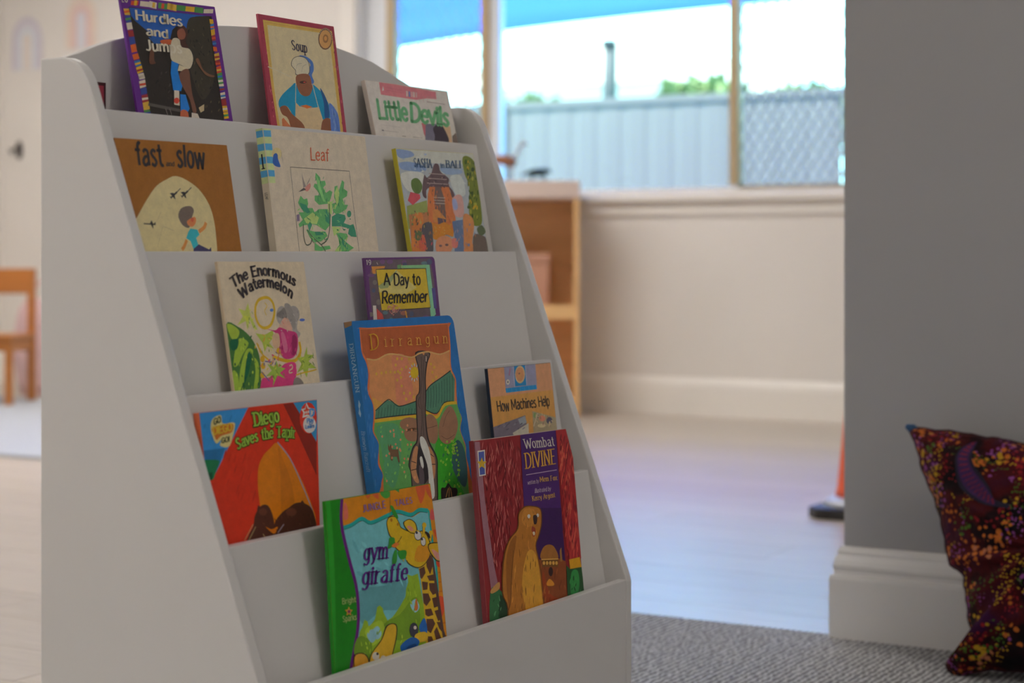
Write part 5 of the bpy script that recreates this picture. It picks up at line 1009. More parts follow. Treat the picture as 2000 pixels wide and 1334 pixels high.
BOOKS['dirr'] = dict(tl=(0.18706, 0.30427, 0.60097), w=0.21643, h=0.29583, t=0.012, m=0.1652, phi=0.0029, label='tall blue book with orange painted landscape and dark tree', base=(28, 217, 623), edge=(0.028, 0.217, 0.623), spine=(0.025, 0.239, 0.644), r=(0.012, 0.01, 0.002), hard=0,
 art=[('s',(880,241,77),[(11.7,286.8),(12.3,287.0),(103.8,286.3),(202.8,286.2),(203.5,286.2),(203.7,285.4),(201.3,259.2),(195.8,231.5),(202.6,216.2),(199.0,195.9),(198.1,179.2),(203.8,167.6),(196.5,153.3),(203.6,134.1),(201.5,119.4),(204.3,96.9),(196.6,46.1),(7.2,70.0),(11.7,103.7),(18.5,116.8),(11.9,129.5),(17.4,146.2),(17.9,154.8),(10.4,167.6),(15.5,182.7),(17.7,198.1),(11.0,214.2),(17.0,232.9),(15.7,246.9),(9.7,259.4),(11.8,286.1)]),
('b',[(68,330,776),(16,122,405)],12,15.4,1.02,1.57,0.15,32,(206.2,227.2),(3.4,-0.2),(-9.5,-125.8),(1.0,-0.06),(-0.25,-0.97)),
('b',[(80,374,823),(14,130,437),(230,536,880)],26,13.6,0.68,1.57,0.15,31,(7.3,259.5),(8.9,-0.4),(-9.1,-145.7),(1.0,-0.05),(-0.23,-0.97)),
('p',(623,156,52),[(13.4,285.4),(201.3,284.6),(197.0,252.0),(173.8,248.5),(147.8,252.5),(127.7,251.7),(110.5,248.1),(82.6,252.2),(61.0,254.2),(36.6,249.0),(17.4,251.2),(11.8,259.3)]),
('p',(880,381,146),[(17.4,251.2),(36.6,249.0),(61.0,254.2),(82.6,252.2),(110.5,248.1),(127.7,251.7),(147.8,252.5),(173.8,248.5),(197.0,252.0),(193.4,231.6),(199.8,216.3),(194.3,188.8),(18.3,179.0),(19.4,196.3),(14.0,214.0),(19.9,232.8)]),
('p',(880,462,93),[(17.4,206.9),(38.2,198.4),(74.4,193.1),(110.6,196.7),(107.9,186.1),(20.7,189.2)]),
('s',(880,324,180),[(69.7,251.1),(100.7,247.7),(101.9,200.9),(68.4,194.4),(69.5,224.5)]),
('p',(114,316,206),[(21.7,190.6),(48.2,201.2),(56.9,198.8),(71.6,192.0),(110.4,195.8),(106.4,179.9),(18.2,181.3)]),
('p',(114,316,206),[(131.9,205.7),(144.3,212.5),(192.2,227.0),(199.8,216.3),(191.5,188.6),(168.5,188.8),(148.6,177.1),(126.1,182.9)]),
('c',(28,63,57),0.68,[(29.4,193.4),(27.3,188.7),(24.6,182.3)]),
('c',(28,63,57),0.68,[(35.4,193.0),(33.3,188.3),(30.6,182.2)]),
('c',(28,63,57),0.69,[(41.4,192.5),(39.4,187.8),(36.7,182.1)]),
('c',(28,63,57),0.69,[(48.3,195.5),(45.4,187.3),(42.8,181.7)]),
('c',(28,63,57),0.72,[(54.4,195.1),(51.5,186.9),(49.0,181.6)]),
('c',(28,63,57),0.69,[(60.6,194.6),(57.6,186.4),(55.1,181.3)]),
('c',(28,63,57),0.72,[(65.9,190.7),(63.8,185.9),(61.4,181.1)]),
('c',(28,63,57),0.69,[(71.9,189.5),(70.0,185.4),(67.6,181.0)]),
('c',(28,63,57),0.7,[(78.1,189.0),(76.2,184.9),(73.8,180.7)]),
('c',(28,63,57),0.72,[(84.4,188.6),(82.4,184.5),(80.2,180.5)]),
('c',(28,63,57),0.71,[(90.7,188.1),(88.7,184.0),(86.5,180.2)]),
('c',(28,63,57),0.71,[(97.0,187.6),(95.0,183.5),(92.8,180.1)]),
('c',(28,63,57),0.7,[(103.3,187.1),(101.3,183.0),(99.3,179.9)]),
('c',(28,63,57),0.74,[(137.1,207.9),(135.4,198.5),(130.4,184.0)]),
('c',(28,63,57),0.74,[(143.5,209.4),(141.3,198.1),(136.5,184.4)]),
('c',(28,63,57),0.74,[(149.9,211.0),(147.2,197.7),(142.6,184.9)]),
('c',(28,63,57),0.74,[(156.4,212.6),(153.1,197.3),(148.7,185.3)]),
('c',(28,63,57),0.74,[(162.9,214.2),(159.1,196.8),(155.8,189.4)]),
('c',(28,63,57),0.75,[(169.4,215.8),(165.1,196.4),(161.8,188.9)]),
('c',(28,63,57),0.75,[(176.0,217.4),(171.1,196.0),(167.8,188.5)]),
('c',(28,63,57),0.77,[(182.6,219.1),(177.1,195.6),(173.8,188.0)]),
('c',(28,63,57),0.75,[(189.2,220.7),(183.2,195.1),(179.9,187.6)]),
('c',(28,63,57),0.77,[(195.9,222.4),(189.3,194.7),(186.0,187.2)]),
('c',(28,43,43),1.14,[(21.1,190.6),(48.2,201.2),(57.5,198.7),(71.6,192.0),(110.4,195.8)]),
('c',(28,43,43),1.23,[(131.9,205.7),(144.3,212.5),(169.8,220.0),(193.0,227.2)]),
('c',(28,43,43),1.14,[(18.3,181.6),(65.2,181.4),(106.5,180.2)]),
('c',(28,43,43),1.23,[(126.2,183.2),(148.7,177.5),(168.6,189.2),(191.6,189.0)]),
('p',(175,525,138),[(16.9,178.3),(105.5,176.4),(125.8,178.9),(147.3,172.1),(171.2,185.8),(196.3,186.8),(202.7,167.7),(194.8,153.5),(202.1,132.4),(199.1,110.4),(193.2,46.5),(10.1,69.6),(19.1,116.7),(15.2,130.9),(19.1,154.7),(12.5,167.4)]),
('s',(138,472,206),[(19.6,172.0),(62.4,170.1),(59.7,133.4),(39.1,100.6),(23.2,111.1),(22.5,145.7)]),
('s',(68,544,43),[(138.4,143.8),(184.1,143.3),(168.4,122.7),(174.7,94.6),(193.2,46.5),(114.3,56.4)]),
('s',(63,185,206),[(183.6,141.5),(198.2,130.9),(199.1,101.2),(189.2,83.8),(174.7,94.6),(166.5,115.6)]),
('c',(880,594,39),3.87,[(16.4,178.8),(64.5,178.4),(105.8,177.6),(126.1,180.2),(147.6,173.0),(168.7,186.6),(196.4,187.1)]),
('b',[(165,823,57),(35,374,35),(390,880,80),(57,276,122)],30,6.4,2.46,1.57,1.2,34,(145.6,139.5),(40.0,-3.7),(-4.1,-57.6),(1.0,-0.09),(-0.24,-0.97)),
('b',[(276,708,165),(86,374,185),(421,823,217),(122,507,122)],30,5.9,2.28,1.57,1.2,33,(23.4,175.1),(64.3,-5.3),(-6.7,-68.5),(1.0,-0.08),(-0.23,-0.97)),
('e',(437,228,130),[(87.0,169.5),(20.9,-1.8),(-2.0,-8.0)]),
('s',(437,228,130),[(76.6,163.6),(99.0,163.5),(97.1,149.4),(79.7,150.6),(73.3,156.8)]),
('s',(437,228,130),[(122.9,174.1),(135.4,177.6),(146.4,168.5),(144.9,152.3),(136.3,142.2),(123.8,145.1),(117.5,152.9)]),
('s',(437,228,130),[(153.0,168.0),(177.7,184.4),(190.5,174.2),(191.3,157.5),(176.9,142.1),(159.1,139.2),(146.3,148.5)]),
('c',(206,107,74),0.69,[(77.7,161.7),(88.9,161.7),(99.7,159.8)]),
('c',(206,107,74),0.73,[(121.4,161.6),(134.8,162.2),(145.0,163.2)]),
('c',(206,107,74),0.74,[(151.7,149.9),(164.0,145.1),(182.2,149.0)]),
('c',(206,107,74),0.74,[(157.8,160.3),(167.7,172.3),(177.9,178.9)]),
('e',(880,486,98),[(79.9,247.9),(2.5,-0.1),(-0.5,-2.1)]),
('e',(880,486,98),[(89.4,247.4),(2.5,-0.1),(-0.6,-2.1)]),
('e',(880,486,98),[(75.0,240.7),(2.5,-0.2),(-0.5,-2.1)]),
('e',(880,486,98),[(105.2,246.6),(2.6,-0.2),(-0.5,-2.2)]),
('e',(880,486,98),[(96.4,237.1),(2.6,-0.1),(-0.5,-2.1)]),
('e',(880,486,98),[(82.4,225.4),(2.5,-0.1),(-0.6,-2.1)]),
('e',(880,486,98),[(73.8,222.8),(2.5,-0.2),(-0.5,-2.1)]),
('e',(880,486,98),[(81.4,215.3),(2.6,-0.1),(-0.5,-2.1)]),
('e',(880,486,98),[(84.1,206.6),(2.5,-0.2),(-0.6,-2.1)]),
('e',(880,486,98),[(96.7,205.7),(2.5,-0.1),(-0.6,-2.1)]),
('e',(880,486,98),[(87.0,199.3),(2.6,-0.2),(-0.5,-2.2)]),
('e',(880,486,98),[(103.5,200.8),(2.5,-0.2),(-0.5,-2.2)]),
('e',(880,486,98),[(150.7,237.7),(2.7,-0.1),(-0.5,-2.1)]),
('e',(880,486,98),[(157.0,233.3),(2.7,-0.1),(-0.6,-2.1)]),
('e',(880,486,98),[(151.5,227.6),(2.6,-0.2),(-0.6,-2.2)]),
('e',(880,486,98),[(158.3,221.3),(2.7,-0.2),(-0.6,-2.2)]),
('e',(880,486,98),[(150.6,217.6),(2.6,-0.2),(-0.5,-2.2)]),
('e',(880,486,98),[(71.4,232.3),(2.5,-0.1),(-0.5,-2.1)]),
('e',(880,486,98),[(77.8,232.8),(2.5,-0.1),(-0.5,-2.1)]),
('e',(880,486,98),[(81.8,230.8),(2.5,-0.1),(-0.5,-2.1)]),
('e',(880,486,98),[(86.3,235.0),(2.5,-0.1),(-0.5,-2.1)]),
('e',(880,486,98),[(43.5,233.1),(2.5,-0.1),(-0.5,-2.1)]),
('e',(880,486,98),[(33.0,232.7),(2.4,-0.2),(-0.5,-2.1)]),
('e',(880,486,98),[(52.8,233.3),(2.5,-0.2),(-0.5,-2.1)]),
('e',(880,486,98),[(62.2,233.2),(2.5,-0.1),(-0.5,-2.1)]),
('e',(880,486,98),[(111.7,239.9),(2.5,-0.2),(-0.6,-2.2)]),
('e',(880,561,63),[(79.9,247.9),(1.6,-0.1),(-0.3,-1.4)]),
('e',(880,561,63),[(89.4,247.4),(1.5,-0.1),(-0.4,-1.4)]),
('e',(880,561,63),[(75.0,240.7),(1.6,-0.1),(-0.3,-1.4)]),
('e',(880,561,63),[(105.2,246.6),(1.6,-0.1),(-0.3,-1.5)]),
('e',(880,561,63),[(96.4,237.1),(1.6,-0.1),(-0.3,-1.4)]),
('e',(880,561,63),[(82.4,225.4),(1.5,-0.1),(-0.4,-1.4)]),
('e',(880,561,63),[(73.8,222.8),(1.5,-0.1),(-0.4,-1.4)]),
('e',(880,561,63),[(81.4,215.3),(1.6,-0.1),(-0.3,-1.4)]),
('e',(880,561,63),[(84.1,206.6),(1.5,-0.1),(-0.4,-1.4)]),
('e',(880,561,63),[(96.7,205.7),(1.6,-0.1),(-0.4,-1.4)]),
('e',(880,561,63),[(87.0,199.3),(1.6,-0.2),(-0.3,-1.5)]),
('e',(880,561,63),[(103.5,200.8),(1.6,-0.1),(-0.4,-1.4)]),
('e',(880,561,63),[(150.7,237.7),(1.7,-0.1),(-0.3,-1.4)]),
('e',(880,561,63),[(157.0,233.3),(1.7,-0.1),(-0.4,-1.4)]),
('e',(880,561,63),[(151.5,227.6),(1.6,-0.1),(-0.4,-1.5)]),
('e',(880,561,63),[(158.3,221.3),(1.7,-0.1),(-0.4,-1.4)]),
('e',(880,561,63),[(150.6,217.6),(1.7,-0.1),(-0.4,-1.5)]),
('e',(880,561,63),[(71.4,232.3),(1.5,-0.1),(-0.4,-1.4)]),
('e',(880,561,63),[(77.8,232.8),(1.6,0.0),(-0.3,-1.4)]),
('e',(880,561,63),[(81.8,230.8),(1.5,-0.1),(-0.4,-1.4)]),
('e',(880,561,63),[(86.3,235.0),(1.6,-0.1),(-0.3,-1.4)]),
('e',(880,561,63),[(43.5,233.1),(1.5,-0.1),(-0.3,-1.4)]),
('e',(880,561,63),[(33.0,232.7),(1.5,-0.1),(-0.3,-1.4)]),
('e',(880,561,63),[(52.8,233.3),(1.6,-0.1),(-0.3,-1.4)]),
('e',(880,561,63),[(62.2,233.2),(1.5,-0.1),(-0.4,-1.4)]),
('e',(880,561,63),[(111.7,239.9),(1.6,-0.1),(-0.4,-1.4)]),
('l',(624,783,880),1.72,[(121.3,229.0),(124.6,228.8)]),
('l',(624,783,880),1.65,[(119.2,225.3),(121.6,223.6)]),
('l',(624,783,880),1.69,[(115.2,222.8),(116.1,219.9)]),
('l',(624,783,880),1.69,[(110.5,222.1),(109.7,218.9)]),
('l',(624,783,880),1.69,[(106.2,223.4),(104.0,220.7)]),
('l',(624,783,880),1.69,[(103.6,226.3),(100.5,224.9)]),
('l',(624,783,880),1.69,[(103.4,230.1),(100.2,230.3)]),
('l',(624,783,880),1.64,[(105.5,233.7),(103.1,235.5)]),
('l',(624,783,880),1.69,[(109.5,236.3),(108.6,239.1)]),
('l',(624,783,880),1.69,[(114.2,237.0),(115.0,240.2)]),
('l',(624,783,880),1.69,[(118.5,235.8),(120.8,238.5)]),
('l',(624,783,880),1.69,[(121.1,232.8),(124.3,234.3)]),
('e',(880,619,25),[(112.3,229.5),(8.4,-0.4),(-1.7,-6.7)]),
('s',(35,28,31),[(120.3,253.6),(151.7,252.0),(142.8,238.2),(135.0,220.4),(130.8,198.8),(125.0,181.1),(122.4,157.9),(124.8,144.1),(135.5,126.0),(132.6,108.2),(115.9,56.2),(71.9,61.8),(74.9,110.7),(72.9,123.3),(85.5,141.5),(97.8,151.1),(103.9,182.8),(108.3,200.4),(116.5,207.1),(121.5,232.1)]),
('s',(217,147,122),[(122.0,252.4),(149.4,251.0),(140.2,238.3),(132.7,220.5),(128.2,199.0),(122.8,181.3),(119.8,158.1),(122.0,143.5),(132.9,126.2),(130.0,108.5),(113.7,56.5),(74.1,61.5),(76.8,110.5),(75.4,123.0),(87.8,140.4),(99.8,150.0),(106.4,182.6),(110.5,200.3),(118.7,206.9),(123.7,232.0)]),
('p',(880,381,146),[(134.4,252.1),(141.0,251.8),(137.6,249.0)]),
('e',(35,28,31),[(141.8,244.6),(3.0,-0.1),(-1.3,-5.0)]),
('e',(708,544,437),[(141.8,244.6),(1.6,-0.1),(-1.0,-4.0)]),
('c',(80,57,57),0.98,[(131.7,247.9),(126.5,220.9),(118.5,199.7),(114.4,173.0),(106.1,150.3)]),
('c',(80,57,57),0.96,[(135.7,244.0),(129.5,217.1),(118.6,181.6),(113.4,153.3)]),
('c',(80,57,57),0.97,[(116.3,199.9),(111.3,193.0),(113.7,185.6)]),
('s',(686,330,156),[(88.0,138.6),(96.9,142.2),(97.0,129.7),(87.2,116.5),(89.6,100.3),(80.6,103.0),(76.3,117.6)]),
('s',(686,330,156),[(120.8,140.0),(129.6,129.2),(128.6,112.2),(122.2,100.3),(120.5,113.0),(119.9,127.5)]),
('l',(57,35,35),0.93,[(80.0,126.1),(89.0,123.4)]),
('l',(57,35,35),0.93,[(76.8,115.8),(90.4,116.2)]),
('l',(57,35,35),0.97,[(121.8,130.9),(129.0,126.6)]),
('l',(57,35,35),0.96,[(119.6,118.5),(130.0,117.5)]),
('s',(48,41,48),[(103.0,147.0),(111.2,140.9),(115.9,120.7),(114.6,106.5),(101.8,97.2),(92.7,99.9),(88.4,114.6),(94.7,133.5)]),
('s',(880,880,818),[(105.3,152.5),(113.6,150.5),(121.1,134.6),(121.9,109.3),(118.9,80.9),(108.4,82.1),(112.5,113.9),(107.4,132.3),(103.7,143.4)]),
('s',(880,880,824),[(98.1,127.8),(103.3,129.1),(104.5,118.3),(99.8,115.2)]),
('s',(147,114,130),[(94.4,119.3),(102.5,113.1),(100.6,99.1),(91.4,94.8)]),
('p',(239,130,68),[(36.9,151.0),(38.7,146.8),(42.6,150.5),(42.9,143.8),(54.0,142.4),(56.5,143.4),(55.8,138.2),(55.7,127.7),(52.6,127.5),(51.1,134.3),(43.8,135.0),(40.8,130.1),(37.5,132.1),(38.4,140.7),(35.6,144.5)]),
('e',(880,499,237),[(78.6,163.4),(1.8,-0.2),(-0.4,-1.6)]),
('e',(880,499,237),[(89.6,162.5),(1.9,-0.1),(-0.4,-1.6)]),
('e',(880,499,237),[(50.9,158.4),(1.8,-0.2),(-0.4,-1.5)]),
('e',(880,499,237),[(66.2,130.6),(1.9,-0.2),(-0.3,-1.5)]),
('e',(880,499,237),[(63.8,126.0),(1.9,-0.1),(-0.3,-1.5)]),
('e',(880,499,237),[(59.2,142.5),(1.8,-0.2),(-0.4,-1.6)]),
('e',(880,499,237),[(36.8,139.4),(1.8,-0.2),(-0.3,-1.5)]),
('e',(880,499,237),[(63.5,153.2),(1.8,-0.1),(-0.4,-1.5)]),
('e',(880,499,237),[(51.7,165.2),(1.8,-0.1),(-0.4,-1.5)]),
('e',(880,499,237),[(84.0,145.4),(1.9,-0.2),(-0.4,-1.6)]),
('e',(880,499,237),[(51.6,160.8),(1.9,-0.1),(-0.3,-1.5)]),
('e',(880,499,237),[(41.0,134.1),(1.8,-0.1),(-0.4,-1.5)]),
('e',(880,499,237),[(60.3,140.5),(1.9,-0.2),(-0.4,-1.5)]),
('e',(880,499,237),[(45.1,164.6),(1.9,-0.2),(-0.3,-1.6)]),
('e',(880,499,237),[(76.7,146.1),(1.8,-0.2),(-0.4,-1.5)]),
('e',(880,499,237),[(24.1,109.0),(1.8,-0.2),(-0.3,-1.5)]),
('e',(880,499,237),[(30.2,137.6),(1.8,-0.2),(-0.3,-1.5)]),
('e',(880,499,237),[(27.2,160.2),(1.8,-0.1),(-0.4,-1.5)]),
('e',(880,499,237),[(53.8,144.5),(1.9,-0.1),(-0.4,-1.5)]),
('e',(880,499,237),[(82.3,106.7),(1.9,-0.2),(-0.4,-1.6)]),
('e',(880,499,237),[(62.3,115.4),(1.9,-0.2),(-0.4,-1.6)]),
('e',(880,499,237),[(82.0,168.4),(1.9,-0.2),(-0.4,-1.6)]),
('e',(880,499,237),[(69.5,161.8),(1.9,-0.1),(-0.4,-1.5)]),
('e',(880,499,237),[(44.6,146.5),(1.9,-0.1),(-0.3,-1.5)]),
('e',(880,499,237),[(73.6,129.5),(1.9,-0.2),(-0.3,-1.5)]),
('e',(880,499,237),[(52.2,148.9),(1.8,-0.2),(-0.4,-1.5)]),
('e',(880,224,134),[(78.6,163.4),(0.9,-0.1),(-0.2,-0.9)]),
('e',(880,224,134),[(89.6,162.5),(1.0,-0.1),(-0.2,-0.9)]),
('e',(880,224,134),[(50.9,158.4),(0.9,-0.1),(-0.3,-0.9)]),
('e',(880,224,134),[(66.2,130.6),(1.0,-0.1),(-0.2,-0.8)]),
('e',(880,224,134),[(63.8,126.0),(1.0,0.0),(-0.2,-0.8)]),
('e',(880,224,134),[(59.2,142.5),(0.9,-0.1),(-0.2,-0.9)]),
('e',(880,224,134),[(36.8,139.4),(0.9,-0.1),(-0.2,-0.8)]),
('e',(880,224,134),[(63.5,153.2),(0.9,0.0),(-0.2,-0.8)]),
('e',(880,224,134),[(51.7,165.2),(0.9,0.0),(-0.2,-0.8)]),
('e',(880,224,134),[(84.0,145.4),(1.0,-0.1),(-0.2,-0.9)]),
('e',(880,224,134),[(51.6,160.8),(1.0,-0.1),(-0.2,-0.8)]),
('e',(880,224,134),[(41.0,134.1),(0.9,-0.1),(-0.2,-0.8)]),
('e',(880,224,134),[(60.3,140.5),(0.9,-0.1),(-0.2,-0.8)]),
('e',(880,224,134),[(45.1,164.6),(1.0,-0.1),(-0.2,-0.9)]),
('e',(880,224,134),[(76.7,146.1),(0.9,-0.1),(-0.3,-0.8)]),
('e',(880,224,134),[(24.1,109.0),(0.9,-0.1),(-0.2,-0.8)]),
('e',(880,224,134),[(30.2,137.6),(0.9,-0.1),(-0.2,-0.8)]),
('e',(880,224,134),[(27.2,160.2),(0.9,0.0),(-0.2,-0.8)]),
('e',(880,224,134),[(53.8,144.5),(0.9,0.0),(-0.2,-0.8)]),
('e',(880,224,134),[(82.3,106.7),(0.9,-0.1),(-0.2,-0.9)]),
('e',(880,224,134),[(62.3,115.4),(0.9,-0.1),(-0.2,-0.9)]),
('e',(880,224,134),[(82.0,168.4),(0.9,-0.1),(-0.2,-0.9)]),
('e',(880,224,134),[(69.5,161.8),(0.9,0.0),(-0.2,-0.8)]),
('e',(880,224,134),[(44.6,146.5),(0.9,-0.1),(-0.2,-0.8)]),
('e',(880,224,134),[(73.6,129.5),(1.0,-0.1),(-0.2,-0.8)]),
('e',(880,224,134),[(52.2,148.9),(0.9,-0.1),(-0.2,-0.9)]),
('e',(588,880,87),[(173.9,130.3),(2.0,-0.2),(-0.4,-1.5)]),
('e',(588,880,87),[(178.0,105.7),(2.0,-0.3),(-0.4,-1.5)]),
('e',(588,880,87),[(164.7,86.0),(2.0,-0.2),(-0.4,-1.4)]),
('e',(588,880,87),[(177.5,117.9),(2.0,-0.2),(-0.4,-1.5)]),
('e',(588,880,87),[(175.7,129.3),(2.0,-0.2),(-0.4,-1.5)]),
('e',(588,880,87),[(156.1,132.6),(2.0,-0.2),(-0.3,-1.4)]),
('e',(588,880,87),[(176.8,76.8),(2.0,-0.2),(-0.4,-1.4)]),
('e',(588,880,87),[(173.6,126.1),(2.0,-0.2),(-0.4,-1.4)]),
('e',(588,880,87),[(180.1,110.9),(2.0,-0.2),(-0.4,-1.4)]),
('e',(588,880,87),[(141.7,81.4),(2.0,-0.3),(-0.4,-1.4)]),
('e',(588,880,87),[(181.8,132.8),(2.0,-0.1),(-0.4,-1.4)]),
('e',(588,880,87),[(143.0,120.3),(1.9,-0.2),(-0.4,-1.4)]),
('e',(588,880,87),[(155.5,95.3),(2.0,-0.2),(-0.3,-1.4)]),
('e',(588,880,87),[(160.9,81.9),(2.0,-0.2),(-0.3,-1.4)]),
('e',(588,880,87),[(172.0,141.5),(2.0,-0.2),(-0.4,-1.4)]),
('e',(588,880,87),[(173.5,76.5),(2.0,-0.3),(-0.4,-1.5)]),
('e',(588,880,87),[(173.1,129.5),(2.0,-0.2),(-0.4,-1.4)]),
('e',(588,880,87),[(157.0,134.6),(2.0,-0.2),(-0.4,-1.4)]),
('e',(588,880,87),[(178.3,99.5),(2.0,-0.3),(-0.4,-1.5)]),
('e',(588,880,87),[(174.0,136.5),(2.0,-0.2),(-0.4,-1.4)]),
('e',(588,880,87),[(147.1,118.1),(2.0,-0.2),(-0.4,-1.4)]),
('e',(588,880,87),[(181.2,137.5),(2.0,-0.2),(-0.4,-1.4)]),
('e',(588,880,87),[(160.3,129.1),(2.0,-0.2),(-0.4,-1.4)]),
('e',(588,880,87),[(182.4,123.6),(2.0,-0.2),(-0.4,-1.4)]),
('e',(588,880,87),[(172.0,132.9),(2.0,-0.2),(-0.4,-1.4)]),
('e',(588,880,87),[(181.0,105.1),(2.0,-0.3),(-0.4,-1.5)]),
('e',(588,880,87),[(160.4,131.8),(2.0,-0.2),(-0.4,-1.5)]),
('e',(588,880,87),[(175.2,85.7),(2.1,-0.2),(-0.3,-1.4)]),
('e',(588,880,87),[(152.3,114.7),(2.0,-0.2),(-0.3,-1.5)]),
('e',(588,880,87),[(148.6,139.2),(2.0,-0.2),(-0.3,-1.4)]),
('e',(588,880,87),[(175.9,132.9),(2.1,-0.2),(-0.3,-1.5)]),
('e',(588,880,87),[(175.9,140.8),(2.1,-0.2),(-0.3,-1.5)]),
('e',(588,880,87),[(163.7,80.4),(2.0,-0.3),(-0.3,-1.5)]),
('e',(588,880,87),[(178.1,136.8),(2.0,-0.2),(-0.4,-1.4)]),
('e',(588,880,87),[(182.0,128.8),(2.0,-0.2),(-0.4,-1.5)]),
('e',(588,880,87),[(175.7,141.4),(2.0,-0.2),(-0.4,-1.4)]),
('e',(588,880,87),[(162.0,80.6),(2.0,-0.2),(-0.3,-1.4)]),
('e',(588,880,87),[(165.5,87.9),(1.9,-0.2),(-0.4,-1.4)]),
('e',(588,880,87),[(162.3,141.9),(2.0,-0.1),(-0.4,-1.4)]),
('e',(588,880,87),[(148.2,94.3),(2.0,-0.2),(-0.3,-1.4)]),
('e',(86,507,57),[(173.9,130.3),(1.0,-0.1),(-0.2,-0.8)]),
('e',(86,507,57),[(178.0,105.7),(1.0,-0.2),(-0.2,-0.8)]),
('e',(86,507,57),[(164.7,86.0),(1.0,-0.1),(-0.2,-0.7)]),
('e',(86,507,57),[(177.5,117.9),(1.0,-0.1),(-0.2,-0.8)]),
('e',(86,507,57),[(175.7,129.3),(1.0,-0.1),(-0.2,-0.7)]),
('e',(86,507,57),[(156.1,132.6),(1.0,-0.1),(-0.2,-0.7)]),
('e',(86,507,57),[(176.8,76.8),(1.0,-0.1),(-0.2,-0.7)]),
('e',(86,507,57),[(173.6,126.1),(1.0,-0.1),(-0.2,-0.7)]),
('e',(86,507,57),[(180.1,110.9),(1.0,-0.1),(-0.2,-0.7)]),
('e',(86,507,57),[(141.7,81.4),(1.0,-0.2),(-0.2,-0.7)]),
('e',(86,507,57),[(181.8,132.8),(1.0,0.0),(-0.2,-0.7)]),
('e',(86,507,57),[(143.0,120.3),(1.0,-0.1),(-0.2,-0.7)]),
('e',(86,507,57),[(155.5,95.3),(1.0,-0.1),(-0.2,-0.7)]),
('e',(86,507,57),[(160.9,81.9),(1.0,-0.1),(-0.2,-0.7)]),
('e',(86,507,57),[(172.0,141.5),(1.0,-0.1),(-0.2,-0.7)]),
('e',(86,507,57),[(173.5,76.5),(1.0,-0.2),(-0.2,-0.8)]),
('e',(86,507,57),[(173.1,129.5),(1.0,-0.1),(-0.2,-0.7)]),
('e',(86,507,57),[(157.0,134.6),(1.0,-0.1),(-0.2,-0.7)]),
('e',(86,507,57),[(178.3,99.5),(1.0,-0.2),(-0.2,-0.8)]),
('e',(86,507,57),[(174.0,136.5),(1.0,-0.1),(-0.2,-0.7)]),
('e',(86,507,57),[(147.1,118.1),(1.0,-0.1),(-0.2,-0.7)]),
('e',(86,507,57),[(181.2,137.5),(1.0,-0.1),(-0.2,-0.7)]),
('e',(86,507,57),[(160.3,129.1),(1.0,-0.1),(-0.2,-0.7)]),
('e',(86,507,57),[(182.4,123.6),(1.0,-0.1),(-0.2,-0.7)]),
('e',(86,507,57),[(172.0,132.9),(1.0,-0.1),(-0.2,-0.7)]),
('e',(86,507,57),[(181.0,105.1),(1.0,-0.1),(-0.2,-0.8)]),
('e',(86,507,57),[(160.4,131.8),(1.0,-0.1),(-0.2,-0.8)]),
('e',(86,507,57),[(175.2,85.7),(1.0,-0.1),(-0.1,-0.7)]),
('e',(86,507,57),[(152.3,114.7),(1.0,-0.1),(-0.1,-0.7)]),
('e',(86,507,57),[(148.6,139.2),(1.0,-0.1),(-0.2,-0.7)]),
('e',(86,507,57),[(175.9,132.9),(1.1,-0.1),(-0.1,-0.8)]),
('e',(86,507,57),[(175.9,140.8),(1.1,-0.1),(-0.1,-0.7)]),
('e',(86,507,57),[(163.7,80.4),(1.0,-0.2),(-0.1,-0.7)]),
('e',(86,507,57),[(178.1,136.8),(1.0,-0.1),(-0.2,-0.7)]),
('e',(86,507,57),[(182.0,128.8),(1.0,-0.1),(-0.2,-0.7)]),
('e',(86,507,57),[(175.7,141.4),(1.0,-0.1),(-0.2,-0.7)]),
('e',(86,507,57),[(162.0,80.6),(1.0,-0.1),(-0.2,-0.7)]),
('e',(86,507,57),[(165.5,87.9),(1.0,-0.1),(-0.2,-0.7)]),
('e',(86,507,57),[(162.3,141.9),(1.0,0.0),(-0.2,-0.7)]),
('e',(86,507,57),[(148.2,94.3),(1.0,-0.1),(-0.1,-0.7)]),
('s',(35,25,25),[(134.8,87.2),(144.1,87.9),(152.0,92.5),(158.9,86.3),(169.3,84.2),(168.4,77.0),(153.1,64.2),(133.5,66.6)]),
('l',(880,448,137),0.96,[(142.7,76.3),(150.4,86.3)]),
('l',(880,448,137),0.99,[(149.3,75.6),(153.2,87.8)]),
('l',(880,448,137),0.99,[(155.9,74.8),(155.3,85.8)]),
('c',(880,536,194),1.79,[(17.4,251.2),(36.6,249.0),(61.0,254.2),(82.7,252.6),(110.5,248.1),(127.7,251.7),(147.9,252.9),(173.8,248.5),(197.0,252.0)]),
('t', (880, 562, 35), 'wide', 'D', ((26.3, 260.7), (43.1, 262.0), (27.5, 278.5), 0)),
('t', (880, 515, 93), 'wide', 'irrangun', ((55.8, 263.5), (191.6, 261.6), (57.2, 275.5), 0))],
 spine_art=[('t', (430, 678, 880), 'serif', 'DIRRANGUN', ((4, 270.3), (4, 214.3), (9.5, 270.3), 0)), ('t', (386, 626, 880), 'italic', 'Bronwyn Bancroft', ((4.2, 169.6), (4.2, 123.1), (9.2, 169.6), 0)), ('p', (430, 678, 880), [(6, 185.3), (7.5, 189.3), (6.6, 195.5), (8.5, 199.7), (6.8, 205.7), (5, 198.7), (5.6, 195.5), (4, 190.3)]), ('p', (432, 269, 149), [(1, 289.0), (11.0, 291.0), (12.0, 295.8286921058919), (0.5, 295.8286921058919)])])
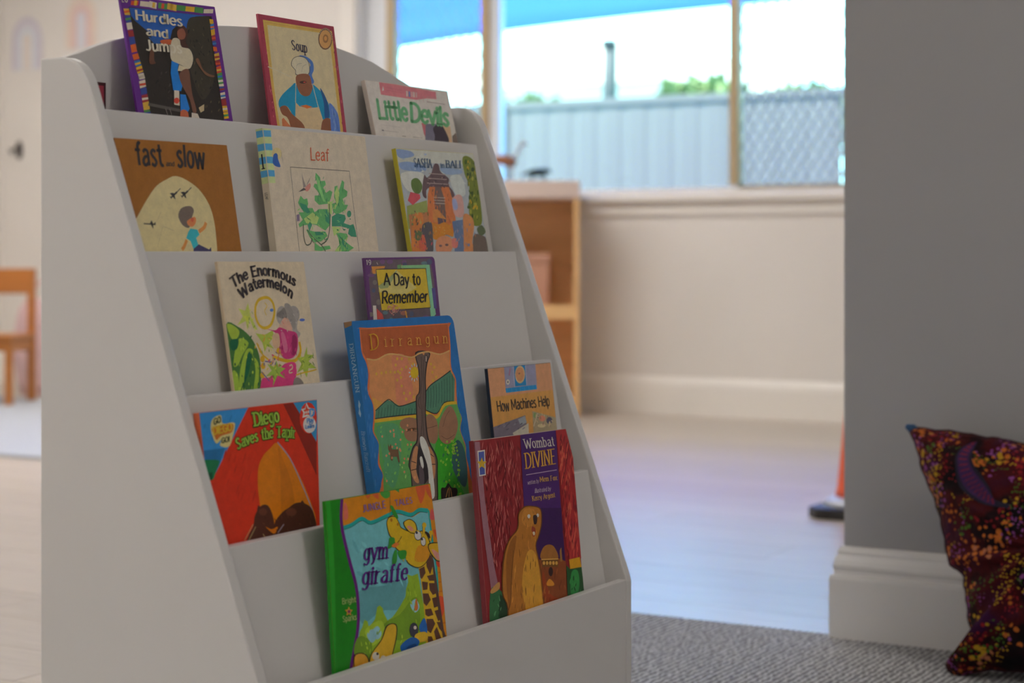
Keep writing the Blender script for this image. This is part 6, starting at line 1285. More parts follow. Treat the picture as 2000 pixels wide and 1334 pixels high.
BOOKS['machines'] = dict(tl=(0.20546, 0.57383, 0.53241), w=0.16319, h=0.22433, t=0.004, m=0.1173, phi=-0.0032, label='tan paperback with blue emblem, fourth tier right behind the maroon book', base=(880, 433, 167), edge=(0.038, 0.062, 0.1), spine=(0.015, 0.03, 0.062),
 art=[('p',(880,457,119),[(-5.3,191.1),(163.9,189.1),(169.9,113.2),(-9.2,120.4)]),
('p',(880,441,227),[(-3.8,224.5),(164.8,224.3),(162.6,187.4),(-3.6,187.7)]),
('p',(418,418,605),[(40.9,224.8),(122.4,225.0),(121.0,196.5),(39.7,197.5)]),
('p',(23,325,714),[(66.4,225.2),(94.8,225.5),(93.2,197.7),(64.5,198.1)]),
('l',(626,722,880),0.94,[(64.0,224.0),(63.0,197.3)]),
('l',(626,722,880),0.94,[(96.5,225.4),(94.3,197.2)]),
('e',(880,651,346),[(79.8,212.6),(12.8,-0.7),(-2.3,-11.5)]),
('e',(880,414,190),[(79.5,212.6),(10.4,-0.6),(-1.9,-9.3)]),
('e',(880,448,175),[(78.9,211.3),(5.0,-0.2),(-0.9,-4.2)]),
('e',(452,210,131),[(78.0,213.9),(2.4,-0.1),(-0.2,-1.2)]),
('e',(880,836,713),[(46.9,204.6),(4.6,-0.2),(-0.7,-3.5)]),
('e',(178,178,233),[(46.9,204.6),(1.8,-0.1),(-0.3,-1.5)]),
('l',(647,188,339),1.82,[(56.2,222.3),(51.8,212.8)]),
('p',(23,370,834),[(39.3,197.1),(119.7,196.7),(120.2,190.9),(39.8,191.0)]),
('l',(155,588,880),0.57,[(43.7,196.8),(43.8,191.3)]),
('l',(155,588,880),0.57,[(54.7,196.7),(54.8,191.2)]),
('l',(155,588,880),0.62,[(65.7,196.7),(65.8,191.1)]),
('l',(155,588,880),0.59,[(76.8,196.6),(76.9,191.1)]),
('l',(155,588,880),0.59,[(88.0,196.5),(88.1,191.0)]),
('l',(155,588,880),0.62,[(99.3,196.5),(99.4,190.9)]),
('l',(155,588,880),0.62,[(110.7,196.4),(110.8,190.8)]),
('t', (100, 79, 67), 'human2', 'How Machines Help', ((13.7, 168.6), (150.0, 167.1), (12.9, 182.3), 0)),
('p',(270,245,310),[(-1.2,149.9),(82.5,159.2),(85.8,133.2),(1.8,119.5)]),
('p',(761,737,605),[(46.5,139.0),(88.9,148.4),(86.7,128.9),(51.3,129.3)]),
('p',(452,525,585),[(63.1,155.4),(81.5,158.3),(84.8,149.5),(68.1,146.6)]),
('p',(564,470,283),[(101.8,163.2),(163.4,150.1),(161.9,118.3),(98.5,119.4)]),
('e',(140,140,221),[(144.6,147.6),(8.1,-0.6),(-1.0,-4.6)]),
('e',(880,338,209),[(125.9,151.6),(8.7,-0.7),(-0.7,-3.8)]),
('l',(880,780,601),1.25,[(115.3,159.3),(101.6,143.1)]),
('e',(297,452,178),[(107.9,157.2),(4.1,-0.3),(-0.7,-3.4)]),
('e',(880,757,450),[(122.3,142.3),(10.4,-0.8),(-0.5,-2.5)]),
('b',[(880,710,399),(297,257,178),(880,668,411),(452,233,178)],22,7.0,1.64,1,0.9,35,(101.9,161.9),(55.6,-3.9),(-3.4,-16.9),(1.0,-0.07),(-0.19,-0.98)),
('b',[(370,354,435),(178,168,233)],12,10.9,1.7,-0.35,0.15,36,(10.0,153.6),(61.9,-4.8),(-1.6,-8.2),(1.0,-0.09),(-0.19,-0.98))])
BOOKS['diego'] = dict(tl=(0.20135, 0.017, 0.51793), w=0.19946, h=0.21049, t=0.007, m=0.142, phi=-0.0022, label='red and blue book with orange tent opening, fourth tier left', base=(855, 48, 15), edge=(0.762, 0.113, 0.053), spine=(0.762, 0.153, 0.053), shear=0.15,
 art=[('p',(48,360,855),[(-5.7,211.7),(79.3,210.8),(13.6,145.4),(3.9,142.0),(-4.4,185.0)]),
('b',[(75,411,880),(32,268,697)],12,12.1,1.82,-1.1,0.2,47,(4.9,206.6),(48.6,-3.6),(-5.3,-31.9),(1.0,-0.07),(-0.16,-0.99)),
('b',[(880,63,21),(676,32,11)],20,18.7,1.56,-1.1,0.1,46,(27.5,162.2),(53.4,-4.8),(-8.7,-54.0),(1.0,-0.09),(-0.16,-0.99)),
('p',(29,222,540),[(-0.8,172.2),(35.0,171.6),(24.7,157.5),(2.9,159.5)]),
('s',(20,268,106),[(-2.6,161.2),(7.4,162.2),(24.0,159.4),(17.9,150.6),(10.4,142.0),(2.8,147.1)]),
('s',(11,128,53),[(4.0,148.2),(11.1,148.8),(8.9,141.5),(5.0,142.5)]),
('p',(44,360,719),[(154.9,209.9),(201.8,210.3),(196.5,163.2),(180.1,183.1)]),
('p',(360,26,13),[(138.6,209.7),(156.7,209.7),(196.6,164.5),(195.0,128.8),(163.7,173.8)]),
('s',(880,263,8),[(125.9,169.3),(109.7,163.9),(98.2,157.8),(88.0,144.0),(86.5,113.5),(100.7,80.2),(190.6,37.5),(191.9,79.1),(185.0,96.8),(167.5,124.8),(146.3,151.6)]),
('s',(762,222,9),[(125.5,165.1),(132.9,152.8),(148.5,120.1),(150.2,81.0),(126.7,83.7),(126.9,135.2)]),
('c',(470,375,504),1.7,[(125.1,170.1),(146.3,151.0),(165.1,123.7),(182.5,96.4),(189.6,81.9),(192.4,72.5)]),
('s',(120,36,23),[(76.8,98.1),(85.6,105.4),(94.8,107.6),(103.4,104.1),(109.5,93.2),(110.1,81.7),(99.4,68.9),(80.9,50.9),(47.1,55.0),(61.9,78.3),(72.0,87.2)]),
('s',(106,32,20),[(109.1,83.0),(125.4,95.3),(139.8,99.6),(151.8,102.9),(166.0,102.1),(182.5,95.1),(190.4,81.8),(192.2,69.9),(186.8,38.0),(99.4,48.6)]),
('e',(201,63,36),[(91.7,100.3),(7.5,-0.9),(-0.5,-3.8)]),
('e',(201,63,36),[(144.1,94.6),(10.4,-1.1),(-0.3,-4.3)]),
('p',(120,36,23),[(158.8,100.9),(166.2,104.7),(171.9,99.5)]),
('p',(120,36,23),[(80.8,102.7),(83.7,108.1),(90.0,104.9)]),
('l',(762,558,256),0.85,[(54.7,75.4),(72.4,89.7)]),
('l',(762,558,256),0.85,[(61.2,73.4),(76.5,86.7)]),
('l',(762,558,256),0.84,[(88.9,77.7),(93.0,73.4)]),
('s',(880,237,11),[(94.4,84.7),(105.4,80.9),(117.2,82.1),(109.4,75.4)]),
('l',(390,319,390),1.5,[(116.5,75.8),(129.0,83.4)]),
('s',(880,761,310),[(19.4,202.4),(33.2,205.5),(35.1,196.8),(52.3,196.5),(54.0,191.5),(43.0,173.2),(27.8,174.5),(29.8,180.2),(20.9,177.8),(15.2,192.1)]),
('s',(762,222,32),[(17.4,193.4),(32.5,195.7),(50.9,195.3),(48.3,186.9),(30.9,184.5),(22.7,180.8),(19.3,186.7)]),
('t', (53, 68, 32), 'fat', 'GO', ((20.4, 196.4), (32.0, 198.6), (20.9, 202.3), 0)),
('t', (880, 619, 45), 'fat', 'DIEGO', ((18.3, 186.6), (49.2, 188.8), (18.1, 194.1), 0)),
('t', (53, 68, 32), 'fat', 'GO!', ((29.8, 177.1), (43.0, 177.9), (30.5, 182.1), 0)),
('e',(880,52,23),[(182.4,191.6),(15.9,-1.2),(-0.9,-17.0)]),
('e',(880,822,785),[(184.3,184.1),(11.9,-0.9),(-0.5,-9.0)]),
('p',(880,822,785),[(179.7,208.7),(183.9,202.8),(194.6,200.7),(188.8,196.5),(191.4,190.3),(180.7,193.4),(171.6,192.4),(173.7,198.2),(169.9,201.8),(177.1,202.6)]),
('p',(880,99,39),[(179.1,206.1),(182.0,201.6),(189.1,199.8),(184.9,197.1),(186.1,194.0),(180.3,195.6),(174.9,194.8),(176.4,198.0),(173.9,200.6),(177.7,201.3)]),
('t', (880, 787, 734), 'fat', 'nick', ((175.4, 196.8), (184.5, 197.2), (175.6, 199.4), 0)),
('s',(80,390,879),[(185.6,201.4),(194.1,200.1),(193.2,193.5),(185.2,193.4)]),
('t', (880, 787, 734), 'fat', 'jr', ((186.7, 195.3), (192.6, 195.5), (186.9, 199.7), 0)),
('t', (80, 319, 762), 'fat', 'Play', ((179.4, 186.3), (191.7, 186.5), (179.2, 190.9), 0)),
('t', (80, 319, 762), 'fat', 'to', ((182.9, 184.0), (187.9, 183.8), (183.0, 185.8), 0)),
('t', (80, 319, 762), 'fat', 'Learn', ((176.4, 180.5), (192.8, 180.5), (176.3, 184.2), 0)),
('t', (26, 40, 11), 'slabo', 'Diego', ((86.9, 190.3), (130.1, 191.9), (85.3, 203.8), 0)),
('t', (405, 676, 80), 'slab', 'Diego', ((86.9, 190.3), (130.1, 191.9), (85.3, 203.8), 0)),
('t', (26, 40, 11), 'slabo', 'Saves the Tapir', ((54.6, 168.2), (156.8, 172.0), (51.5, 178.8), 5.2)),
('t', (405, 676, 80), 'slab', 'Saves the Tapir', ((54.6, 168.2), (156.8, 172.0), (51.5, 178.8), 5.2)),
('b',[(190,63,36),(74,23,15)],22,6.5,1.15,0.9,0.8,48,(82.8,101.2),(99.4,-10.6),(-2.4,-18.7),(0.99,-0.11),(-0.13,-0.99))])
BOOKS['gym'] = dict(tl=(0.26302, 0.14719, 0.41748), w=0.22157, h=0.21854, t=0.003, m=0.0847, phi=-0.0207, label='green spined paperback with yellow giraffe, bottom tier left', base=(880, 325, 11), edge=(0.011, 0.305, 0.009), spine=(0.017, 0.39, 0.017), curl=0.012,
 art=[('p',(222,676,740),[(30.3,185.4),(43.6,187.3),(67.7,191.6),(82.2,185.8),(113.2,188.7),(138.6,191.4),(170.1,184.6),(190.3,188.3),(208.4,185.8),(214.1,131.0),(211.8,95.0),(219.2,39.6),(215.4,-39.2),(22.0,-2.6),(46.7,85.4),(47.0,117.5),(37.2,152.5)]),
('s',(153,470,522),[(51.3,116.9),(99.6,117.2),(143.7,118.4),(127.9,88.9),(90.8,90.8),(53.8,82.6)]),
('p',(880,325,11),[(29.3,220.1),(213.7,218.8),(233.9,217.1),(218.7,-39.9),(205.5,-37.4),(211.8,95.0),(213.4,131.1),(209.4,186.4),(208.7,188.9),(187.1,190.1),(167.2,187.6),(138.9,194.0),(113.5,191.3),(82.3,187.5),(64.9,193.6),(45.2,188.9),(26.1,187.5)]),
('b',[(280,785,831),(171,577,656)],20,20.0,4.01,0.5,0.5,39,(39.8,179.3),(102.7,-11.3),(-0.5,-50.7),(0.99,-0.11),(-0.09,-1.0)),
('p',(880,333,13),[(211.7,185.8),(229.4,176.7),(220.8,39.3),(218.7,-39.9),(210.4,-38.3),(214.3,87.4)]),
('c',(15,504,453),4.61,[(26.1,187.2),(45.2,188.9),(64.9,193.6),(82.3,187.5),(113.5,191.3),(138.9,194.0),(167.2,187.6),(187.2,191.0),(208.6,188.3)]),
('c',(15,504,453),3.67,[(209.4,188.8),(209.9,160.6),(212.6,123.9),(210.8,95.1)]),
('c',(17,136,153),0.67,[(25.9,185.2),(45.0,186.9),(65.3,191.5),(82.1,185.5),(113.2,189.2),(138.7,191.9),(166.9,185.5),(187.0,188.8),(206.0,186.0)]),
('s',(880,145,45),[(186.5,220.8),(207.7,219.4),(203.9,206.6),(192.9,197.7),(187.4,208.1)]),
('s',(880,145,45),[(208.5,217.5),(216.2,217.3),(222.4,199.4),(210.8,207.8)]),
('s',(880,183,36),[(73.7,222.0),(88.8,221.5),(80.4,213.6)]),
('s',(880,159,45),[(88.6,218.9),(100.8,218.7),(101.6,211.6),(94.2,214.1)]),
('s',(880,209,137),[(34.5,213.7),(39.7,208.1),(39.2,196.6),(31.4,197.4)]),
('s',(880,134,134),[(209.9,178.7),(217.3,189.9),(224.4,177.3)]),
('s',(880,134,35),[(214.6,165.5),(227.8,162.3),(228.3,151.2),(220.1,154.0)]),
('s',(880,91,27),[(214.1,131.0),(228.1,128.4),(227.4,122.1),(215.0,123.6)]),
('s',(880,105,36),[(211.2,89.7),(222.7,86.2),(222.2,75.4),(213.6,65.8),(210.8,77.0)]),
('l',(762,181,17),0.98,[(217.6,147.0),(231.2,146.5)]),
('l',(762,181,17),0.98,[(216.6,138.0),(230.2,137.5)]),
('l',(762,181,17),0.98,[(214.2,116.5),(227.7,115.8)]),
('l',(762,181,17),0.98,[(213.0,105.7),(226.5,105.0)]),
('l',(762,181,17),0.98,[(211.8,95.0),(225.3,94.3)]),
('l',(762,181,17),1.0,[(207.8,59.4),(221.3,58.5)]),
('s',(86,437,63),[(106.9,218.1),(125.6,217.7),(125.0,212.1),(117.0,210.7),(109.5,213.5)]),
('p',(86,390,80),[(135.2,219.6),(147.9,219.2),(145.9,214.6)]),
('l',(256,153,32),0.92,[(127.0,218.9),(123.7,199.9),(121.4,189.6)]),
('p',(11,305,9),[(-7.9,218.6),(27.7,218.6),(23.7,192.8),(32.1,159.9),(43.9,131.4),(48.9,107.0),(46.7,85.4),(36.2,53.4),(27.3,36.5),(20.6,-2.3),(-17.0,4.8)]),
('s',(29,437,26),[(0.9,216.9),(8.9,217.5),(9.3,132.6),(0.5,34.5),(-5.8,19.1),(-0.8,100.8)]),
('c',(162,11,244),5.36,[(30.7,220.0),(26.6,192.5),(35.4,157.8),(46.7,124.3),(48.5,96.9),(45.0,77.2),(36.5,56.7),(28.1,36.3),(20.9,-2.3)]),
('t', (346, 211, 504), 'plain', 'JUNGLE', ((67.4, 200.6), (114.4, 200.8), (66.4, 208.2), 0)),
('t', (346, 211, 504), 'plain', 'TALES', ((134.8, 200.2), (173.1, 200.5), (133.9, 207.0), 0)),
('p',(375,616,32),[(48.6,74.9),(53.4,78.4),(58.6,86.1),(64.3,83.6),(65.8,77.4),(73.0,80.6),(78.5,84.0),(83.7,96.1),(89.0,97.1),(94.1,93.4),(95.1,88.5),(101.8,78.8),(111.3,80.9),(117.9,84.3),(128.0,90.7),(140.1,99.5),(142.6,108.0),(148.0,114.3),(147.4,123.2),(156.7,120.2),(169.8,121.2),(177.9,74.6),(177.3,39.1),(215.4,-39.2),(23.4,-2.8),(44.6,63.8)]),
('s',(244,470,29),[(95.4,76.3),(127.1,82.1),(154.1,95.8),(166.5,90.5),(163.1,59.1),(130.4,53.6),(99.9,60.1)]),
('s',(522,762,53),[(59.0,75.0),(89.7,80.6),(94.0,62.8),(66.1,56.9)]),
('s',(201,405,23),[(46.7,70.2),(69.4,59.8),(61.5,40.7),(36.2,53.4)]),
('s',(400,778,880),[(61.4,69.6),(72.4,73.8),(78.9,64.3),(69.4,59.8)]),
('s',(400,778,880),[(148.6,89.5),(160.4,94.0),(167.4,84.2),(157.2,79.4)]),
('s',(400,778,880),[(71.5,71.4),(82.5,75.7),(89.2,66.1),(79.6,61.6)]),
('s',(880,238,49),[(156.2,84.9),(162.1,94.7),(164.1,83.7),(159.0,80.9)]),
('p',(880,560,31),[(172.3,128.9),(205.7,140.2),(211.0,87.9),(215.8,40.1),(212.1,-38.6),(169.7,-30.6),(176.9,65.8),(175.2,110.7)]),
('p',(153,63,40),[(173.6,126.1),(185.3,127.3),(186.8,120.0),(177.2,114.0),(174.2,116.2)]),
('p',(153,63,40),[(190.9,133.8),(203.2,138.7),(204.0,125.0),(196.4,116.9),(190.2,126.7)]),
('p',(153,63,40),[(189.0,116.1),(204.0,115.9),(204.9,108.6),(193.3,110.1)]),
('p',(153,63,40),[(176.9,111.4),(189.9,108.8),(187.4,101.0),(177.5,101.5)]),
('p',(153,63,40),[(192.1,107.6),(206.2,105.7),(205.9,94.0),(198.2,93.3),(192.2,99.5)]),
('b',[(256,487,29),(504,740,48)],16,8.0,2.11,1.57,0.8,38,(143.3,114.9),(28.7,-3.8),(-5.5,-52.0),(0.99,-0.13),(-0.1,-0.99)),
('b',[(244,487,26),(522,762,48),(305,558,32),(656,831,68)],34,6.7,2.02,1.57,1.0,37,(50.9,83.1),(106.6,-16.1),(-3.6,-36.6),(0.99,-0.15),(-0.09,-1.0)),
('p',(153,63,40),[(176.5,98.0),(188.5,96.4),(192.6,88.6),(182.1,83.0),(176.6,87.3)]),
('p',(153,63,40),[(195.5,90.0),(207.9,90.1),(208.3,79.2),(198.2,78.8)]),
('p',(153,63,40),[(178.4,79.9),(191.6,78.9),(195.7,71.1),(184.1,71.0),(178.4,73.7)]),
('p',(153,63,40),[(198.5,75.2),(209.6,75.4),(211.7,64.2),(204.8,62.6)]),
('p',(153,63,40),[(179.9,69.0),(193.6,66.9),(197.9,60.9),(186.9,51.8),(178.5,56.7)]),
('p',(153,63,40),[(201.4,62.2),(211.3,60.7),(213.3,47.7),(205.6,54.3)]),
('p',(153,63,40),[(178.4,49.6),(188.2,48.0),(192.3,40.2),(180.6,39.4)]),
('p',(153,63,40),[(193.7,52.6),(200.8,56.9),(209.2,41.2),(197.4,41.2)]),
('p',(153,63,40),[(177.1,37.3),(190.1,35.2),(191.6,18.9),(175.4,21.6)]),
('p',(153,63,40),[(197.0,37.7),(210.4,37.3),(211.4,15.5),(196.7,19.8)]),
('p',(128,74,63),[(203.3,139.6),(207.4,131.8),(210.8,95.1),(215.4,51.0),(220.8,39.3),(215.4,-39.2),(209.4,-38.1),(213.6,35.0),(207.4,70.3),(204.0,106.9)]),
('s',(44,26,17),[(113.0,183.5),(118.9,189.7),(132.7,189.1),(140.4,180.9),(144.6,175.5),(168.9,167.6),(191.9,166.9),(203.2,154.4),(203.1,141.0),(187.9,129.9),(170.5,127.4),(151.1,134.4),(143.6,144.5),(136.1,148.9),(126.6,155.3),(124.9,162.9),(116.3,170.5)]),
('s',(880,588,19),[(114.2,183.3),(119.8,188.9),(132.0,188.5),(139.1,180.7),(143.6,174.8),(168.2,166.8),(191.1,166.1),(201.5,154.2),(201.8,141.5),(187.3,130.7),(170.6,128.3),(152.2,135.2),(145.2,145.0),(137.4,149.5),(128.2,155.7),(126.5,163.1),(117.6,171.1)]),
('s',(880,387,23),[(176.4,151.7),(199.1,147.3),(197.9,136.6),(184.2,132.8),(165.0,137.0)]),
('s',(880,588,19),[(118.1,188.2),(124.2,189.0),(130.2,186.9),(131.3,181.5),(121.7,180.8)]),
('e',(656,256,17),[(123.6,186.2),(2.4,-0.2),(-0.3,-2.1)]),
('e',(656,256,17),[(136.2,180.1),(2.2,-0.2),(-0.2,-1.9)]),
('c',(113,53,17),0.95,[(125.6,157.6),(135.5,161.7),(142.3,166.2)]),
('s',(44,26,17),[(149.1,181.4),(163.5,183.3),(175.8,176.9),(176.7,166.4),(161.8,167.6),(150.4,175.6)]),
('s',(880,588,25),[(150.6,180.9),(163.4,182.5),(174.2,176.7),(174.8,167.6),(162.5,168.4),(152.0,175.8)]),
('s',(880,356,249),[(155.5,175.4),(162.6,175.6),(172.4,169.2),(163.6,169.6)]),
('s',(44,26,17),[(200.2,151.5),(226.3,149.2),(230.4,140.0),(228.2,129.3),(214.0,129.9),(199.3,142.7)]),
('s',(880,529,25),[(201.8,150.4),(225.6,148.4),(228.1,140.3),(226.3,130.8),(214.8,130.9),(201.0,143.1)]),
('s',(880,400,340),[(205.5,144.7),(226.5,135.0),(225.6,130.3),(214.3,132.4)]),
('c',(44,26,17),6.38,[(190.8,162.7),(193.4,171.4),(195.2,172.7)]),
('c',(880,588,25),4.91,[(190.7,162.3),(193.4,171.4),(195.2,173.0)]),
('c',(44,26,17),5.98,[(203.8,154.0),(208.1,162.2)]),
('c',(880,588,25),4.48,[(203.8,154.0),(208.1,162.2)]),
('e',(880,588,25),[(194.6,173.1),(4.9,-0.5),(-0.4,-3.0)]),
('e',(880,588,25),[(208.2,162.9),(4.3,-0.4),(-0.3,-2.7)]),
('e',(32,26,26),[(177.6,163.2),(8.2,-0.9),(-0.6,-5.7)]),
('e',(880,851,814),[(177.6,163.2),(7.2,-0.8),(-0.5,-4.9)]),
('e',(53,53,113),[(175.4,166.5),(2.6,-0.3),(-0.2,-1.6)]),
('b',[(880,614,41),(880,521,16)],16,9.2,1.62,0.7,0.7,40,(125.0,182.2),(70.4,-7.4),(-4.5,-43.3),(0.99,-0.1),(-0.1,-0.99)),
('e',(32,26,26),[(188.0,155.2),(6.2,-0.7),(-0.6,-5.3)]),
('e',(880,851,814),[(188.0,155.2),(5.2,-0.6),(-0.5,-4.6)]),
('e',(53,53,113),[(185.6,158.2),(2.3,-0.3),(-0.1,-1.6)]),
('s',(32,20,32),[(194.5,165.9),(202.5,163.2),(205.2,157.5),(200.4,158.9)]),
('s',(40,375,40),[(116.6,167.3),(126.5,165.9),(124.1,158.6),(111.3,155.7),(114.1,161.5)]),
('s',(40,375,40),[(125.1,152.4),(129.6,150.8),(126.9,139.9),(118.6,135.6),(118.6,144.4)]),
('s',(40,375,40),[(131.8,150.7),(148.6,149.6),(146.2,141.9),(136.5,141.3),(132.2,145.4)]),
('s',(40,375,40),[(123.9,201.3),(129.5,200.7),(137.0,190.7),(137.4,186.2),(129.0,190.6)]),
('s',(880,246,41),[(119.4,158.3),(129.1,160.7),(135.1,158.2),(125.4,155.5)]),
('t', (120, 15, 268), 'swash', 'gym', ((62.3, 149.1), (108.8, 146.2), (61.3, 166.3), 0)),
('t', (120, 15, 268), 'swash', 'giraffe', ((56.7, 123.6), (145.5, 117.8), (55.6, 141.8), 0)),
('t', (761, 880, 321), 'hand', 'Bright', ((19.0, 108.2), (43.9, 107.1), (18.7, 114.0), 0)),
('t', (761, 880, 321), 'hand', 'Sparks', ((18.3, 89.6), (43.2, 88.6), (17.8, 95.7), 0)),
('p',(880,458,51),[(31.0,104.2),(32.7,100.6),(37.7,99.5),(33.7,97.6),(34.4,94.0),(30.3,96.4),(25.8,95.2),(27.2,98.6),(23.7,101.5),(28.7,101.2)]),
('p',(256,17,153),[(31.1,101.8),(32.0,99.7),(34.8,99.2),(32.5,98.2),(33.0,96.1),(30.7,97.5),(28.1,96.8),(29.0,98.7),(27.0,100.3),(29.8,100.1)]),
('s',(44,26,17),[(98.8,73.8),(117.9,72.1),(117.0,57.4),(105.3,35.1),(104.6,16.2),(68.7,22.5),(63.4,44.6),(87.1,60.4)]),
('s',(880,553,32),[(100.6,72.8),(116.3,71.5),(115.2,57.7),(103.5,35.4),(102.8,16.5),(70.1,22.3),(65.2,44.4),(88.5,59.9)]),
('e',(880,833,742),[(75.4,44.4),(6.6,-1.1),(-0.4,-4.4)]),
('e',(53,44,53),[(78.6,46.4),(2.4,-0.4),(-0.1,-1.5)]),
('e',(880,833,742),[(89.2,39.5),(5.4,-0.9),(-0.4,-3.4)]),
('s',(44,26,17),[(34.8,51.1),(53.7,51.2),(63.0,40.5),(55.5,24.8),(36.7,28.1)]),
('s',(880,454,38),[(36.2,50.0),(53.0,50.3),(60.9,40.5),(54.0,25.1),(37.8,27.9)]),
('e',(63,63,92),[(152.0,60.8),(8.9,-1.4),(-0.9,-8.0)]),
('e',(880,780,687),[(154.5,63.0),(3.1,-0.5),(-0.3,-2.1)]),
('s',(20,181,635),[(163.6,63.4),(175.8,70.5),(178.9,54.0),(166.0,55.9)]),
('s',(880,566,27),[(155.6,55.8),(175.7,55.0),(178.7,46.0),(163.2,45.2),(152.4,49.8)]),
('s',(15,153,558),[(123.5,47.7),(146.4,53.7),(161.7,46.5),(149.5,38.2),(135.6,42.3),(128.7,37.3)]),
('s',(9,80,319),[(135.8,44.0),(155.0,44.4),(147.0,29.9),(137.8,33.2)])])
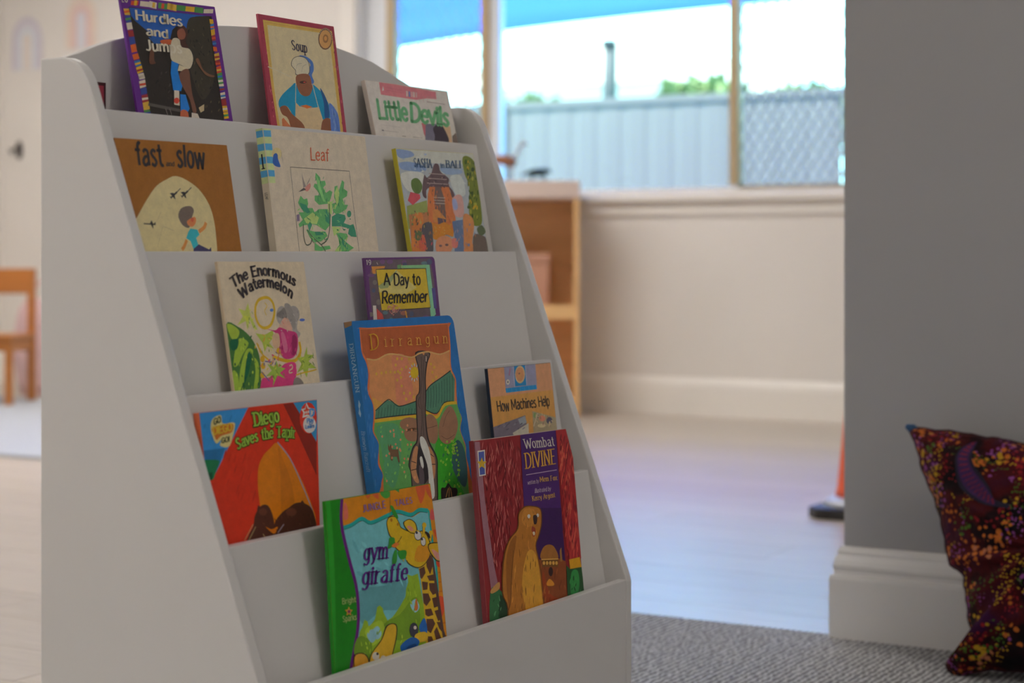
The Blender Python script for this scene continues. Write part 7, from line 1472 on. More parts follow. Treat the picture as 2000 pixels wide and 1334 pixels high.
BOOKS['wombat'] = dict(tl=(0.2562, 0.45739, 0.45362), w=0.24232, h=0.25542, t=0.006, m=0.1024, phi=-0.0181, label='maroon paperback with standing brown animal and purple panel, bottom tier right', base=(360, 31, 38), edge=(0.732, 0.536, 0.492), spine=(0.374, 0.051, 0.066), r=(0.013, 0.002, 0.002), dog=0.6,
 art=[('b',[(572,108,116),(484,71,77),(213,17,25),(690,193,173),(183,15,22)],230,17.9,2.05,1.57,0.5,51,(11.0,259.1),(93.0,-6.3),(6.8,-85.7),(1.0,-0.07),(-0.15,-0.99)),
('b',[(572,108,116),(484,71,77),(213,17,25),(690,193,173),(183,15,22)],110,18.5,2.11,1.57,0.5,52,(12.8,174.0),(55.0,-5.6),(6.1,-76.1),(0.99,-0.1),(-0.15,-0.99)),
('p',(435,203,257),[(0.8,254.2),(13.0,253.3),(14.5,185.1),(23.1,108.7),(29.8,79.5),(12.9,77.1),(5.4,148.4),(0.7,214.6)]),  # purplish grey strip: highlight along the spine, put into the ink
('p',(95,28,203),[(110.6,257.9),(201.6,257.4),(198.7,139.1),(199.2,86.7),(126.3,95.8),(145.5,152.7),(105.4,162.7)]),
('p',(60,17,123),[(109.6,164.2),(199.7,155.2),(199.2,86.7),(126.3,95.8)]),
('s',(51,213,77),[(10.5,73.7),(30.9,74.7),(49.8,52.1),(58.2,9.0),(7.5,17.2)]),
('s',(22,71,31),[(31.4,66.1),(52.6,46.0),(58.2,9.0),(29.0,13.7)]),
('s',(732,374,108),[(12.7,76.2),(32.1,83.0),(31.6,74.6),(13.8,71.4)]),
('p',(554,42,47),[(201.6,257.4),(239.3,255.0),(254.9,232.3),(250.1,203.7),(242.7,109.9),(242.9,85.3),(206.9,87.3),(203.7,138.6),(203.8,207.5)]),
('b',[(880,126,91),(732,77,66),(257,17,25),(223,15,22),(880,180,110)],130,17.3,2.59,1.57,0.5,53,(209.4,253.8),(35.8,-2.3),(-6.5,-155.5),(1.0,-0.06),(-0.17,-0.99)),
('p',(880,448,23),[(209.1,87.9),(237.6,87.6),(240.6,74.4),(210.0,75.6)]),
('p',(28,116,38),[(200.8,81.5),(210.0,75.6),(240.6,74.4),(243.5,38.3),(236.5,-39.9),(191.0,-32.3)]),
('s',(51,374,89),[(212.6,70.9),(229.6,70.7),(230.4,50.3),(214.9,34.2),(206.2,45.5)]),
('p',(880,815,754),[(5.6,242.9),(23.2,243.1),(20.8,212.5),(5.1,212.4)]),
('p',(108,156,536),[(7.9,241.2),(20.7,241.4),(18.8,214.0),(7.1,213.9)]),
('p',(880,573,45),[(14.6,234.6),(16.9,229.6),(24.8,228.6),(18.2,225.7),(19.3,220.5),(13.0,223.8),(5.8,221.7),(8.4,226.5),(2.9,230.3),(10.8,230.1)]),
('t', (880, 796, 742), 'serif', 'Wombat', ((118.8, 237.2), (194.7, 235.7), (116.7, 249.2), 0)),
('t', (880, 464, 76), 'serifc', 'DIVINE', ((116.4, 212.6), (194.2, 212.7), (115.9, 231.5), 0)),
('l',(732,536,732),0.82,[(116.8,204.7),(195.3,204.5)]),
('t', (880, 687, 780), 'italic', 'written by', ((118.0, 192.4), (145.8, 192.3), (117.5, 197.2), 0)),
('t', (880, 501, 146), 'serifc', 'Mem Fox', ((149.2, 193.2), (193.2, 191.8), (149.4, 199.2), 0)),
('t', (880, 687, 780), 'italic', 'illustrated by', ((134.0, 180.7), (174.7, 179.7), (133.6, 185.9), 0)),
('t', (880, 501, 146), 'serifc', 'Kerry Argent', ((126.5, 171.2), (185.2, 170.7), (125.8, 177.2), 0)),
('p',(346,89,28),[(126.6,97.7),(182.7,92.8),(200.0,86.6),(194.8,35.1),(148.7,35.8),(128.6,60.2)]),
('s',(484,193,42),[(137.7,97.3),(142.5,109.5),(157.3,113.1),(172.9,108.3),(180.1,92.3)]),
('p',(257,108,31),[(137.6,96.4),(180.5,92.0),(178.9,82.2),(137.0,87.6)]),
('e',(880,489,99),[(143.7,91.7),(3.1,-0.4),(-0.4,-2.4)]),
('e',(880,489,99),[(151.6,90.7),(3.2,-0.4),(-0.4,-2.4)]),
('e',(880,489,99),[(159.6,89.7),(3.2,-0.4),(-0.4,-2.4)]),
('e',(880,489,99),[(167.6,88.7),(3.2,-0.5),(-0.4,-2.4)]),
('e',(880,489,99),[(175.6,87.6),(3.3,-0.4),(-0.4,-2.3)]),
('l',(880,506,118),1.38,[(137.7,96.7),(180.9,92.2)]),
('s',(880,357,43),[(145.2,63.9),(154.4,70.5),(165.4,63.1),(160.9,60.7)]),
('e',(51,22,22),[(159.0,78.8),(5.6,-0.7),(-0.9,-5.8)]),
('s',(451,77,22),[(140.1,82.3),(151.5,53.1),(182.0,38.9),(148.4,33.9),(133.8,55.6)]),
('p',(451,213,60),[(186.3,102.3),(191.1,105.8),(191.0,87.7),(185.3,88.4)]),
('s',(213,71,15),[(104.4,166.3),(125.5,165.4),(146.6,159.3),(146.5,141.7),(137.7,126.9),(127.8,115.2),(132.6,95.0),(135.8,65.1),(131.2,-22.2),(44.3,-7.6),(46.3,48.8),(36.7,69.1),(44.2,106.0),(60.2,128.9),(84.3,141.6),(89.2,158.5)]),
('s',(610,234,35),[(106.6,164.9),(125.4,164.2),(144.4,158.6),(144.2,142.0),(135.4,127.7),(125.5,115.5),(130.2,95.3),(133.4,65.5),(127.3,-21.6),(48.7,-8.4),(49.2,48.4),(39.6,68.7),(47.2,105.7),(62.7,128.1),(86.9,140.9),(91.8,157.9)]),
('s',(880,441,55),[(104.9,110.1),(125.6,103.7),(131.4,65.7),(129.2,26.9),(96.1,29.9),(85.3,72.0)]),
('s',(419,147,25),[(65.1,126.4),(81.3,132.3),(69.0,102.9),(59.5,65.9),(51.1,48.1),(48.4,67.5),(52.3,105.0)]),
('c',(245,89,19),1.56,[(71.1,116.1),(61.7,84.7),(55.1,57.0),(48.9,46.5)]),
('s',(732,306,51),[(105.4,162.7),(128.7,160.3),(130.4,146.4),(113.6,140.3),(97.2,148.0)]),
('e',(880,831,766),[(114.9,153.3),(3.5,-0.3),(-0.4,-2.5)]),
('e',(880,831,766),[(137.0,152.2),(3.1,-0.3),(-0.4,-2.3)]),
('s',(60,31,31),[(125.9,152.8),(135.3,151.8),(133.1,143.1),(126.6,142.5)]),
('s',(451,77,42),[(119.5,139.7),(128.9,136.7),(126.7,128.1),(120.4,128.2)]),
('e',(880,785,612),[(124.0,131.0),(3.1,-0.4),(-0.4,-2.3)]),
('b',[(419,156,25),(798,332,56),(281,102,19),(880,411,70)],46,13.4,1.6,1.57,0.3,41,(60.0,142.4),(68.6,-7.6),(-5.2,-94.8),(0.99,-0.11),(-0.16,-0.99)),
('b',[(451,173,28),(844,360,66)],14,9.3,1.37,1.57,0.7,42,(97.7,163.5),(42.8,-4.3),(-5.1,-32.5),(0.99,-0.1),(-0.15,-0.99)),
('b',[(484,131,38),(234,56,22),(629,213,51)],18,11.0,2.2,1.57,0.6,43,(138.1,94.3),(56.2,-7.0),(-2.9,-48.7),(0.99,-0.12),(-0.16,-0.99)),
('b',[(77,451,108),(17,77,28)],14,9.9,2.32,1.57,0.8,44,(208.8,73.4),(29.2,-3.8),(-0.1,-34.3),(0.99,-0.13),(-0.17,-0.99)),
('b',[(147,451,193),(22,89,38)],12,8.6,2.03,1.57,0.9,45,(15.8,72.0),(29.0,-4.0),(1.1,-26.4),(0.99,-0.14),(-0.15,-0.99)),
('e',(880,831,766),[(114.9,153.3),(3.5,-0.3),(-0.4,-2.5)]),
('e',(880,831,766),[(137.0,152.2),(3.1,-0.3),(-0.4,-2.3)]),
('s',(60,31,31),[(125.9,152.8),(135.3,151.8),(133.1,143.1),(126.6,142.5)])])

LAYER = .000007
def art_mesh(ops, layer0, bk, texts):
    """flat printed shapes of one cover, in cover metres; every shape lies a hair above the one before"""
    V = []; F = []; Cc = []; z = layer0; last = None
    def face(p, c):
        i = len(V)
        for q in p: V.append((q[0] / 1000, q[1] / 1000, z))
        F.append(tuple(range(i, i + len(p)))); Cc.append(c)
    for op in ops:
        if (op[0] == 't') != texts: 
            continue
        if op[0] == 'b' or op[1] != last: z += LAYER
        last = op[1]
        if op[0] == 'b':      # loose brush marks scattered over a patch
            cols, n, ln, w, ang, jit, seed, o, ax, ay, ex_, ey_ = op[1:]; q = random.Random(seed)
            for _ in range(n):
                a, b = q.random(), q.random(); t = ang + q.uniform(-jit, jit); l = q.uniform(.5, 1) * ln; c = tuple(v / 1000 for v in q.choice(cols)); h = w * q.uniform(.3, .6)
                x, y = o[0] + ax[0] * a + ay[0] * b, o[1] + ax[1] * a + ay[1] * b; dx, dy = ex_[0] * math.cos(t) + ey_[0] * math.sin(t), ex_[1] * math.cos(t) + ey_[1] * math.sin(t)
                nx, ny = -dy * h, dx * h; z += LAYER * .2
                face([(x, y), (x + dx * l * .3 + nx, y + dy * l * .3 + ny), (x + dx * l * .75 + nx, y + dy * l * .75 + ny), (x + dx * l, y + dy * l), (x + dx * l * .7 - nx, y + dy * l * .7 - ny), (x + dx * l * .3 - nx, y + dy * l * .3 - ny)], c)
            continue
        c = tuple(v / 1000 for v in op[1])
        if op[0] == 'p': face(op[2], c)
        elif op[0] == 's': face(catmull(op[2], True, 4), c)
        elif op[0] == 'e':
            (cx, cy), (ax, ay), (bx_, by_) = op[2]; n = 8 if math.hypot(ax, ay) < 3 else 16
            face([(cx + ax * math.cos(t * 2 * math.pi / n) + bx_ * math.sin(t * 2 * math.pi / n), cy + ay * math.cos(t * 2 * math.pi / n) + by_ * math.sin(t * 2 * math.pi / n)) for t in range(n)], c)
        elif op[0] in 'lc':
            p = catmull(op[3], False, 4) if op[0] == 'c' else op[3]; h = op[2] / 2; L = []; R = []
            for i in range(len(p)):
                a = p[max(i - 1, 0)]; b = p[min(i + 1, len(p) - 1)]; dx, dy = b[0] - a[0], b[1] - a[1]; l = math.hypot(dx, dy) or 1
                L.append((p[i][0] - dy / l * h, p[i][1] + dx / l * h)); R.append((p[i][0] + dy / l * h, p[i][1] - dx / l * h))
            for i in range(len(p) - 1): face([L[i], L[i + 1], R[i + 1], R[i]], c)
        elif op[0] == 't':
            for q in text_polys(op[3], op[2], *op[4]): face(q, c)
    return V, F, Cc
def ink_object(name, V, F, Cc, parent, clip, warp, cuts):
    me = bpy.data.meshes.new(name); me.from_pydata(V, [], F); me.update()
    at = me.color_attributes.new('Ink', 'FLOAT_COLOR', 'CORNER'); k = 0
    buf = []
    for p, c in zip(me.polygons, Cc): buf += [c[0], c[1], c[2], 1.0] * p.loop_total
    at.data.foreach_set('color', buf)
    bm = bmesh.new(); bm.from_mesh(me)
    bmesh.ops.triangulate(bm, faces=[f for f in bm.faces if len(f.verts) > 4])
    for axis, val, sg in ((0, clip[0], -1), (0, clip[1], 1), (1, clip[2], -1), (1, clip[3], 1)):
        co = Vector((0, 0, 0)); co[axis] = val; no = Vector((0, 0, 0)); no[axis] = sg
        bmesh.ops.bisect_plane(bm, geom=bm.verts[:] + bm.edges[:] + bm.faces[:], plane_co=co, plane_no=no, clear_outer=True)
    for no, val in cuts:
        co = no * (val / no.length_squared)
        bmesh.ops.bisect_plane(bm, geom=bm.verts[:] + bm.edges[:] + bm.faces[:], plane_co=co, plane_no=no)
    if warp:
        for v in bm.verts: v.co = warp(v.co)
    for f in bm.faces:
        f.normal_update()
        if f.normal.z < 0: f.normal_flip()
    bm.to_mesh(me); bm.free(); me.materials.append(M['ink'])
    o = bpy.data.objects.new(name, me); COL.objects.link(o); o.parent = parent
    return o
def rrect(w, h, r, k=4):
    p = []
    for (cx, cy, a0, rr) in ((w - r[1], r[1], -90, r[1]), (w - r[0], h - r[0], 0, r[0]), (r[2], h - r[2], 90, r[2]), (r[1] * 0 + .0006, .0006, 180, .0006)):
        for i in range(k + 1):
            t = math.radians(a0 + 90 * i / k); p.append((cx + rr * math.cos(t), cy + rr * math.sin(t)))
    return p
def slab(name, pts, z0, z1, mat, parent, warp, cuts):
    bm = bmesh.new(); A = [bm.verts.new((p[0], p[1], z0)) for p in pts]; B = [bm.verts.new((p[0], p[1], z1)) for p in pts]; n = len(pts)
    bm.faces.new(A[::-1]); bm.faces.new(B)
    for i in range(n): bm.faces.new((A[i], A[(i + 1) % n], B[(i + 1) % n], B[i]))
    for no, val in cuts:
        co = no * (val / no.length_squared)
        bmesh.ops.bisect_plane(bm, geom=bm.verts[:] + bm.edges[:] + bm.faces[:], plane_co=co, plane_no=no)
    if warp:
        for v in bm.verts: v.co = warp(v.co)
    return from_bm(name, bm, mat, parent)
def make_book(k, B):
    w, h, t = B['w'], B['h'], B['t']; m, ph = B['m'], B['phi']
    up = Vector((-m, 0, 1)).normalized(); uu = Vector((0, 1, 0)); ex = uu * math.cos(ph) + up * math.sin(ph); ey = up * math.cos(ph) - uu * math.sin(ph); ez = ex.cross(ey)
    root = thing('picture_book', (0, 0, 0), B['label'], 'book', 'picture books on the display stand')
    TL = Vector(B['tl']); O = TL - ey * h
    root.matrix_world = Matrix(((ex.x, ey.x, ez.x, O.x), (ex.y, ey.y, ez.y, O.y), (ex.z, ey.z, ez.z, O.z), (0, 0, 0, 1)))
    kx, curl, dog = B.get('shear', 0), B.get('curl', 0), B.get('dog', 0)
    warp = None; cuts = []
    if kx or curl or dog:
        KN = [.45 + .55 * q / 8 for q in range(0, 10)]     # the curl is folded along straight lines, so every printed layer stays parallel
        cf = lambda q: curl * max(0, (q - .45) / .55) ** 2
        def warp(c):
            x, y, z = c.x, c.y, c.z
            if curl:
                q = .55 * x / w + .45 * y / h
                if q > KN[0]:
                    b = min(int((q - KN[0]) / (.55 / 8)), 8); z -= cf(KN[b]) + (cf(KN[b + 1]) - cf(KN[b])) * (q - KN[b]) / (KN[b + 1] - KN[b])
            if dog: z -= max(0, (x - (w - .014)) / .014 + (y - (h - .040)) / .040 - 1) * dog * .02
            return Vector((x + kx * (y - h) * max(0, min(1, x / w)), y, z))
        if curl: cuts = [(Vector((.55 / w, .45 / h, 0)), q) for q in KN[:-1]]
        if dog: cuts = [(Vector((1 / .014, 1 / .040, 0)), 1 + (w - .014) / .014 + (h - .040) / .040)]
    cm = material('cover_' + k, B['edge'], .45, .08, 30); hard = B.get('hard', 0)
    ct = .0022 if hard else .0006; r = B.get('r', (.001, .001, .001))
    slab('page_block', rrect(w - (.003 if hard else .0003), h - (.003 if hard else .0002), r), -t + ct, -ct, M['page'], root, warp, cuts)
    fc = slab('front_cover', rrect(w, h, r), -ct, 0, cm, root, warp, cuts)
    slab('back_cover', rrect(w, h, r), -t, -t + ct, cm, root, warp, cuts)
    sp_ = slab('spine', [(-.0012, 0), (.0004, 0), (.0004, h), (-.0012, h)], -t, 0, material('spine_' + k, B['spine'], .4, .12, 40, .1, 60), root, warp, cuts)
    base = [('p', B['base'], [(-5, -5), (w * 1000 + 5, -5), (w * 1000 + 5, h * 1000 + 5), (-5, h * 1000 + 5)])]
    mg = .0004
    cl = (0.0002, w - mg, .0004, h - mg)
    V, F, Cc = art_mesh(base + B['art'], .00004, B, False)
    a = ink_object('cover_print', V, F, Cc, fc, cl, warp, cuts)
    # keep the print inside rounded corners
    if max(r) > .003 or B.get('torn'):
        me = a.data; bm = bmesh.new(); bm.from_mesh(me); rr = r[0]
        for (cx, cy, sx, sy, q) in ((w - r[0], h - r[0], 1, 1, r[0]), (w - r[1], r[1], 1, -1, r[1]), (r[2], h - r[2], -1, 1, r[2])):
            if q < .002: continue
            for i in range(5):
                t_ = math.radians(9 + 18 * i); no = Vector((sx * math.cos(t_), sy * math.sin(t_), 0)); co = Vector((cx, cy, 0)) + no * (q - .0004)
                bmesh.ops.bisect_plane(bm, geom=bm.verts[:] + bm.edges[:] + bm.faces[:], plane_co=co, plane_no=no, clear_outer=True)
        bm.to_mesh(me); bm.free()
    V, F, Cc = art_mesh(B['art'], .00004 + LAYER * (len(B['art']) + 6 + sum(.2 * o[2] for o in B['art'] if o[0] == 'b')), B, True)
    if F: ink_object('lettering', V, F, Cc, fc, cl, warp, cuts)
    if B.get('spine_art'):
        # spine face: local (s across thickness 0 back .. t front, y)
        V = []; F = []; Cc = []
        z = 0
        for op in B['spine_art']:
            z += .00003; c = tuple(v / 1000 for v in op[1])
            polys = [op[2]] if op[0] == 'p' else text_polys(op[3], op[2], *op[4])
            for p in polys:
                i = len(V)
                for s, y in p: V.append((-.00125 - z, y / 1000, -t + s / 1000))
                F.append(tuple(range(i, i + len(p)))); Cc.append(c)
        me = bpy.data.meshes.new('spine_print'); me.from_pydata(V, [], F); me.update(); at = me.color_attributes.new('Ink', 'FLOAT_COLOR', 'CORNER'); buf = []
        for p, c in zip(me.polygons, Cc): buf += [c[0], c[1], c[2], 1.0] * p.loop_total
        at.data.foreach_set('color', buf); me.materials.append(M['ink']); link('spine_print', me, None, sp_)
    return root
for _k, _B in BOOKS.items(): make_book(_k, _B)

# small red card tucked beside the left side panel on the top tier
rc = thing('card', (.0128, .0152, .7552), 'red card with dark border tucked beside the left side panel', 'card')
box('card_sheet', (0, 0, 0), (.0012, .0690, .1098), material('card_border', srgb((70, 30, 35)), .5, .1, 30), rc); box('red_face', (.0012, .0012, .001), (.0015, .0655, .1062), material('card_red', srgb((176, 66, 84)), .45, .1, 30), rc)

# ------------------------------------------------------------------ low wooden shelf unit by the window, with toys
CA = .50
def case_at(x, y, z=0): return (-2.205 + (x - .60) * math.cos(CA) - y * math.sin(CA), 5.30 + (x - .60) * math.sin(CA) + y * math.cos(CA), z)
cs = thing('shelf_unit', case_at(0, 0, -.004), 'low wooden shelf unit with pale thick top under the window', 'shelf unit', None, CA)
cw, cdp, ch_ = .60, .345, .905
box('side', (0, 0, 0), (.02, cdp, ch_), M['casewood'], cs, .002); box('side', (cw - .022, 0, 0), (cw, cdp, ch_), M['casewood'], cs, .002)
box('back', (.02, cdp - .012, .03), (cw - .022, cdp, ch_), M['caseback'], cs); box('shelf', (.02, .004, .41), (cw - .022, cdp - .012, .435), M['casewood'], cs, .002)
box('shelf_lipping', (.02, .0, .408), (cw - .022, .004, .466), M['casewood'], cs); box('bottom', (.02, .004, .045), (cw - .022, cdp - .012, .07), M['casewood'], cs); box('plinth', (.02, .02, 0), (cw - .022, .035, .045), M['caseback'], cs)
box('top', (-.004, -.006, ch_), (cw + .004, cdp, ch_ + .076), M['laminate'], cs, .008, 3)
bx1 = thing('storage_box', case_at(.36, .10, .4312), 'rose brown box standing on the middle shelf of the shelf unit', 'box', None, CA)
box('body', (-.06, 0, 0), (.115, .20, .205), M['pinkbox'], bx1, .006); box('lid', (-.064, -.004, .205), (.119, .204, .245), M['pinkbox'], bx1, .005)
# long-necked brown toy bird
tb = thing('toy_animal', case_at(.305, .12, .977), 'brown long-necked toy bird on the shelf unit', 'toy', 'toy animals on the shelf unit', CA)
tube('body', [(-.075, 0, .086), (-.05, 0, .092), (-.02, 0, .090), (.012, 0, .080), (.03, 0, .070)], [.006, .015, .024, .026, .012], M['toybrown'], tb, 12)
tube('neck', [(.015, 0, .085), (.03, 0, .105), (.043, 0, .135), (.055, 0, .152)], [.012, .008, .006, .008], M['toypale'], tb, 10)
tube('head', [(.048, 0, .148), (.060, 0, .160), (.082, 0, .158)], [.007, .010, .003], M['toypale'], tb, 10)
for dy in (-.012, .012): tube('leg', [(.008, dy, .070), (.016, dy, .036), (.006, dy, .002), (.024, dy, .002)], [.007, .004, .003, .003], M['toypale'], tb, 8)
td = thing('toy_animal', case_at(.428, .12, .977), 'small dark green four-legged toy animal on the shelf unit', 'toy', 'toy animals on the shelf unit', CA)
tube('body', [(-.045, 0, .034), (-.02, 0, .036), (.01, 0, .038), (.03, 0, .042)], [.010, .016, .018, .012], M['toydark'], td, 12)
tube('head', [(.024, 0, .043), (.040, 0, .046), (.056, 0, .038)], [.010, .012, .005], M['toydark'], td, 10); tube('tail', [(-.042, 0, .036), (-.062, 0, .028), (-.072, 0, .014)], [.006, .004, .002], M['toydark'], td, 8)
for sx in (-.03, .022):
    for dy in (-.016, .016): tube('leg', [(sx, dy * .7, .034), (sx + .006, dy, .018), (sx, dy, .001)], [.008, .006, .005], M['toydark'], td, 8)

# ------------------------------------------------------------------ far left: child's chair, rug, bag, wall art
rug = tag(box('rug', (-6.0 + .25, 3.05, -.004), (-2.55, 4.85, .006), M['rug'], None, .004), 'pale grey rug on the wooden floor under the small chair', 'rug')
chr_ = thing('child_chair', (-4.845, 4.57, .006), 'small orange wooden child chair on the pale rug', 'chair', None, math.radians(24))
for sx in (-.17, .17):
    box('back_post', (sx - .016, .10, 0), (sx + .016, .134, .60), M['wood'], chr_, .004); box('front_leg', (sx - .016, -.17, 0), (sx + .016, -.138, .285), M['wood'], chr_, .004)
    box('side_rail', (sx - .010, -.138, .235), (sx + .010, .10, .285), M['wood'], chr_, .002)
box('back_rail', (-.154, .104, .485), (.154, .130, .60), M['wood'], chr_, .005); box('seat', (-.19, -.18, .285), (.19, .10, .308), M['wood'], chr_, .006)
box('front_apron', (-.154, -.165, .235), (.154, -.145, .285), M['wood'], chr_, .002); box('back_apron', (-.154, .107, .225), (.154, .127, .305), M['wood'], chr_, .002)
bg = thing('soft_bag', (-5.03, 5.13, -.004), 'pink and white soft bag standing behind the child chair', 'bag')
v = []; f = []; nr, na = 10, 20
for j in range(nr + 1):
    z = .46 * j / nr; s = (.75 + .35 * math.sin(math.pi * min(1, j / nr * .85 + .1))) * (1 if j < nr else .8)
    for i in range(na):
        t = 2 * math.pi * i / na; v.append((.15 * s * math.copysign(abs(math.cos(t)) ** .7, math.cos(t)), .09 * s * math.copysign(abs(math.sin(t)) ** .7, math.sin(t)), z))
for j in range(nr):
    for i in range(na): f.append((j * na + i, j * na + (i + 1) % na, (j + 1) * na + (i + 1) % na, (j + 1) * na + i))
f.append(tuple(range(na))[::-1]); f.append(tuple(nr * na + i for i in range(na)))
mesh('body', v, f, M['pink'], bg, True)
tube('handle', [(-.08, 0, .44), (-.07, 0, .52), (0, 0, .55), (.07, 0, .52), (.08, 0, .44)], [.01] * 5, M['pink'], bg, 8)
def rainbow(x, z, cols, label, lean):
    r = thing('rainbow_artwork', (x, Y1 - .002, z), label, 'artwork', 'paper rainbows on the wall'); n = 14
    paper = material('paper', (.80, .77, .74), .8, .03, 20)
    pts = [(.115 * math.cos(math.pi * i / n), .16 + .115 * math.sin(math.pi * i / n) * 1.15) for i in range(n + 1)] + [(-.115, 0), (.115, 0)]
    prism('backing', pts, 'y', -.0025, 0, paper, r)
    for q, c in enumerate(cols):
        ro, ri = .108 - q * .026, .108 - q * .026 - .024; a = []; b = []
        for i in range(n + 1): t = math.pi * i / n; a.append((ro * math.cos(t), .16 + ro * 1.15 * math.sin(t))); b.append((ri * math.cos(t), .16 + ri * 1.15 * math.sin(t)))
        prism('arc', [(ro, .01)] + a + [(-ro, .01), (-ri, .01)] + b[::-1] + [(ri, .01)], 'y', -.0045, -.0025, material('paint', srgb(c), .8, .08, 25), r)
rainbow(-5.665, 1.625, [(214, 207, 216), (220, 216, 224), (224, 228, 234), (234, 222, 214)], 'pale mauve and blue paper rainbow on the wall, left one', 0)
rainbow(-5.285, 1.715, [(236, 220, 204), (235, 212, 200), (233, 202, 196), (226, 224, 232)], 'pale orange and pink paper rainbow on the wall, above the stand', 0)
hk = thing('wall_hook', (-5.722, Y1, 1.165), 'dark metal hook on the cream wall above the child chair', 'hook')
prism('plate', [(.022 * math.cos(t * math.pi / 8), .05 + .048 * math.sin(t * math.pi / 8)) for t in range(16)], 'y', -.008, 0, M['dark'], hk); tube('arm', [(0, -.006, .06), (0, -.05, .05), (0, -.06, .03), (0, -.075, .05)], [.008, .008, .008, .006], M['dark'], hk, 8)

# ------------------------------------------------------------------ orange cone half hidden by the partition
cn = thing('traffic_cone', (-.200, 3.194, -.004), 'orange cone with black rubber base beyond the partition wall', 'traffic cone')
prism('base', [(-.14, -.11), (-.11, -.14), (.11, -.14), (.14, -.11), (.14, .11), (.11, .14), (-.11, .14), (-.14, .11)], 'z', 0, .028, M['rubber'], cn, .004)
lathe('collar', [(.135, .028), (.128, .040), (.110, .050), (.100, .052)], M['conegrey'], cn, 24)
lathe('cone_body', [(.104, .050), (.098, .07), (.070, .34), (.038, .66), (.030, .70), (.024, .705)], M['coneorange'], cn, 28)

# ------------------------------------------------------------------ patterned cushion against the partition
def cushion_mat():
    m = bpy.data.materials.new('dotted_cotton'); m.use_nodes = True; nt = m.node_tree; b = nt.nodes['Principled BSDF']; b.inputs['Roughness'].default_value = .85; b.inputs['Specular IOR Level'].default_value = .2
    tc = nt.nodes.new('ShaderNodeTexCoord'); src = tc.outputs['Object']
    def node(t, **kw):
        n = nt.nodes.new(t)
        for k_, v_ in kw.items(): setattr(n, k_, v_)
        return n
    nz = node('ShaderNodeTexNoise'); nz.inputs['Scale'].default_value = 13; nz.inputs['Detail'].default_value = 3; nt.links.new(src, nz.inputs[0])
    cr = node('ShaderNodeValToRGB'); cr.color_ramp.interpolation = 'EASE'
    els = cr.color_ramp.elements; els[0].position = .30; els[0].color = (.004, .002, .003, 1); els[1].position = .70; els[1].color = (.035, .003, .035, 1)
    for p, c in ((.42, (.012, .002, .004, 1)), (.50, (.060, .003, .005, 1)), (.60, (.045, .003, .014, 1))):
        e = els.new(p); e.color = c
    nt.links.new(nz.outputs[0], cr.inputs[0]); base = cr.outputs[0]
    def dots(base, scale, rad, big, thr, ramp, off):
        mp = node('ShaderNodeMapping'); mp.inputs['Location'].default_value = off; nt.links.new(src, mp.inputs[0])
        v1 = node('ShaderNodeTexVoronoi'); v1.inputs['Scale'].default_value = scale; v1.inputs['Randomness'].default_value = .8; nt.links.new(mp.outputs[0], v1.inputs['Vector'])
        lt = node('ShaderNodeMath', operation='LESS_THAN'); lt.inputs[1].default_value = rad; nt.links.new(v1.outputs['Distance'], lt.inputs[0])
        n2 = node('ShaderNodeTexNoise'); n2.inputs['Scale'].default_value = big; n2.inputs['Detail'].default_value = 1; nt.links.new(mp.outputs[0], n2.inputs[0])
        gt = node('ShaderNodeMath', operation='GREATER_THAN'); gt.inputs[1].default_value = thr; nt.links.new(n2.outputs[0], gt.inputs[0])
        mu = node('ShaderNodeMath', operation='MULTIPLY'); nt.links.new(lt.outputs[0], mu.inputs[0]); nt.links.new(gt.outputs[0], mu.inputs[1])
        v2 = node('ShaderNodeTexVoronoi'); v2.inputs['Scale'].default_value = 26; nt.links.new(mp.outputs[0], v2.inputs['Vector'])
        sx = node('ShaderNodeSeparateColor'); nt.links.new(v2.outputs['Color'], sx.inputs[0])
        rp = node('ShaderNodeValToRGB'); rp.color_ramp.interpolation = 'CONSTANT'; e = rp.color_ramp.elements
        e[0].position = 0; e[0].color = (*ramp[0], 1); e[1].position = 1 / len(ramp); e[1].color = (*ramp[1], 1)
        for i in range(2, len(ramp)): q = e.new(i / len(ramp)); q.color = (*ramp[i], 1)
        nt.links.new(sx.outputs[0], rp.inputs[0])
        mx = node('ShaderNodeMix', data_type='RGBA'); nt.links.new(mu.outputs[0], mx.inputs[0]); nt.links.new(base, mx.inputs[6]); nt.links.new(rp.outputs[0], mx.inputs[7]); return mx.outputs[2]
    OR, PU_, GR, YE, RE, PE = (.50, .13, .02), (.24, .06, .24), (.06, .13, .015), (.46, .26, .015), (.26, .012, .02), (.44, .15, .07)
    base = dots(base, 170, .33, 14, .53, [GR, RE, PU_, YE, GR], (.3, .1, 0))
    base = dots(base, 105, .36, 13, .53, [YE, GR, OR, RE, OR, PU_], (1.7, .4, 0))
    base = dots(base, 74, .36, 12, .52, [OR, PE, PU_, OR, YE, PE], (3.1, 2.2, 0))
    nt.links.new(base, b.inputs['Base Color'])
    n3 = node('ShaderNodeTexNoise'); n3.inputs['Scale'].default_value = 26; bp = node('ShaderNodeBump'); bp.inputs['Strength'].default_value = .8; bp.inputs['Distance'].default_value = .012
    nt.links.new(src, n3.inputs[0]); nt.links.new(n3.outputs[0], bp.inputs['Height']); nt.links.new(bp.outputs[0], b.inputs['Normal']); return m

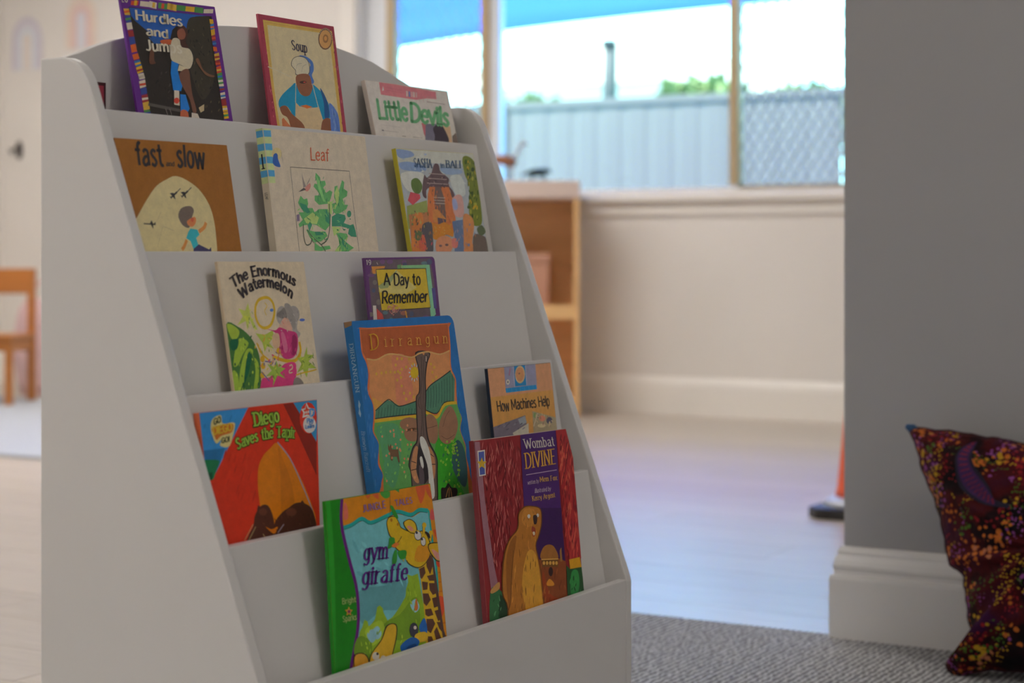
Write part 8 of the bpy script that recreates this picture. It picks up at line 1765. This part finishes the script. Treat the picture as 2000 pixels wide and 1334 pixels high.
CU_L = [(0.4188, 0.391), (0.4288, 0.3608), (0.4438, 0.3223), (0.4643, 0.2804), (0.4816, 0.2431), (0.4922, 0.2014), (0.5054, 0.1688), (0.5253, 0.1555), (0.5326, 0.1295), (0.5387, 0.097), (0.5502, 0.0612), (0.5616, 0.0436), (0.5446, 0.0279), (0.5174, 0.0127), (0.5133, 0.0025), (0.5294, -0.0087)]
CU_T = [(0.6085, 0.3757), (0.5658, 0.382), (0.5227, 0.3858), (0.4701, 0.391)]
AP_L = [(0.529, 0.3677), (0.5193, 0.3551), (0.5147, 0.3369), (0.5163, 0.3142), (0.5212, 0.2951), (0.533, 0.2814), (0.5484, 0.2706), (0.5683, 0.2615), (0.5892, 0.2582), (0.6129, 0.2562)]
AP_R = [(0.5401, 0.3702), (0.5386, 0.3578), (0.5398, 0.3432), (0.5451, 0.329), (0.5542, 0.3166), (0.564, 0.306), (0.5736, 0.2938), (0.581, 0.2815), (0.5883, 0.2693), (0.6139, 0.2632)]
def make_cushion():
    c = thing('cushion', (0, 0, 0), 'dark red and black cushion covered in orange, purple and green dots', 'cushion')
    n_ = math.hypot(1, .3); X = Vector((1, 0, 0)); Yv = Vector((0, .3, 1)) / n_; Z = X.cross(Yv)
    ctr = Vector((.68, .20)); O = Vector((0, 1.50, .006)) + X * ctr.x + Yv * ctr.y
    c.matrix_world = Matrix(((X.x, Yv.x, Z.x, O.x), (X.y, Yv.y, Z.y, O.y), (X.z, Yv.z, Z.z, O.z), (0, 0, 0, 1)))
    right = [(.92, .352), (.885, .30), (.865, .22), (.868, .14), (.885, .06), (.905, .002), (.86, .010), (.78, .014), (.70, .012), (.62, .010), (.57, .004)]
    outl = CU_L[:-1] + [CU_L[-1]] + right[::-1] + [(.80, .362)] + CU_T
    outl = [Vector((p[0] - ctr.x, p[1] - ctr.y)) for p in outl]
    outl = [Vector(p) for p in catmull([tuple(p) for p in outl], True, 4)]
    N = len(outl); TH = .075; q = random.Random(4)
    outl = [p * (1 + .006 * math.sin(i * 1.9) + .005 * math.sin(i * .83 + 1)) for i, p in enumerate(outl)]
    ang = [math.atan2(p.y, p.x) for p in outl]
    def height(r, a):
        puff = (1 - r ** 2.4) ** .62 if r < 1 else 0
        return TH * puff * (1 + .06 * math.sin(7 * a + 3 * r) * r) + .004 * math.sin(19 * a) * r * (1 - r) * 4 + .007 * math.sin(9 * r * math.sin(a) * 2.2 + 3 * r * math.cos(a)) * puff * r
    rings = [0, .15, .3, .45, .58, .7, .8, .88, .94, .975, 1]
    v = []; f = []
    for side in (1, -1):
        b0 = len(v)
        for r in rings:
            for p, a in zip(outl, ang): v.append((p.x * r, p.y * r, side * height(r, a) if r < 1 else 0))
        for j in range(len(rings) - 1):
            for i in range(N):
                k = (i + 1) % N; quad = (b0 + j * N + i, b0 + (j + 1) * N + i, b0 + (j + 1) * N + k, b0 + j * N + k)
                f.append(quad if side > 0 else quad[::-1])
    mesh('cover', v, f, cushion_mat(), c, True)
    # piping along the seam
    pts = [(p.x, p.y, 0) for p in outl]; pv = []; pf = []
    for i, p in enumerate(pts):
        d = (Vector(pts[(i + 1) % N]) - Vector(pts[i - 1])).normalized(); s = d.cross(Vector((0, 0, 1)))
        for k in range(5): t = 2 * math.pi * k / 5; pv.append(Vector(p) + s * .0022 * math.cos(t) + Vector((0, 0, .0022 * math.sin(t))))
    for i in range(N):
        for k in range(5): pf.append((i * 5 + k, i * 5 + (k + 1) % 5, ((i + 1) % N) * 5 + (k + 1) % 5, ((i + 1) % N) * 5 + k))
    mesh('piping', pv, pf, material('seam_thread', (.03, .004, .01), .8, .2, 60), c, True)
    tip = outl[0]
    tube('corner_tip', [(tip.x - .010, tip.y + .004, 0), (tip.x, tip.y, 0), (tip.x + .012, tip.y - .006, 0)], [.004, .0085, .006], material('blue_thread', (.02, .07, .16), .9, .3, 60), c, 8)
    def surf(s, t):
        p = Vector((s - ctr.x, t - ctr.y)); a = math.atan2(p.y, p.x); best = None
        for i in range(N):
            u, w = outl[i], outl[(i + 1) % N]; e = w - u; den = p.x * e.y - p.y * e.x
            if abs(den) < 1e-12: continue
            k = (u.x * e.y - u.y * e.x) / den; m_ = (u.x * p.y - u.y * p.x) / den
            if k > 0 and -1e-6 <= m_ <= 1 + 1e-6: best = k if best is None else min(best, k)
        r = min(1, 1 / best) if best else 1
        return Vector((p.x, p.y, height(r, a)))
    def patch(name, A, B, lift, mat, na=5):
        A = catmull(A, False, 4); B = catmull(B, False, 4); v = []; f = []
        for a, b in zip(A, B):
            for k in range(na + 1):
                t = k / na; q_ = surf(a[0] + (b[0] - a[0]) * t, a[1] + (b[1] - a[1]) * t); v.append((q_.x, q_.y, q_.z + lift))
        for i in range(len(A) - 1):
            for k in range(na): f.append((i * (na + 1) + k, i * (na + 1) + k + 1, (i + 1) * (na + 1) + k + 1, (i + 1) * (na + 1) + k))
        return mesh(name, v, f, mat, c, True)
    lerp = lambda A, B, t: [(a[0] + (b[0] - a[0]) * t, a[1] + (b[1] - a[1]) * t) for a, b in zip(A, B)]
    patch('printed_leaf_outline', AP_L, AP_R, .0014, material('ink_navy', (.006, .003, .022), .8, .2, 50))
    patch('printed_leaf', lerp(AP_L, AP_R, .16)[:-1], lerp(AP_L, AP_R, .86)[:-1], .0020, material('ink_purple', (.040, .006, .075), .8, .3, 50))
    A = catmull(lerp(AP_L, AP_R, .28)[:-1], False, 4); B_ = catmull(lerp(AP_L, AP_R, .74)[:-1], False, 4)
    zz = [(A[i] if i % 2 else B_[i]) for i in range(len(A))]
    P0 = [(p[0] - .0012, p[1] - .0012) for p in zz]; P1 = [(p[0] + .0012, p[1] + .0012) for p in zz]
    v = []; f = []
    for a, b in zip(P0, P1):
        for p in (a, b): q_ = surf(*p); v.append((q_.x, q_.y, q_.z + .0028))
    for i in range(len(zz) - 1): f.append((2 * i, 2 * i + 1, 2 * i + 3, 2 * i + 2))
    mesh('printed_zigzag', v, f, material('ink_crimson', (.20, .008, .035), .8, .2, 50), c)
make_cushion()
